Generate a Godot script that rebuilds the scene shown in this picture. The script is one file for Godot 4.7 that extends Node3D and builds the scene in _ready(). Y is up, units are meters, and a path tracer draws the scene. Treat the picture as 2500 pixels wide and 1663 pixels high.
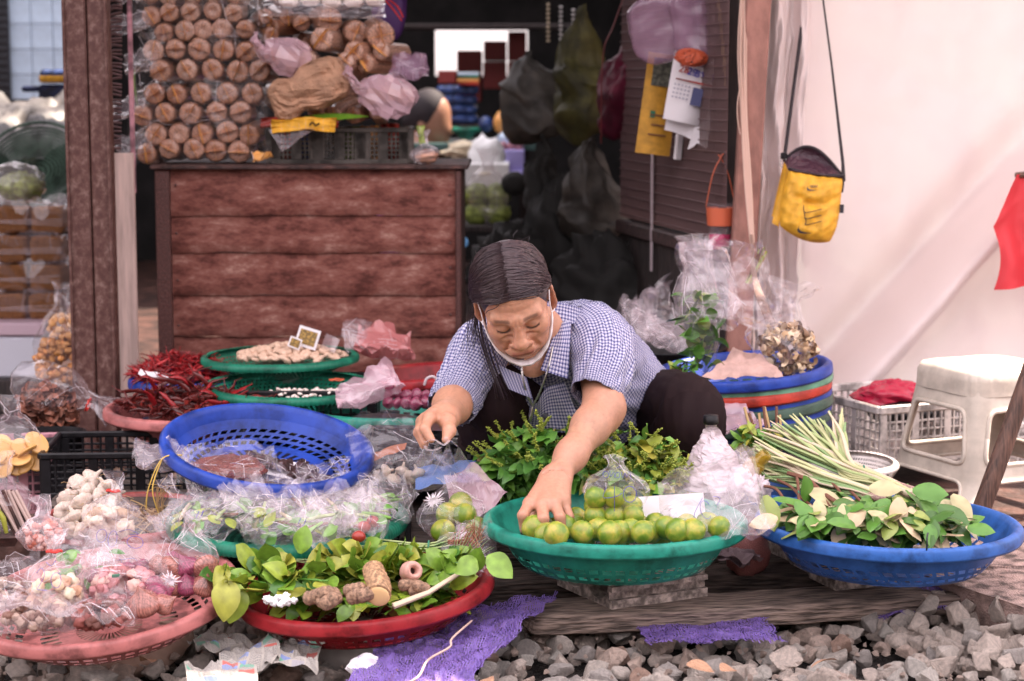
extends Node3D
# A market stall beside a railway track: a woman picks limes among trays of produce.

var rng := RandomNumberGenerator.new()
var nz := FastNoiseLite.new()
var used := {}
var M := {}
var T := {}
var nth := ["first", "second", "third", "fourth", "fifth", "sixth", "seventh", "eighth", "ninth", "tenth", "eleventh", "twelfth", "thirteenth", "fourteenth", "fifteenth", "sixteenth"]
var V := {}


class Acc:
	var v := PackedVector3Array()
	var ix := PackedInt32Array()
	var uv := PackedVector2Array()
	var col := PackedColorArray()
	var tint := Color(1, 1, 1)
	var tinted := false

	func vert(p: Vector3, t := Vector2.ZERO) -> int:
		v.append(p)
		uv.append(t)
		col.append(tint)
		return v.size() - 1

	func grid(nu: int, nv: int, f: Callable, skip = null, us := Vector2.ONE) -> void:
		var b := v.size()
		for j in nv + 1:
			for i in nu + 1:
				vert(f.call(float(i) / nu, float(j) / nv), Vector2(float(i) / nu, float(j) / nv) * us)
		var test: bool = skip != null
		for j in nv:
			for i in nu:
				if test and skip.call(i, j):
					continue
				var a := b + j * (nu + 1) + i
				ix.append_array(PackedInt32Array([a, a + 1, a + nu + 2, a, a + nu + 2, a + nu + 1]))

	func lathe(prof: Array, segs: int, skip = null, skew := 0.0, r_fn = null) -> void:
		var n := prof.size() - 1
		var bend: bool = r_fn != null
		grid(segs, n, func(a: float, b: float) -> Vector3:
			var p: Vector2 = prof[int(round(b * n))]
			var th := a * TAU + skew * b
			var r: float = p.x
			if bend:
				r += r_fn.call(a, b)
			return Vector3(r * cos(th), p.y, r * sin(th)), skip)

	func tube(pts: Array, radii, segs := 6, flat := 1.0) -> void:
		var n := pts.size()
		var b0 := v.size()
		var up := Vector3.UP
		var t0: Vector3 = (pts[1] - pts[0]).normalized()
		if absf(t0.y) > 0.9:
			up = Vector3.RIGHT
		var nn := t0.cross(up).normalized()
		var run := 0.0
		for i in n:
			var t: Vector3 = (pts[mini(i + 1, n - 1)] - pts[maxi(i - 1, 0)]).normalized()
			nn = (nn - t * nn.dot(t)).normalized()
			var bb := t.cross(nn)
			var r: float = radii[i] if radii is Array else radii
			if i > 0:
				run += pts[i].distance_to(pts[i - 1])
			for k in segs + 1:
				var th := TAU * k / segs
				vert(pts[i] + (nn * cos(th) - bb * sin(th) * flat) * r, Vector2(float(k) / segs, run))
		for i in n - 1:
			for k in segs:
				var a := b0 + i * (segs + 1) + k
				ix.append_array(PackedInt32Array([a, a + 1, a + segs + 2, a, a + segs + 2, a + segs + 1]))
		for e in 2:
			var i := 0 if e == 0 else n - 1
			var c := vert(pts[i])
			for k in segs:
				var a := b0 + i * (segs + 1) + k
				ix.append_array(PackedInt32Array([c, a + 1, a] if e == 0 else [c, a, a + 1]))

	func face(ps: Array, away: Vector3) -> void:  # a convex polygon turned from a point
		var n: Vector3 = (ps[2] - ps[0]).cross(ps[1] - ps[0])
		var mid := Vector3.ZERO
		for p in ps:
			mid += p
		if n.dot(mid / ps.size() - away) < 0:
			ps = ps.duplicate()
			ps.reverse()
		var w := 0
		var ax := n.abs()
		if ax.x > ax.y and ax.x > ax.z:
			w = 1
		elif ax.z > ax.y:
			w = 2
		var b := v.size()
		for p in ps:
			vert(p, Vector2(p.z, p.y) if w == 1 else (Vector2(p.x, p.y) if w == 2 else Vector2(p.x, p.z)))
		for k in range(1, ps.size() - 1):
			ix.append_array(PackedInt32Array([b, b + k, b + k + 1]))

	func box(s: Vector3, x := Transform3D.IDENTITY, r := 0.003) -> void:
		var h := s / 2.0
		r = minf(r, minf(h.x, minf(h.y, h.z)) * 0.6)
		var c := func(sx: int, sy: int, sz: int, keep: int) -> Vector3:
			var p := Vector3(sx * h.x, sy * h.y, sz * h.z)
			var q := Vector3(sx * (h.x - r), sy * (h.y - r), sz * (h.z - r))
			if keep == 0:
				q.x = p.x
			elif keep == 1:
				q.y = p.y
			else:
				q.z = p.z
			return x * q
		var o := x.origin
		for s1 in [-1, 1]:
			face([c.call(s1, -1, -1, 0), c.call(s1, 1, -1, 0), c.call(s1, 1, 1, 0), c.call(s1, -1, 1, 0)], o)
			face([c.call(-1, s1, -1, 1), c.call(1, s1, -1, 1), c.call(1, s1, 1, 1), c.call(-1, s1, 1, 1)], o)
			face([c.call(-1, -1, s1, 2), c.call(1, -1, s1, 2), c.call(1, 1, s1, 2), c.call(-1, 1, s1, 2)], o)
			for s2 in [-1, 1]:
				face([c.call(s1, s2, -1, 0), c.call(s1, s2, 1, 0), c.call(s1, s2, 1, 1), c.call(s1, s2, -1, 1)], o)
				face([c.call(s1, -1, s2, 0), c.call(s1, 1, s2, 0), c.call(s1, 1, s2, 2), c.call(s1, -1, s2, 2)], o)
				face([c.call(-1, s1, s2, 1), c.call(1, s1, s2, 1), c.call(1, s1, s2, 2), c.call(-1, s1, s2, 2)], o)
				for s3 in [-1, 1]:
					face([c.call(s1, s2, s3, 0), c.call(s1, s2, s3, 1), c.call(s1, s2, s3, 2)], o)

	func add(o: Acc, x: Transform3D) -> void:
		var b := v.size()
		v.append_array(x * o.v)
		uv.append_array(o.uv)
		if tinted:
			for k in o.col.size():
				col.append(tint)
		else:
			col.append_array(o.col)
		for k in o.ix:
			ix.append(k + b)

	func mesh(smooth := true, weld := false, colors := false) -> ArrayMesh:
		var arr := []
		arr.resize(Mesh.ARRAY_MAX)
		var n := PackedVector3Array()
		if smooth:
			n.resize(v.size())
			for t in range(0, ix.size(), 3):
				var a := ix[t]
				var b := ix[t + 1]
				var c := ix[t + 2]
				var w := (v[c] - v[a]).cross(v[b] - v[a])
				n[a] += w
				n[b] += w
				n[c] += w
			if weld:
				var at := {}
				for k in v.size():
					var q := Vector3i((v[k] * 20000.0).round())
					at[q] = at.get(q, Vector3.ZERO) + n[k]
				for k in v.size():
					n[k] = at[Vector3i((v[k] * 20000.0).round())]
			for k in n.size():
				n[k] = n[k].normalized() if n[k].length_squared() > 1e-30 else Vector3.UP
			arr[Mesh.ARRAY_VERTEX] = v
			arr[Mesh.ARRAY_NORMAL] = n
			arr[Mesh.ARRAY_TEX_UV] = uv
			if colors:
				arr[Mesh.ARRAY_COLOR] = col
			arr[Mesh.ARRAY_INDEX] = ix
		else:
			var vv := PackedVector3Array()
			var uu := PackedVector2Array()
			var cc := PackedColorArray()
			for t in range(0, ix.size(), 3):
				var a := v[ix[t]]
				var b := v[ix[t + 1]]
				var c := v[ix[t + 2]]
				var w := (c - a).cross(b - a)
				if w.length_squared() < 1e-30:
					continue
				w = w.normalized()
				for k in 3:
					vv.append(v[ix[t + k]])
					uu.append(uv[ix[t + k]])
					n.append(w)
					if colors:
						cc.append(col[ix[t + k]])
			arr[Mesh.ARRAY_VERTEX] = vv
			arr[Mesh.ARRAY_NORMAL] = n
			arr[Mesh.ARRAY_TEX_UV] = uu
			if colors:
				arr[Mesh.ARRAY_COLOR] = cc
		var m := ArrayMesh.new()
		m.add_surface_from_arrays(Mesh.PRIMITIVE_TRIANGLES, arr)
		return m


class Field:  # a body: tapered capsules and ellipsoids joined smoothly, meshed with surface nets
	var kind := PackedInt32Array()
	var pa := PackedVector3Array()
	var pb := PackedVector3Array()
	var ra := PackedFloat32Array()
	var rb := PackedFloat32Array()
	var kk := PackedFloat32Array()
	var bas: Array[Basis] = []

	func cap(a: Vector3, b: Vector3, r1: float, r2: float, k := 0.02, cut := false) -> void:
		kind.append(1 if cut else 0)
		pa.append(a)
		pb.append(b)
		ra.append(r1)
		rb.append(r2)
		kk.append(k)
		bas.append(Basis.IDENTITY)

	func chain(ps: Array, rs: Array, k := 0.02) -> void:
		for i in ps.size() - 1:
			cap(ps[i], ps[i + 1], rs[i], rs[i + 1], k)

	func ell(c: Vector3, r: Vector3, k := 0.02, cut := false, b := Basis.IDENTITY) -> void:
		kind.append(3 if cut else 2)
		pa.append(c)
		pb.append(r)
		ra.append(0.0)
		rb.append(0.0)
		kk.append(k)
		bas.append(b.inverse())

	func at(p: Vector3) -> float:
		var d := 9.0
		for i in kind.size():
			var e: float
			var c := kind[i]
			if c < 2:
				var ab := pb[i] - pa[i]
				var t := clampf((p - pa[i]).dot(ab) / maxf(ab.length_squared(), 1e-12), 0.0, 1.0)
				e = p.distance_to(pa[i] + ab * t) - lerpf(ra[i], rb[i], t)
			else:
				var q := bas[i] * (p - pa[i])
				var k0 := (q / pb[i]).length()
				var k1 := (q / (pb[i] * pb[i])).length()
				e = k0 * (k0 - 1.0) / maxf(k1, 1e-9)
			var k := kk[i]
			if c & 1:
				var h := maxf(k - absf(-e - d), 0.0) / k
				d = maxf(d, -e) + h * h * k * 0.25
			else:
				var h := maxf(k - absf(e - d), 0.0) / k
				d = minf(d, e) - h * h * k * 0.25
		return d

	func polygonise(out: Acc, lo: Vector3, hi: Vector3, cell: float, x := Transform3D.IDENTITY, paint = null) -> void:
		var B := 4
		var nb := Vector3i(((hi - lo) / (cell * B)).ceil()) + Vector3i.ONE
		var n := nb * B + Vector3i.ONE
		var f := PackedFloat32Array()
		f.resize(n.x * n.y * n.z)
		f.fill(1e9)
		var sy := n.x
		var sz := n.x * n.y
		var live: Array[Vector3i] = []
		var reach := cell * B * 0.87 * 1.35
		for bz in nb.z:
			for by in nb.y:
				for bx in nb.x:
					var c := lo + Vector3(bx * B + B / 2.0, by * B + B / 2.0, bz * B + B / 2.0) * cell
					if absf(at(c)) < reach:
						live.append(Vector3i(bx, by, bz) * B)
		for o in live:
			for z in range(o.z, o.z + B + 1):
				for y in range(o.y, o.y + B + 1):
					var k := z * sz + y * sy + o.x
					for q in range(o.x, o.x + B + 1):
						if f[k] > 1e8:
							f[k] = at(lo + Vector3(q, y, z) * cell)
						k += 1
		var id := {}
		var has: bool = paint != null
		for o in live:
			for z in range(o.z, o.z + B):
				for y in range(o.y, o.y + B):
					for q in range(o.x, o.x + B):
						var k := z * sz + y * sy + q
						var g := [f[k], f[k + 1], f[k + sy], f[k + sy + 1], f[k + sz], f[k + sz + 1], f[k + sz + sy], f[k + sz + sy + 1]]
						var neg := 0
						for t in 8:
							if g[t] < 0.0:
								neg += 1
						if neg == 0 or neg == 8:
							continue
						var sum := Vector3.ZERO
						var m := 0
						for e in [[0, 1], [2, 3], [4, 5], [6, 7], [0, 2], [1, 3], [4, 6], [5, 7], [0, 4], [1, 5], [2, 6], [3, 7]]:
							var a: int = e[0]
							var b: int = e[1]
							if (g[a] < 0.0) != (g[b] < 0.0):
								var t: float = g[a] / (g[a] - g[b])
								sum += Vector3(a & 1, (a >> 1) & 1, a >> 2).lerp(Vector3(b & 1, (b >> 1) & 1, b >> 2), t)
								m += 1
						var p := lo + (Vector3(q, y, z) + sum / m) * cell
						if has:
							out.tint = paint.call(p)
						id[k] = out.vert(x * p)
		for k in id:
			var s0 := f[k] < 0.0
			for e in [[1, sy, sz], [sy, sz, 1], [sz, 1, sy]]:
				if (f[k + e[0]] < 0.0) == s0:
					continue
				var a: int = k
				var b: int = k - e[1]
				var c: int = k - e[1] - e[2]
				var d: int = k - e[2]
				if not (id.has(b) and id.has(c) and id.has(d)):
					continue
				if s0:
					out.ix.append_array(PackedInt32Array([id[a], id[d], id[c], id[a], id[c], id[b]]))
				else:
					out.ix.append_array(PackedInt32Array([id[a], id[b], id[c], id[a], id[c], id[d]]))


func numbered(parent: Node, called: String) -> String:
	var key := str(parent.get_instance_id()) + called
	var n: int = used.get(key, -1) + 1
	used[key] = n
	return called if n == 0 else "%s_%03d" % [called, n]


func tag(o: Node, label: String, category: String, group := "", kind := "") -> void:
	if label:
		o.set_meta("label", label)
	if category:
		o.set_meta("category", category)
	if group:
		o.set_meta("group", group)
	if kind:
		o.set_meta("kind", kind)


func thing(called: String, label: String, category: String, x := Transform3D.IDENTITY, group := "") -> Node3D:
	var o := Node3D.new()
	o.name = numbered(self, called)
	add_child(o, true)
	o.transform = x
	tag(o, label, category, group)
	return o


func part(called: String, m: Mesh, material: Material, parent: Node, x := Transform3D.IDENTITY, kind := "") -> MeshInstance3D:
	var o := MeshInstance3D.new()
	o.name = numbered(parent, called)
	o.mesh = m
	o.material_override = material
	o.transform = x
	parent.add_child(o, true)
	if kind:
		o.set_meta("kind", kind)
	if V.get("film") == m:  # pale tubes: highlights painted along the creases of crumpled film
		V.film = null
		part("crease_glint", V.crease_glint, M.crease_glint, o)
	return o


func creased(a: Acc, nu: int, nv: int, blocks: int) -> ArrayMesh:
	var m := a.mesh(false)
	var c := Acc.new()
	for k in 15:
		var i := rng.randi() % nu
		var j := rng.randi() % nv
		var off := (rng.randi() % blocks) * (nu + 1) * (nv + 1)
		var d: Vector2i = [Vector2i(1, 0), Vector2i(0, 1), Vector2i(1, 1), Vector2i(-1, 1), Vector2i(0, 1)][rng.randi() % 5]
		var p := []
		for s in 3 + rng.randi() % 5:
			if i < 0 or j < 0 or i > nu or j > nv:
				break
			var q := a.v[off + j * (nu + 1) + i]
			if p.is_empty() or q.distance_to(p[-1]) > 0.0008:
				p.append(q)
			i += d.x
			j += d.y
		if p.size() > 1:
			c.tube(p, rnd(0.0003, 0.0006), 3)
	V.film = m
	V.crease_glint = c.mesh(false)
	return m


func solo(called: String, m: Mesh, material: Material, label: String, category: String, x := Transform3D.IDENTITY, group := "") -> MeshInstance3D:
	var o := part(called, m, material, self, x)
	tag(o, label, category, group)
	return o


func struct(called: String, m: Mesh, material: Material, x := Transform3D.IDENTITY) -> MeshInstance3D:
	return part(called, m, material, self, x, "structure")


func many(called: String, m: Mesh, material: Material, parent: Node, xs: Array, tints := []) -> MultiMeshInstance3D:
	var mm := MultiMesh.new()
	mm.transform_format = MultiMesh.TRANSFORM_3D
	mm.use_colors = tints.size() > 0
	mm.mesh = m
	mm.instance_count = xs.size()
	for i in xs.size():
		mm.set_instance_transform(i, xs[i])
		if tints:
			mm.set_instance_color(i, tints[i % tints.size()])
	var o := MultiMeshInstance3D.new()
	o.name = numbered(parent, called)
	o.multimesh = mm
	o.material_override = material
	parent.add_child(o, true)
	o.set_meta("kind", "stuff")
	return o


func at(p: Vector3, ry := 0.0, rx := 0.0, rz := 0.0, s := 1.0) -> Transform3D:  # degrees
	return Transform3D(Basis.from_euler(Vector3(deg_to_rad(rx), deg_to_rad(ry), deg_to_rad(rz))).scaled(Vector3.ONE * s), p)


func rnd(a: float, b: float) -> float:
	return rng.randf_range(a, b)


func lin(r: float, g: float, b: float) -> Color:
	return Color(r, g, b).linear_to_srgb()


func smooth_line(ps: Array, per := 6) -> Array:
	var out := []
	for i in ps.size() - 1:
		var a: Vector3 = ps[maxi(i - 1, 0)]
		var b: Vector3 = ps[i]
		var c: Vector3 = ps[i + 1]
		var d: Vector3 = ps[mini(i + 2, ps.size() - 1)]
		for k in per:
			out.append(b.cubic_interpolate(c, a, d, float(k) / per))
	out.append(ps[ps.size() - 1])
	return out


func noise_tex(seed_: int, freq: float, stops: Array, size := 512, kind := FastNoiseLite.TYPE_SIMPLEX_SMOOTH, octaves := 4, gain := 0.5) -> NoiseTexture2D:
	var t := NoiseTexture2D.new()
	var n := FastNoiseLite.new()
	n.seed = seed_
	n.frequency = freq
	n.noise_type = kind
	n.fractal_octaves = octaves
	n.fractal_gain = gain
	t.noise = n
	t.width = size
	t.height = size
	t.seamless = true
	var g := Gradient.new()
	var offs := PackedFloat32Array()
	var cols := PackedColorArray()
	for s in stops:
		offs.append(s[0])
		var c = s[1]
		cols.append(Color(c, c, c) if c is float else c)
	g.offsets = offs
	g.colors = cols
	t.color_ramp = g
	return t


func mat(key: String, c: Color, rough := 0.6, o := {}) -> StandardMaterial3D:
	var m := StandardMaterial3D.new()
	m.resource_name = key
	m.albedo_color = c
	m.roughness = rough
	m.metallic_specular = o.get("spec", 0.5)
	m.metallic = o.get("metal", 0.0)
	if o.has("tex"):
		m.albedo_texture = o.tex
	if o.has("rtex"):
		m.roughness_texture = o.rtex
	if o.has("bump"):
		m.heightmap_enabled = true
		m.heightmap_texture = o.bump
		m.heightmap_scale = o.get("depth", 0.2)
	if o.has("tri"):
		m.uv1_triplanar = true
		m.uv1_scale = o.tri if o.tri is Vector3 else Vector3.ONE * o.tri
	if o.has("uv"):
		m.uv1_scale = o.uv
	if o.has("alpha"):
		m.transparency = BaseMaterial3D.TRANSPARENCY_ALPHA
		m.albedo_color.a = o.alpha
		m.cull_mode = BaseMaterial3D.CULL_DISABLED
	if o.has("back"):
		m.backlight_enabled = true
		m.backlight = Color(o.back, o.back, o.back)
		m.cull_mode = BaseMaterial3D.CULL_DISABLED
	if o.has("sss"):
		m.subsurf_scatter_enabled = true
		m.subsurf_scatter_strength = o.sss
	if o.get("vcol", false):
		m.vertex_color_use_as_albedo = true
	if o.has("coat"):
		m.clearcoat_enabled = true
		m.clearcoat = o.coat
		m.clearcoat_roughness = o.get("coat_rough", 0.1)
	if o.has("rim"):
		m.rim_enabled = true
		m.rim = o.rim
	if o.get("two", false):
		m.cull_mode = BaseMaterial3D.CULL_DISABLED
	M[key] = m
	return m


func _ready() -> void:
	rng.seed = 20240611
	nz.seed = 7
	nz.frequency = 1.0
	nz.fractal_octaves = 3
	var cam := Camera3D.new()
	cam.name = "camera"
	cam.position = Vector3(0, 1.05, 4)
	cam.rotation_degrees = Vector3(-7.5, 0, 0)
	cam.near = 0.05
	cam.far = 200.0
	var lens := CameraAttributesPhysical.new()
	lens.frustum_focal_length = 69.0
	lens.frustum_focus_distance = 3.72
	lens.exposure_aperture = 4.3
	cam.attributes = lens
	add_child(cam)
	cam.fov = 19.77
	var sky := Sky.new()
	var air := ProceduralSkyMaterial.new()
	air.sky_top_color = Color(1.0, 0.96, 0.99)
	air.sky_horizon_color = Color(0.70, 0.65, 0.645)
	air.sky_curve = 0.25
	air.sky_energy_multiplier = 1.0
	air.ground_bottom_color = Color(0.25, 0.22, 0.22)
	air.ground_horizon_color = Color(0.42, 0.38, 0.38)
	sky.sky_material = air
	var env := Environment.new()
	env.background_mode = Environment.BG_SKY
	env.sky = sky
	env.tonemap_mode = Environment.TONE_MAPPER_LINEAR
	env.tonemap_exposure = 3.6
	env.sdfgi_enabled = true
	env.ssao_enabled = true
	env.ssil_enabled = true
	var we := WorldEnvironment.new()
	we.name = "environment"
	we.environment = env
	add_child(we)
	var sun := DirectionalLight3D.new()
	sun.name = "sun"
	sun.light_energy = 1.5
	sun.light_color = Color(1.0, 0.93, 0.86)
	sun.light_angular_distance = 0.5
	sun.shadow_enabled = true
	add_child(sun)
	sun.look_at_from_position(Vector3.ZERO, Vector3(-0.5, -0.83, 0.22))
	textures()
	materials()
	setting()
	track()
	interior()
	left_shop()
	chest_goods()
	right_side()
	back_trays()
	front_trays()
	woman()


func textures() -> void:
	T.soft = noise_tex(1, 0.008, [[0.2, 0.82], [0.5, 0.92], [0.8, 1.0]], 512, FastNoiseLite.TYPE_SIMPLEX_SMOOTH, 6, 0.6)
	T.blotch = noise_tex(2, 0.009, [[0.25, 0.55], [0.5, 0.78], [0.75, 1.0]], 512, FastNoiseLite.TYPE_SIMPLEX_SMOOTH, 6, 0.6)
	T.fine = noise_tex(3, 0.12, [[0.2, 0.55], [0.8, 1.0]])
	T.grain = noise_tex(4, 0.03, [[0.2, 0.45], [0.45, 0.75], [0.8, 1.0]], 512, FastNoiseLite.TYPE_SIMPLEX_SMOOTH, 5)
	T.rust = noise_tex(5, 0.012, [[0.30, lin(0.075, 0.028, 0.023)], [0.47, lin(0.10, 0.045, 0.037)], [0.62, lin(0.135, 0.075, 0.064)], [0.80, lin(0.21, 0.15, 0.135)]], 1024, FastNoiseLite.TYPE_SIMPLEX_SMOOTH, 7, 0.72)
	T.board = noise_tex(6, 0.007, [[0.25, lin(0.08, 0.030, 0.025)], [0.42, lin(0.16, 0.066, 0.054)], [0.58, lin(0.21, 0.094, 0.078)], [0.72, lin(0.26, 0.145, 0.122)], [0.9, lin(0.42, 0.29, 0.25)]], 1024, FastNoiseLite.TYPE_SIMPLEX_SMOOTH, 8, 0.76)
	T.bump = noise_tex(8, 0.05, [[0.0, 0.0], [1.0, 1.0]], 512, FastNoiseLite.TYPE_SIMPLEX, 5)
	T.wave = noise_tex(9, 0.008, [[0.0, 0.0], [1.0, 1.0]], 512, FastNoiseLite.TYPE_SIMPLEX_SMOOTH, 3)
	T.stone = noise_tex(10, 0.012, [[0.25, 0.5], [0.5, 0.8], [0.62, 0.9], [0.8, 1.0]], 512, FastNoiseLite.TYPE_SIMPLEX_SMOOTH, 6)
	T.lime = noise_tex(11, 0.006, [[0.25, lin(0.12, 0.24, 0.02)], [0.45, lin(0.26, 0.36, 0.03)], [0.62, lin(0.5, 0.47, 0.06)], [0.8, lin(0.55, 0.42, 0.09)]], 512, FastNoiseLite.TYPE_SIMPLEX_SMOOTH, 5)
	T.skin = noise_tex(12, 0.03, [[0.25, 0.92], [0.5, 0.97], [0.8, 1.0]], 512, FastNoiseLite.TYPE_SIMPLEX_SMOOTH, 6)
	T.noodle = noise_tex(13, 0.05, [[0.2, 0.35], [0.45, 0.7], [0.7, 1.0]], 256)
	T.smudge = noise_tex(14, 0.009, [[0.25, 0.6], [0.45, 0.86], [0.62, 1.0]], 512, FastNoiseLite.TYPE_SIMPLEX_SMOOTH, 7, 0.65)
	# a small gingham check, woven: one thread of navy, one of white
	var n := 64
	var im := Image.create(n, n, false, Image.FORMAT_RGB8)
	for y in n:
		for x in n:
			var a := 1.0 if fmod(x, 32.0) < 15.0 else 0.0
			var b := 1.0 if fmod(y, 32.0) < 15.0 else 0.0
			var w := 0.9 + 0.1 * sin(x * 1.6) * sin(y * 1.6)
			var c := Color(0.74, 0.70, 0.80)
			if a + b > 1.5:
				c = Color(0.05, 0.05, 0.17)
			elif a + b > 0.5:
				c = Color(0.31, 0.31, 0.54)
			im.set_pixel(x, y, (c * w).linear_to_srgb())
	T.check = ImageTexture.create_from_image(im)
	# newsprint: columns of grey lines with pictures
	im = Image.create(256, 256, false, Image.FORMAT_RGB8)
	im.fill(lin(0.36, 0.325, 0.29))
	var y := 6
	while y < 250:
		for cx in 4:
			var x0 := 6 + cx * 62
			if rng.randf() < 0.09:
				im.fill_rect(Rect2i(x0, y, 54, 26), [lin(0.3, 0.28, 0.3), lin(0.45, 0.12, 0.1), lin(0.15, 0.35, 0.25), lin(0.2, 0.25, 0.45)][rng.randi() % 4])
			else:
				for r in 3:
					var x := x0
					while x < x0 + 50:
						var wd := rng.randi_range(2, 7)
						im.fill_rect(Rect2i(x, y + r * 4, wd, 2), lin(0.2, 0.19, 0.19))
						x += wd + 2
		y += 13
	T.news = ImageTexture.create_from_image(im)


func materials() -> void:
	var plastic := {"spec": 0.36, "tex": T.smudge, "tri": 2.2, "bump": T.wave, "depth": 0.12, "rtex": null}
	plastic.erase("rtex")
	for k in [["teal", 0.02, 0.26, 0.185], ["net_green", 0.015, 0.19, 0.115], ["blue", 0.022, 0.062, 0.36], ["sky_blue", 0.035, 0.13, 0.43], ["red", 0.34, 0.022, 0.028], ["pink", 0.48, 0.165, 0.155], ["brick_pink", 0.38, 0.08, 0.07], ["navy", 0.02, 0.03, 0.10], ["old_green", 0.07, 0.12, 0.09], ["pale_green", 0.16, 0.36, 0.24], ["bright_red", 0.5, 0.05, 0.03], ["black_plastic", 0.012, 0.011, 0.013], ["grey_plastic", 0.11, 0.095, 0.085], ["rose", 0.50, 0.24, 0.28], ["white_plastic", 0.66, 0.60, 0.57], ["stool_white", 0.66, 0.58, 0.49]]:
		mat(k[0], lin(k[1], k[2], k[3]), 0.38, plastic if k[0] != "stool_white" else {"tex": T.soft, "tri": 2.0, "spec": 0.4})
	mat("steel_rust", lin(0.85, 0.70, 0.66), 0.62, {"tex": T.rust, "tri": Vector3(2.6, 2.2, 2.6), "bump": T.fine, "depth": 0.03})
	mat("steel_brown", lin(0.125, 0.045, 0.038), 0.5, {"tex": T.fine, "tri": 3.0, "bump": T.bump, "depth": 0.08})
	mat("board", lin(0.92, 0.76, 0.72), 0.8, {"tex": T.board, "tri": Vector3(0.9, 2.2, 0.9), "bump": T.grain, "depth": 0.12, "spec": 0.3})
	mat("board_dark", lin(0.10, 0.045, 0.038), 0.7, {"tex": T.blotch, "tri": 3.0, "bump": T.bump, "depth": 0.2})
	mat("pale_wood", lin(0.62, 0.45, 0.40), 0.7, {"tex": T.soft, "tri": Vector3(7, 0.7, 7)})
	mat("plank", lin(0.33, 0.24, 0.195), 0.75, {"tex": T.grain, "tri": Vector3(0.8, 7.0, 7.0), "bump": T.grain, "depth": 0.7})
	mat("plank_dark", lin(0.12, 0.085, 0.07), 0.75, {"tex": T.grain, "tri": Vector3(0.8, 7.0, 7.0), "bump": T.grain, "depth": 0.6})
	mat("pole", lin(0.16, 0.08, 0.055), 0.6, {"tex": T.grain, "tri": Vector3(9, 1.0, 9), "bump": T.grain, "depth": 0.2})
	mat("concrete", lin(0.52, 0.36, 0.31), 0.9, {"tex": T.stone, "tri": 3.0, "bump": T.fine, "depth": 0.5})
	mat("block", lin(0.62, 0.50, 0.44), 0.95, {"tex": T.blotch, "tri": 6.0, "bump": T.bump, "depth": 0.12})
	mat("floor_red", lin(0.10, 0.045, 0.034), 0.6, {"tex": T.blotch, "tri": 1.3, "bump": T.bump, "depth": 0.2})
	mat("ground", lin(0.11, 0.09, 0.08), 0.95, {"tex": T.stone, "tri": 2.0, "bump": T.fine, "depth": 2.0})
	var k := 0
	for c in [lin(0.66, 0.57, 0.50), lin(0.70, 0.58, 0.50), lin(0.52, 0.46, 0.42), lin(0.70, 0.53, 0.44), lin(0.63, 0.57, 0.51), lin(0.46, 0.30, 0.23)]:
		mat("stone_%d" % k, c, 0.9, {"tex": T.soft, "tri": 0.8, "bump": T.bump, "depth": 0.5})
		k += 1
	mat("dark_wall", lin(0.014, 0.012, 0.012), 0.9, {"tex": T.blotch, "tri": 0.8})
	mat("dark_wood", lin(0.045, 0.030, 0.028), 0.7, {"tex": T.grain, "tri": Vector3(6, 0.7, 6)})
	mat("added_awning", lin(0.88, 0.62, 0.60), 0.7, {"back": 1.0})
	mat("roof", lin(0.10, 0.09, 0.09), 0.7, {})
	mat("tarp", lin(0.69, 0.585, 0.575), 0.42, {"back": 0.5, "bump": T.wave, "depth": 0.2, "tri": 1.5})
	mat("film", lin(0.97, 0.83, 0.92), 0.07, {"alpha": 0.045, "spec": 0.9})
	mat("crease_glint", lin(0.92, 0.84, 0.88), 0.1, {"alpha": 0.52, "spec": 0.8})  # pale film colour for painted crease highlights and gathered knots
	mat("film_haze", lin(0.95, 0.80, 0.87), 0.12, {"alpha": 0.12, "spec": 0.9})
	mat("film_clear", lin(0.9, 0.85, 0.9), 0.05, {"alpha": 0.015, "spec": 0.35})
	mat("film_dark", lin(0.05, 0.045, 0.05), 0.2, {"alpha": 0.75})
	mat("film_pink", lin(0.78, 0.52, 0.60), 0.16, {"alpha": 0.42, "spec": 0.75})
	mat("film_white", lin(0.60, 0.50, 0.53), 0.3, {"back": 0.5})
	mat("film_purple", lin(0.42, 0.24, 0.36), 0.2, {"alpha": 0.32})
	mat("cord", lin(0.58, 0.40, 0.33), 0.8, {})
	mat("rubber", lin(0.55, 0.10, 0.04), 0.5, {})
	mat("rubber_amber", lin(0.75, 0.36, 0.10), 0.45, {})
	mat("red_ring", lin(0.6, 0.03, 0.02), 0.5, {})
	mat("ink", lin(0.06, 0.05, 0.40), 0.4, {})
	mat("ink_black", lin(0.02, 0.02, 0.03), 0.5, {})
	mat("paper", lin(0.74, 0.70, 0.72), 0.8, {"back": 0.4})
	mat("news", Color.WHITE, 0.85, {"tex": T.news, "two": true})
	mat("kraft", lin(0.46, 0.255, 0.155), 0.75, {"tex": T.soft, "tri": 4.0, "bump": T.bump, "depth": 0.3})
	mat("roll", lin(0.66, 0.35, 0.24), 0.5, {"tex": T.blotch, "tri": Vector3(1.2, 14, 1.2), "coat": 0.6, "coat_rough": 0.12})
	mat("roll_1", lin(0.72, 0.42, 0.31), 0.45, {"tex": T.blotch, "tri": Vector3(1.2, 14, 1.2), "coat": 0.6})
	mat("roll_2", lin(0.56, 0.27, 0.17), 0.5, {"tex": T.blotch, "tri": Vector3(1.2, 14, 1.2), "coat": 0.6})
	mat("noodle", lin(0.78, 0.31, 0.10), 0.7, {"tex": T.noodle, "tri": Vector3(16, 60, 16), "bump": T.noodle, "depth": 1.0})
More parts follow.
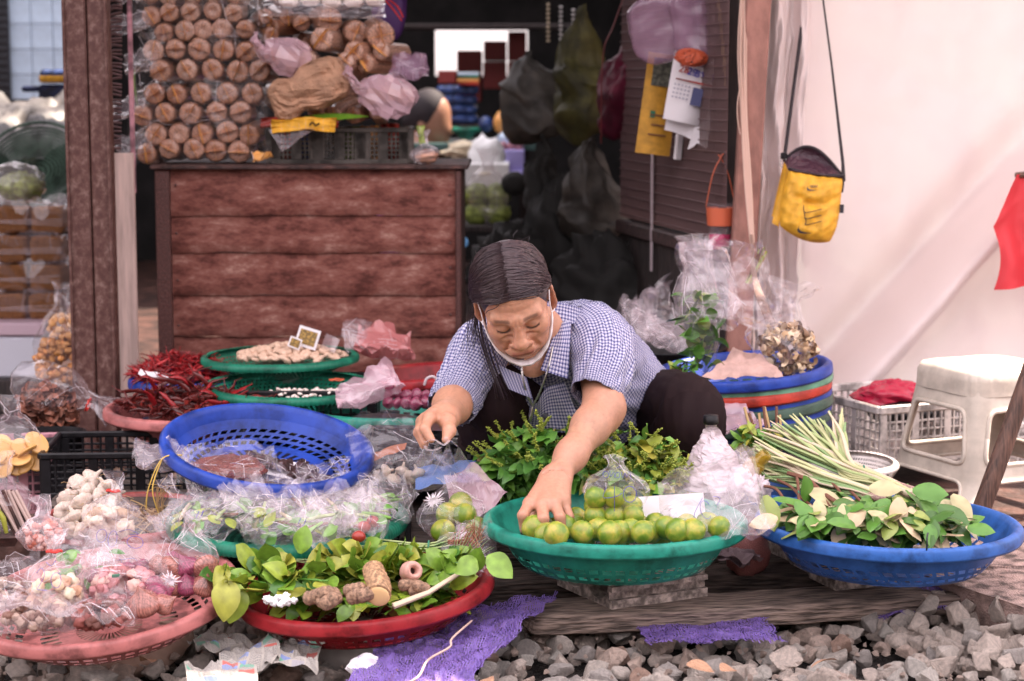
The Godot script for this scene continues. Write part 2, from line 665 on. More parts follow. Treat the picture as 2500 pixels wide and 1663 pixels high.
	mat("lime", lin(0.85, 0.8, 0.85), 0.34, {"tex": T.lime, "tri": 11.0, "bump": T.fine, "depth": 0.03})
	mat("pomelo", lin(0.9, 0.8, 0.75), 0.4, {"tex": T.lime, "tri": 9.0, "bump": T.fine, "depth": 0.05})
	mat("garlic", lin(0.74, 0.62, 0.53), 0.55, {"tex": T.soft, "tri": 1.0, "sss": 0.1, "vcol": true})
	mat("clove", lin(0.76, 0.52, 0.38), 0.5, {"tex": T.soft, "tri": 18.0})
	mat("clove_pale", lin(0.78, 0.66, 0.60), 0.5, {})
	mat("shallot", lin(0.40, 0.075, 0.15), 0.3, {"tex": T.blotch, "tri": Vector3(1.6, 0.4, 1.6), "coat": 0.3})
	mat("onion", lin(0.52, 0.20, 0.16), 0.25, {"tex": T.blotch, "tri": Vector3(1.6, 0.3, 1.6), "coat": 0.4})
	mat("straw", lin(0.46, 0.30, 0.14), 0.8, {"two": true})
	mat("chili", lin(0.10, 0.012, 0.011), 0.3, {"vcol": true})
	mat("chili_red", lin(0.26, 0.010, 0.014), 0.35, {"vcol": true})
	mat("chili_stem", lin(0.5, 0.3, 0.12), 0.6, {})
	k = 0
	for c in [lin(0.17, 0.33, 0.03), lin(0.34, 0.45, 0.045), lin(0.46, 0.47, 0.07), lin(0.07, 0.20, 0.025), lin(0.24, 0.42, 0.05)]:
		mat("kaffir_%d" % k, c, 0.38, {"tex": T.soft, "tri": 9.0, "back": 0.45, "vcol": true})
		k += 1
	k = 0
	for c in [lin(0.11, 0.29, 0.04), lin(0.17, 0.36, 0.05), lin(0.065, 0.19, 0.03), lin(0.31, 0.37, 0.05), lin(0.44, 0.41, 0.06)]:
		mat("basil_%d" % k, c, 0.45, {"back": 0.4, "vcol": true})
		k += 1
	k = 0
	for c in [lin(0.10, 0.25, 0.035), lin(0.06, 0.15, 0.025), lin(0.52, 0.46, 0.25), lin(0.62, 0.47, 0.29), lin(0.28, 0.34, 0.08)]:
		mat("pepper_leaf_%d" % k, c, 0.42, {"back": 0.4, "vcol": true})
		k += 1
	k = 0
	for c in [lin(0.33, 0.40, 0.17), lin(0.46, 0.46, 0.24), lin(0.56, 0.46, 0.33), lin(0.21, 0.32, 0.13)]:
		mat("lemongrass_%d" % k, c, 0.55, {"back": 0.2})
		k += 1
	mat("bulb", lin(0.58, 0.36, 0.30), 0.55, {"tex": T.grain, "tri": 20.0})
	mat("ginger", lin(0.60, 0.36, 0.23), 0.6, {"tex": T.blotch, "tri": 25.0, "bump": T.bump, "depth": 0.2})
	mat("ginger_cut", lin(0.72, 0.46, 0.22), 0.5, {})
	mat("root", lin(0.33, 0.13, 0.07), 0.7, {})
	mat("twig", lin(0.26, 0.10, 0.055), 0.7, {"tex": T.fine, "tri": 20.0})
	mat("purple_net", lin(0.18, 0.11, 0.38), 0.6, {"vcol": true, "two": true})
	mat("yellow_cloth", lin(0.78, 0.40, 0.025), 0.62, {"tex": T.soft, "tri": 6.0})
	mat("black_cloth", lin(0.018, 0.012, 0.016), 0.75, {"rim": 0.2})
	mat("lining", lin(0.055, 0.022, 0.035), 0.35, {"bump": T.wave, "depth": 0.4})
	mat("metal", lin(0.5, 0.48, 0.46), 0.3, {"metal": 1.0})
	mat("flag_red", lin(0.55, 0.012, 0.025), 0.6, {"back": 0.3})
	mat("skin", lin(0.92, 0.92, 0.92), 0.46, {"tex": T.skin, "tri": 6.0, "vcol": true, "sss": 0.12, "bump": T.fine, "depth": 0.012})
	mat("hair", lin(0.050, 0.028, 0.031), 0.36, {"vcol": true})
	mat("shirt", Color.WHITE, 0.8, {"tex": T.check, "two": true, "bump": T.wave, "depth": 0.2, "rim": 0.15})
	mat("trousers", lin(0.015, 0.007, 0.008), 0.75, {"spec": 0.25})
	mat("mask", lin(0.80, 0.75, 0.76), 0.7, {"back": 0.2})
	mat("paste", lin(0.22, 0.045, 0.028), 0.3, {"bump": T.bump, "depth": 0.5})
	mat("squid", lin(0.10, 0.032, 0.030), 0.45, {"bump": T.fine, "depth": 0.6, "tex": T.blotch, "tri": 14.0})
	mat("cream", lin(0.72, 0.62, 0.45), 0.7, {})
	mat("tile_blue", lin(0.60, 0.74, 0.90), 0.35, {"tex": T.soft, "tri": 0.8})
	mat("white_lit", lin(0.80, 0.80, 0.80), 0.5, {})
	mat("lilac", lin(0.34, 0.30, 0.62), 0.5, {})
	mat("carton_red", lin(0.20, 0.02, 0.018), 0.6, {})
	mat("pack_blue", lin(0.06, 0.11, 0.32), 0.25, {"tex": T.blotch, "tri": 6.0})
	mat("cabbage", lin(0.34, 0.42, 0.09), 0.6, {"tex": T.blotch, "tri": 8.0})
	mat("bag_grey", lin(0.085, 0.072, 0.060), 0.6, {"tex": T.blotch, "tri": 2.0})
	mat("bag_olive", lin(0.075, 0.068, 0.010), 0.7, {"tex": T.blotch, "tri": 2.0})
	mat("bag_maroon", lin(0.17, 0.010, 0.04), 0.5, {"tex": T.blotch, "tri": 2.0})
	mat("bag_black", lin(0.011, 0.010, 0.009), 0.8, {})
	mat("grey_tarp", lin(0.12, 0.105, 0.10), 0.5, {"tex": T.blotch, "tri": 2.0})
	mat("wire", lin(0.17, 0.10, 0.10), 0.5, {"metal": 0.3})
	mat("orange_cup", lin(0.55, 0.12, 0.055), 0.4, {})
	mat("drink", lin(0.42, 0.01, 0.09), 0.2, {})
	mat("calendar_gold", lin(0.66, 0.33, 0.035), 0.6, {"tex": T.soft, "tri": 5.0, "two": true})
	mat("banana_leaf", lin(0.16, 0.36, 0.02), 0.5, {"back": 0.3})
	mat("amber", lin(0.42, 0.26, 0.012), 0.12, {"alpha": 0.55})
	mat("mushroom", lin(0.21, 0.085, 0.055), 0.6, {"vcol": true})
	mat("snack", lin(0.48, 0.22, 0.06), 0.5, {"vcol": true})
	mat("slice", lin(0.66, 0.36, 0.11), 0.3, {"vcol": true})
	mat("herb_mix", lin(0.5, 0.5, 0.5), 0.5, {"vcol": true})
	mat("ring_green", lin(0.02, 0.16, 0.09), 0.5, {})


func crinkle(p: Vector3, f: float) -> float:
	return 1.0 - absf(nz.get_noise_3dv(p * f)) * 2.0


# a tied plastic bag: round below, gathered at a neck, flared above; local origin at the bottom centre
func bag_mesh(w: float, h: float, dp: float, seed_: float, neck := 0.018, flare := 0.04, tail := 0.05, crumple := 0.012, nu := 40, nv := 30) -> ArrayMesh:
	var a := Acc.new()
	nu = int(nu * 0.6)
	nv = int(nv * 0.62)
	var rw := w / 2.0
	var rd := dp / 2.0
	a.grid(nu, nv, func(u: float, v: float) -> Vector3:
		var th := u * TAU
		var y: float
		var k: float
		var tall := h + tail
		y = v * tall
		var pleat := 0.0
		if y < h:
			var t := y / h
			k = pow(sin(minf(t * 1.15 + 0.06, 1.0) * PI * 0.5), 0.55) if t < 0.8 else 1.0
			k *= 1.0 - pow(clampf((t - 0.35) / 0.65, 0.0, 1.0), 2.2)
			if v < 0.001:
				k = 0.0
			pleat = pow(t, 3.0)
		else:
			var t := (y - h) / tail
			k = 0.0
			pleat = 1.0 - t
			k = flare / rw * pow(t, 0.7)
		var nk := neck / rw
		k = maxf(k, nk if y > h * 0.6 else 0.0)
		var c := cos(th)
		var s := sin(th)
		var q := pow(absf(c), 0.8) * signf(c)
		var r := pow(absf(s), 0.8) * signf(s)
		var pl := 1.0 + 0.22 * pleat * sin(th * 11.0 + seed_ * 3.0 + sin(th * 3.0 + seed_)) * (1.0 if y < h else 1.4)
		var p := Vector3(q * rw * k * pl, y, r * lerpf(rd, rw * 0.7, pleat * 0.4) * k * pl)
		var o := Vector3(seed_ * 7.3, seed_ * 3.1, 0.0)
		var e := p + o
		var am := crumple * smoothstep(0.0, 0.15, k) * (0.6 + 0.8 * clampf(v, 0.0, 1.0))
		return p + Vector3(crinkle(e, 9.0) - 0.7, (crinkle(e + Vector3(5, 0, 0), 11.0) - 0.7) * 0.6, crinkle(e + Vector3(0, 9, 0), 10.0) - 0.7) * am * 0.75 + Vector3(nz.get_noise_3dv(e * 5.0), 0, nz.get_noise_3dv(e * 5.0 + Vector3(3, 3, 3))) * w * 0.1 * smoothstep(0.0, 0.3, v))
	return creased(a, nu, nv, 1)


# a crumpled flat packet lying about its origin
func packet_mesh(w: float, l: float, t: float, seed_: float, crumple := 0.014, nu := 26, nv := 26, twist := 0.0) -> ArrayMesh:
	var a := Acc.new()
	nu = maxi(8, int(nu * 0.55))
	nv = maxi(8, int(nv * 0.55))
	for side in [1.0, -1.0]:
		a.grid(nu, nv, func(u: float, v: float) -> Vector3:
			var x := (u - 0.5) * 2.0
			var z := (v - 0.5) * 2.0
			var f := pow(maxf(0.0, (1.0 - pow(absf(x), 2.5)) * (1.0 - pow(absf(z), 2.5))), 0.5)
			var pinch := 1.0 - 0.55 * pow(clampf(z, 0.0, 1.0), 2.0) * twist
			var p := Vector3(x * w * 0.5 * pinch * side, side * f * t * 0.5, z * l * 0.5)
			var o := Vector3(seed_ * 4.1, 0.0, seed_ * 2.3)
			var e := p + o
			var am := crumple * (0.5 + 0.9 * (1.0 - f))
			p += Vector3(nz.get_noise_3dv(e * 7.0), crinkle(e * Vector3(1, 0.3, 1), 9.0) - 0.7, nz.get_noise_3dv(e * 7.0 + Vector3(4, 4, 4))) * am * 0.8
			p.y += (1.0 - f) * nz.get_noise_3dv(o + Vector3(x, 0.0, z) * 1.3) * t * 0.9 + pow(absf(z), 3.0) * t * 0.5
			return p)
	return creased(a, nu, nv, 2)


# crumpled sheet: corners a, b (near edge), c, d (far edge)
func sheet_mesh(c0: Vector3, c1: Vector3, c2: Vector3, c3: Vector3, amp: float, freq: float, seed_: float, nu := 24, nv := 24, flat := true, up := Vector3.UP) -> ArrayMesh:
	var a := Acc.new()
	a.grid(nu, nv, func(u: float, v: float) -> Vector3:
		var p := c0.lerp(c1, u).lerp(c3.lerp(c2, u), v)
		var e := p + Vector3(seed_, seed_ * 0.7, 0)
		return p + up * (crinkle(e, freq) - 0.6) * amp + Vector3(nz.get_noise_3dv(e * freq * 0.6), nz.get_noise_3dv(e * freq * 0.6 + Vector3(2, 2, 2)), nz.get_noise_3dv(e * freq * 0.5 + Vector3(7, 7, 7))) * amp * 0.6)
	return a.mesh(not flat)


func blob_mesh(r: Vector3, seed_: float, amp := 0.08, freq := 2.0, nu := 18, nv := 12, facet := 0.0, flat := false) -> ArrayMesh:
	var a := Acc.new()
	a.grid(nu, nv, func(u: float, v: float) -> Vector3:
		var th := (u if u < 0.999 else 0.0) * TAU
		var ph := (v - 0.5) * PI
		var d := Vector3(cos(ph) * cos(th), sin(ph), cos(ph) * sin(th))
		if facet > 0.0:
			var m := 1.0
			for k in 9:
				var q := Vector3(sin(k * 2.4 + seed_), sin(k * 1.7 + seed_ * 2.0 + 1.0), cos(k * 3.1 + seed_ * 1.3)).normalized()
				var e := d.dot(q)
				if e > 0.3:
					m = minf(m, (0.56 + 0.12 * sin(k + seed_ * 5.0)) / e)
			d *= lerpf(1.0, m, facet)
		return d * r * (1.0 + amp * nz.get_noise_3dv(d * freq + Vector3(seed_ * 3.7, 0, seed_))))
	return a.mesh(not flat, true)


# a leaf along +z from the origin, folded a little on its midrib, curling down at its tip
func leaf_mesh(l: float, w: float, curl: float, fold: float, seed_: float, nv := 7, wavy := 0.0, shape := 0.9, thick := true) -> ArrayMesh:
	var a := Acc.new()
	a.grid(4, nv, func(u: float, v: float) -> Vector3:
		var x := (u - 0.5) * 2.0
		var half := w * 0.5 * pow(sin(PI * pow(clampf(v * 0.96 + 0.03, 0, 1), shape)), 0.8)
		var th := v * curl
		var z := l * (sin(th) / curl if absf(curl) > 0.01 else v)
		var y := -l * ((1.0 - cos(th)) / curl if absf(curl) > 0.01 else 0.0)
		y += absf(x) * half * fold + wavy * w * sin(v * 9.0 + seed_ + x * 2.0) * absf(x)
		return Vector3(x * half + sin(v * 2.0 + seed_) * w * 0.08, y, z))
	for i in a.v.size():
		var rib := i % 5 == 2
		var f := (1.06 if (i / 5) % 2 == 0 else 0.86) + 0.35 * nz.get_noise_3dv(a.v[i] * 40.0 + Vector3(seed_ * 5.0, 0, 0))
		a.col[i] = Color(1.35, 1.28, 1.3) if rib else Color(f, f, f)
	return a.mesh(true, false, true)


func colander(called: String, label: String, m: String, x: Transform3D, r: float, h: float, segs := 120, holes := true, skew := 0.0, lip := 0.026) -> Node3D:
	var o := thing(called, label, "colander", x)
	var a := Acc.new()
	a.lathe([Vector2(r - 0.012, h - lip * 1.02), Vector2(r - 0.002, h - lip), Vector2(r, h - lip * 0.8), Vector2(r - 0.001, h - lip * 0.25), Vector2(r - 0.006, h - 0.002), Vector2(r - 0.012, h), Vector2(r - 0.018, h - 0.002), Vector2(r - 0.024, h - 0.010), Vector2(r - 0.032, h - 0.028)], segs)
	part("rim", a.mesh(true, true), M[m], o)
	var b := Acc.new()
	var top := h - 0.028
	var prof := [Vector2(0.001, 0.0)]
	var rb := r * 0.66
	for k in 5:
		prof.append(Vector2(rb * (k + 1) / 5.0 - 0.004, 0.0))
	var low := prof.size() - 1
	var nw := 8
	for k in nw:
		var t := (k + 1.0) / nw
		prof.append(Vector2(lerpf(rb, r - 0.032, pow(t, 0.8)), top * pow(t, 1.25)))
	b.lathe(prof, segs, func(i: int, j: int) -> bool:
		if not holes:
			return false
		if j < low:
			return j > 0 and i % 4 < 2 and j % 2 == 1
		var k := j - low
		return k < 5 and k % 2 == 0 and i % 3 < 2, skew)
	part("bowl", b.mesh(true, true), M[m], o)
	return o


func net_colander(called: String, label: String, m: String, x: Transform3D, r: float, h: float, ribs := 110, lip := 0.02) -> Node3D:
	var o := thing(called, label, "colander", x)
	var a := Acc.new()
	a.grid(ribs * 3, 8, func(u: float, v: float) -> Vector3:
		var ph := -0.5 + v * 2.6
		var rib := 0.0011 * sin(u * TAU * ribs + v * 5.0)
		var q := lip * 0.62 + rib
		return Vector3((r - lip * 0.62 + q * cos(ph)) * cos(u * TAU), h - lip * 0.5 + q * sin(ph), (r - lip * 0.62 + q * cos(ph)) * sin(u * TAU)))
	part("rim", a.mesh(), M[m], o)
	var b := Acc.new()
	var prof := []
	var n := 26
	for k in n + 1:
		var t := float(k) / n
		prof.append(Vector2(maxf(0.002, (r - lip) * pow(t, 0.72)), (h - lip * 0.6) * pow(t, 2.6)))
	b.lathe(prof, 180, func(i: int, j: int) -> bool: return (i + j) % 2 == 0 and j % 2 == 0, 0.5)
	part("mesh_bowl", b.mesh(true, true), M[m], o)
	return o


# an open crate with lattice sides, centred on its base
func crate(called: String, label: String, m: String, x: Transform3D, s: Vector3, cols: int, rows: int) -> Node3D:
	var o := thing(called, label, "crate", x)
	for side in 4:
		var w := s.x if side % 2 == 0 else s.z
		var dd := s.z if side % 2 == 0 else s.x
		var f := Transform3D(Basis(Vector3.UP, side * PI / 2.0), Vector3.ZERO)
		var a := Acc.new()
		var y0 := s.y * 0.14
		var y1 := s.y * 0.86
		a.box(Vector3(w, s.y - y1, 0.012), f * Transform3D(Basis(), Vector3(0, (y1 + s.y) / 2.0, dd / 2.0)), 0.003)
		a.box(Vector3(w - 0.004, y0, 0.010), f * Transform3D(Basis(), Vector3(0, y0 / 2.0, dd / 2.0 - 0.001)), 0.002)
		for k in cols + 1:
			var wide := 0.02 if k % 5 == 0 else 0.005
			a.box(Vector3(wide, y1 - y0, 0.007), f * Transform3D(Basis(), Vector3(-w / 2.0 + 0.012 + (w - 0.024) * k / cols, (y0 + y1) / 2.0, dd / 2.0 - 0.001)), 0.001)
		for k in range(1, rows):
			a.box(Vector3(w - 0.006, 0.005, 0.005), f * Transform3D(Basis(), Vector3(0, lerpf(y0, y1, float(k) / rows), dd / 2.0 - 0.0015)), 0.001)
		part("side", a.mesh(false), M[m], o)
	var b := Acc.new()
	b.box(Vector3(s.x - 0.01, 0.006, s.z - 0.01), Transform3D(Basis(), Vector3(0, 0.004, 0)), 0.001)
	part("bottom", b.mesh(false), M[m], o)
	return o


func block_mesh(s: Vector3, r := 0.003) -> ArrayMesh:
	var a := Acc.new()
	a.box(s, Transform3D.IDENTITY, r)
	return a.mesh(false)


# a wall-like quad pushed out to a slab: from p along u and w, thickness t
func slab(called: String, p: Vector3, u: Vector3, w: Vector3, t: float, material: Material) -> MeshInstance3D:
	var n := u.cross(w).normalized() * t
	var a := Acc.new()
	var c := p + (u + w + n) / 2.0
	var q := [p, p + u, p + u + w, p + w]
	a.face(q, c)
	a.face([q[0] + n, q[1] + n, q[2] + n, q[3] + n], c)
	for k in 4:
		a.face([q[k], q[(k + 1) % 4], q[(k + 1) % 4] + n, q[k] + n], c)
	return part(called, a.mesh(false), material, self)


func prism(called: String, pts: Array, y0: float, y1: float, material: Material) -> MeshInstance3D:
	var a := Acc.new()
	var mid := Vector3.ZERO
	for p in pts:
		mid += Vector3(p.x, 0, p.y)
	mid = mid / pts.size() + Vector3(0, (y0 + y1) / 2.0, 0)
	var up := []
	var dn := []
	for p in pts:
		up.append(Vector3(p.x, y1, p.y))
		dn.append(Vector3(p.x, y0, p.y))
	a.face(up, mid)
	a.face(dn, mid)
	for k in pts.size():
		var q := (k + 1) % pts.size()
		a.face([dn[k], dn[q], up[q], up[k]], mid)
	return part(called, a.mesh(false), material, self)


func setting() -> void:
	var s: MeshInstance3D
	var a := Acc.new()
	a.grid(4, 4, func(u: float, v: float) -> Vector3: return Vector3((u - 0.5) * 160.0, -0.035, (0.5 - v) * 160.0))
	struct("ground", a.mesh(), M.ground)
	s = prism("shop_floor", [Vector2(-3.2, -0.14), Vector2(3.2, -0.14), Vector2(3.2, -6.6), Vector2(-3.2, -6.6)], -0.03, 0.1, M.floor_red)
	tag(s, "", "", "", "structure")
	s = prism("pavement", [Vector2(0.655, -0.05), Vector2(0.79, 0.19), Vector2(3.2, -0.02), Vector2(3.2, -0.13), Vector2(0.655, -0.13)], -0.03, 0.09, M.concrete)
	tag(s, "", "", "", "structure")
	s = prism("pavement", [Vector2(0.795, 0.2), Vector2(0.948, 0.474), Vector2(1.3, 1.12), Vector2(3.2, 1.12), Vector2(3.2, -0.008)], -0.03, 0.088, M.concrete)
	tag(s, "", "", "", "structure")
	# roofs: the shop's, an awning put in unseen on the right to block and tint sunlight, and the far one beyond a gap that lets daylight into the alley
	for r in [[-3.2, 0.74, -3.0, -0.25, 2.35], [0.3, 2.1, -1.1, -0.72, 2.40], [0.3, 3.1, -0.718, 0.2, 2.40], [-3.2, 0.74, -6.6, -4.9, 2.45]]:
		var edge := [Vector2(r[0], r[2]), Vector2(r[1], r[2]), Vector2(r[1], r[3]), Vector2(r[0], r[3])]
		s = prism("added_awning" if r[4] == 2.40 else "roof", edge, r[4], r[4] + (0.004 if r[4] == 2.40 else 0.03), M.added_awning if r[4] == 2.40 else M.roof)
		tag(s, "", "", "", "structure")
	s = prism("added_opposite_wall", [Vector2(-9, 8.6), Vector2(9, 8.6), Vector2(9, 8.9), Vector2(-9, 8.9)], -0.03, 2.7, M.dark_wood)  # unseen, added to block low sky light and deepen the shade
	tag(s, "", "", "", "structure")
	# walls of the dark shop behind, with an opening to the daylight at the far end
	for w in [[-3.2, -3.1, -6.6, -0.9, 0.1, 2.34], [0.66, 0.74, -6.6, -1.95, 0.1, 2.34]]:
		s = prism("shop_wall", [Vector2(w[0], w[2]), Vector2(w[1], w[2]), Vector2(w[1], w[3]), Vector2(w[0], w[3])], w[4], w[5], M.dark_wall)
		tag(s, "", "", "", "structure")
	var wl: float = Vector3(-0.411, 1.351, -6.5).x
	var wr: float = Vector3(0.084, 1.351, -6.5).x
	var wt: float = Vector3(-0.411, 1.332, -6.5).y
	var wb: float = Vector3(-0.413, 1.088, -6.5).y
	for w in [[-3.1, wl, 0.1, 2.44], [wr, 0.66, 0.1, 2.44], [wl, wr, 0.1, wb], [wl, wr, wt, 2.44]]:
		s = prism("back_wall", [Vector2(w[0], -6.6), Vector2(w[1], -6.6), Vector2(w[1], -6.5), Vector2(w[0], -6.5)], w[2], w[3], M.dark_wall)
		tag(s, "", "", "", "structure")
	# left post: two rusty steel channels with a groove between
	var o := thing("steel_post", "rusty brown steel post of two channels at the left of the chest", "post", at(Vector3(-1.0, 0, -0.9)))
	var x0: float = Vector3(-1.109, 1.254, -0.9).x
	for k in 2:
		a = Acc.new()
		var w := 0.058 if k == 0 else 0.05
		var cx := x0 + 0.029 + k * 0.0575
		a.box(Vector3(w, 2.4, 0.05), at(Vector3(cx + 1.0, 1.16, 0.0)), 0.004)
		for e in ([-1] if k == 0 else [1]):
			a.box(Vector3(0.007, 2.39, 0.008), at(Vector3(cx + 1.0 + e * (w / 2.0 - 0.0045), 1.16, 0.0285)), 0.002)
		part("steel_channel", a.mesh(false), M.steel_rust, o)
	# white board behind it, and a coil-like wire strip above
	var zb := -1.06
	var pb: Vector3 = Vector3(-1.009, 0.571, -1.06)
	o = thing("white_board", "tall whitewashed board standing just right of the rusty steel post", "board", at(Vector3(pb.x, 0.1, zb)))
	part("board", block_mesh(Vector3(0.066, Vector3(-1.001, 0.872, -1.06).y - 0.1, 0.02)), M.pale_wood, o, at(Vector3(0, (Vector3(-1.001, 0.872, -1.06).y - 0.1) / 2.0, 0)))
	pb = Vector3(-1.003, 1.063, -1.1)
	solo("curtain_rail", block_mesh(Vector3(0.012, 0.9, 0.012)), M.rose, "thin pale strip hanging above the whitewashed board", "strip", at(pb + Vector3(0.012, 0.15, -0.03)))
	a = Acc.new()
	var top: Vector3 = Vector3(-1.009, 1.326, -1.05)
	var bot: Vector3 = Vector3(-1.024, 0.88, -1.05)
	for k in 44:
		var p := top.lerp(bot, k / 43.0)
		a.tube([p + Vector3(-0.018, rnd(-0.003, 0.003), 0.003), p + Vector3(0, 0.005 + rnd(-0.003, 0.003), 0.01), p + Vector3(0.018, rnd(0, 0.008), 0)], 0.0035, 4)
	solo("wire_coil", a.mesh(), M.wire, "dark ribbed mesh strip beside the top of the steel post", "mesh strip")
	# wooden chest
	var zc := -1.18
	o = thing("wooden_chest", "worn reddish brown plank chest carrying packs of sugar rolls", "chest", at(Vector3(-0.54, 0.1, zc)))
	var inv := Vector3(0.54, -0.1, -zc)
	var ys := [Vector3(-0.549, 0.823, -1.18).y, Vector3(-0.551, 0.7, -1.18).y, Vector3(-0.552, 0.601, -1.18).y, Vector3(-0.554, 0.488, -1.18).y, Vector3(-0.555, 0.377, -1.18).y, Vector3(-0.557, 0.269, -1.18).y, 0.12]
	var xl: float = Vector3(-0.903, 0.698, -1.18).x
	var xr: float = Vector3(-0.15, 0.698, -1.18).x
	for k in 6:
		a = Acc.new()
		var hh: float = ys[k] - ys[k + 1]
		var sag := rnd(-1, 1)
		a.grid(40, 6, func(u: float, v: float) -> Vector3:
			var xx := lerpf(xl, xr, u)
			var edge := 0.004 * nz.get_noise_2d(xx * 4.0 + k * 9.0, k * 3.0) + 0.0025 * nz.get_noise_2d(xx * 18.0, k * 7.0)
			var yy: float = lerpf(ys[k + 1] + edge + 0.001, ys[k] + 0.002, v)
			var zz := lerpf(0.010, 0.003, v)
			if v < 0.01:
				zz = -0.006
			elif v < 0.2:
				yy -= hh * (v - 0.01) * 0.97
				zz = 0.010
			return Vector3(xx, yy, zc + zz) + inv)
		part("plank", a.mesh(), M.board, o)
	for k in 14:
		a = Acc.new()
		a.lathe([Vector2(0.0035, 0.0), Vector2(0.003, 0.0015), Vector2(0.0, 0.002)], 8)
		part("nail", a.mesh(), M.steel_brown, o, Transform3D(Basis(Vector3.RIGHT, PI / 2.0), Vector3([xl + 0.014, xr - 0.014][k % 2], lerpf(ys[k / 2], ys[mini(k / 2 + 1, 6)], rnd(0.3, 0.75)), zc + 0.009) + inv))
	var xa: float = Vector3(-0.942, 0.698, -1.18).x
	var xb: float = Vector3(-0.134, 0.698, -1.18).x
	for e in [[xa, xl - 0.001], [xr + 0.001, xb]]:
		a = Acc.new()
		a.box(Vector3(e[1] - e[0], ys[0] - 0.1, 0.03), at(Vector3((e[0] + e[1]) / 2.0, (ys[0] + 0.1) / 2.0, zc + 0.006) + inv), 0.003)
		part("corner_post", a.mesh(false), M.steel_brown, o)
	a = Acc.new()
	a.box(Vector3(xb - xa + 0.03, 0.012, 0.47), at(Vector3((xa + xb) / 2.0 + 0.004, ys[0] + 0.008, zc - 0.205) + inv), 0.003)
	part("lid", a.mesh(false), M.board_dark, o)
	for e in [[xa + 0.006, -90], [xb - 0.006, 90]]:
		a = Acc.new()
		a.box(Vector3(0.43, ys[0] - 0.1, 0.012), at(Vector3(e[0], (ys[0] + 0.1) / 2.0, zc - 0.23) + inv, e[1]), 0.002)
		part("end_panel", a.mesh(false), M.board_dark, o)
	# right post and the partition that runs back from it
	var pt: Vector3 = Vector3(0.613, 1.318, -0.92)
	var pm: Vector3 = Vector3(0.583, 0.606, -0.92)
	var dirp := (pt - pm).normalized()
	o = thing("wooden_post", "reddish wooden post where the white tarpaulin begins", "post", at(pm))
	a = Acc.new()
	a.box(Vector3(0.062, 2.3, 0.05), Transform3D(Basis(dirp.cross(Vector3.BACK).normalized(), dirp, Vector3.BACK), dirp * 0.55), 0.004)
	part("post_body", a.mesh(false), mat("post_wood", lin(0.36, 0.17, 0.135), 0.7, {"tex": T.soft, "tri": Vector3(4, 2, 4), "bump": T.fine, "depth": 0.03}), o)
	var q0 := Vector3(0.548, 0, -0.93)
	var q1 := Vector3(0.335, 0, -1.95)
	var along := q1 - q0
	var right := along.normalized()
	var nor := Vector3(right.z, 0, -right.x)
	if nor.x > 0:
		nor = -nor
	o = thing("partition", "dark partition of boards and wire mesh behind the calendars", "partition", at(q0))
	var pbas := Basis(right, Vector3.UP, right.cross(Vector3.UP))
	var L := along.length()
	for k in 7:
		a = Acc.new()
		a.box(Vector3(L / 7.0 - 0.003, 0.5, 0.015), Transform3D(pbas, right * (k + 0.5) * L / 7.0 + Vector3(0, 0.35, 0)), 0.002)
		part("lower_board", a.mesh(false), M.dark_wood, o)
	a = Acc.new()
	a.box(Vector3(L, 0.04, 0.035), Transform3D(pbas, right * L / 2.0 + Vector3(0, 0.62, 0) + nor * 0.004), 0.004)
	part("rail", a.mesh(false), mat("rail_wood", lin(0.09, 0.05, 0.048), 0.6, {"tex": T.grain, "tri": 3.0}), o)
	for k in 5:
		a = Acc.new()
		a.box(Vector3(L / 5.0 - 0.004, 1.68, 0.012), Transform3D(pbas, right * (k + 0.5) * L / 5.0 + Vector3(0, 1.49, 0) - nor * 0.03), 0.002)
		part("back_board", a.mesh(false), M.dark_wood, o)
	a = Acc.new()
	for k in int(L / 0.014):
		a.box(Vector3(0.003, 1.66, 0.003), Transform3D(pbas, right * (0.01 + k * 0.014) + Vector3(0, 1.48, 0) + nor * 0.006), 0.0005)
	for k in 60:
		a.box(Vector3(L, 0.0028, 0.0028), Transform3D(pbas, right * L / 2.0 + Vector3(0, 0.66 + k * 0.027, 0) + nor * 0.009), 0.0005)
	part("wire_mesh", a.mesh(false), M.wire, o, Transform3D.IDENTITY, "stuff")
	a = Acc.new()
	a.box(Vector3(0.016, 0.42, 0.004), Transform3D(pbas, Vector3(0.397, 0.728, -1.555) - q0), 0.001)
	part("white_strip", a.mesh(false), M.film_white, o)
	# tarpaulin
	var ta: Vector3 = Vector3(0.636, 1.263, -1.12)
	a = Acc.new()
	var l0: Vector3 = Vector3(1.337, 0.838, -1.12)
	var l1: Vector3 = Vector3(0.825, 0.253, -1.12)
	var ld := Vector2(l1.x - l0.x, l1.y - l0.y).normalized()
	a.grid(130, 120, func(u: float, v: float) -> Vector3:
		var p := Vector2(lerpf(ta.x + 0.02, 2.75, u), lerpf(0.11, 2.3, v))
		var e := (p - Vector2(l0.x, l0.y)).cross(ld)
		var run := (p - Vector2(l0.x, l0.y)).dot(ld)
		var z := 0.12 * exp(-pow((e + 0.05) / 0.055, 2.0)) - 0.11 * exp(-pow((e - 0.035) / 0.06, 2.0))
		z *= smoothstep(-0.5, 0.2, run)
		z += 0.05 * exp(-pow((e + 0.30 + run * 0.12) / 0.09, 2.0)) * 0.5
		z += 0.020 * nz.get_noise_2d(p.x * 2.6, p.y * 1.1) + 0.008 * nz.get_noise_2d(p.x * 6.0 + 3.0, p.y * 5.0)
		z += 0.022 * sin(p.x * 34.0 + p.y * 1.5) * smoothstep(0.95, 0.7, p.x)
		return Vector3(p.x, p.y, -1.12 + z))
	solo("tarpaulin", a.mesh(), M.tarp, "large white tarpaulin hung as a wall with one diagonal fold", "tarpaulin")
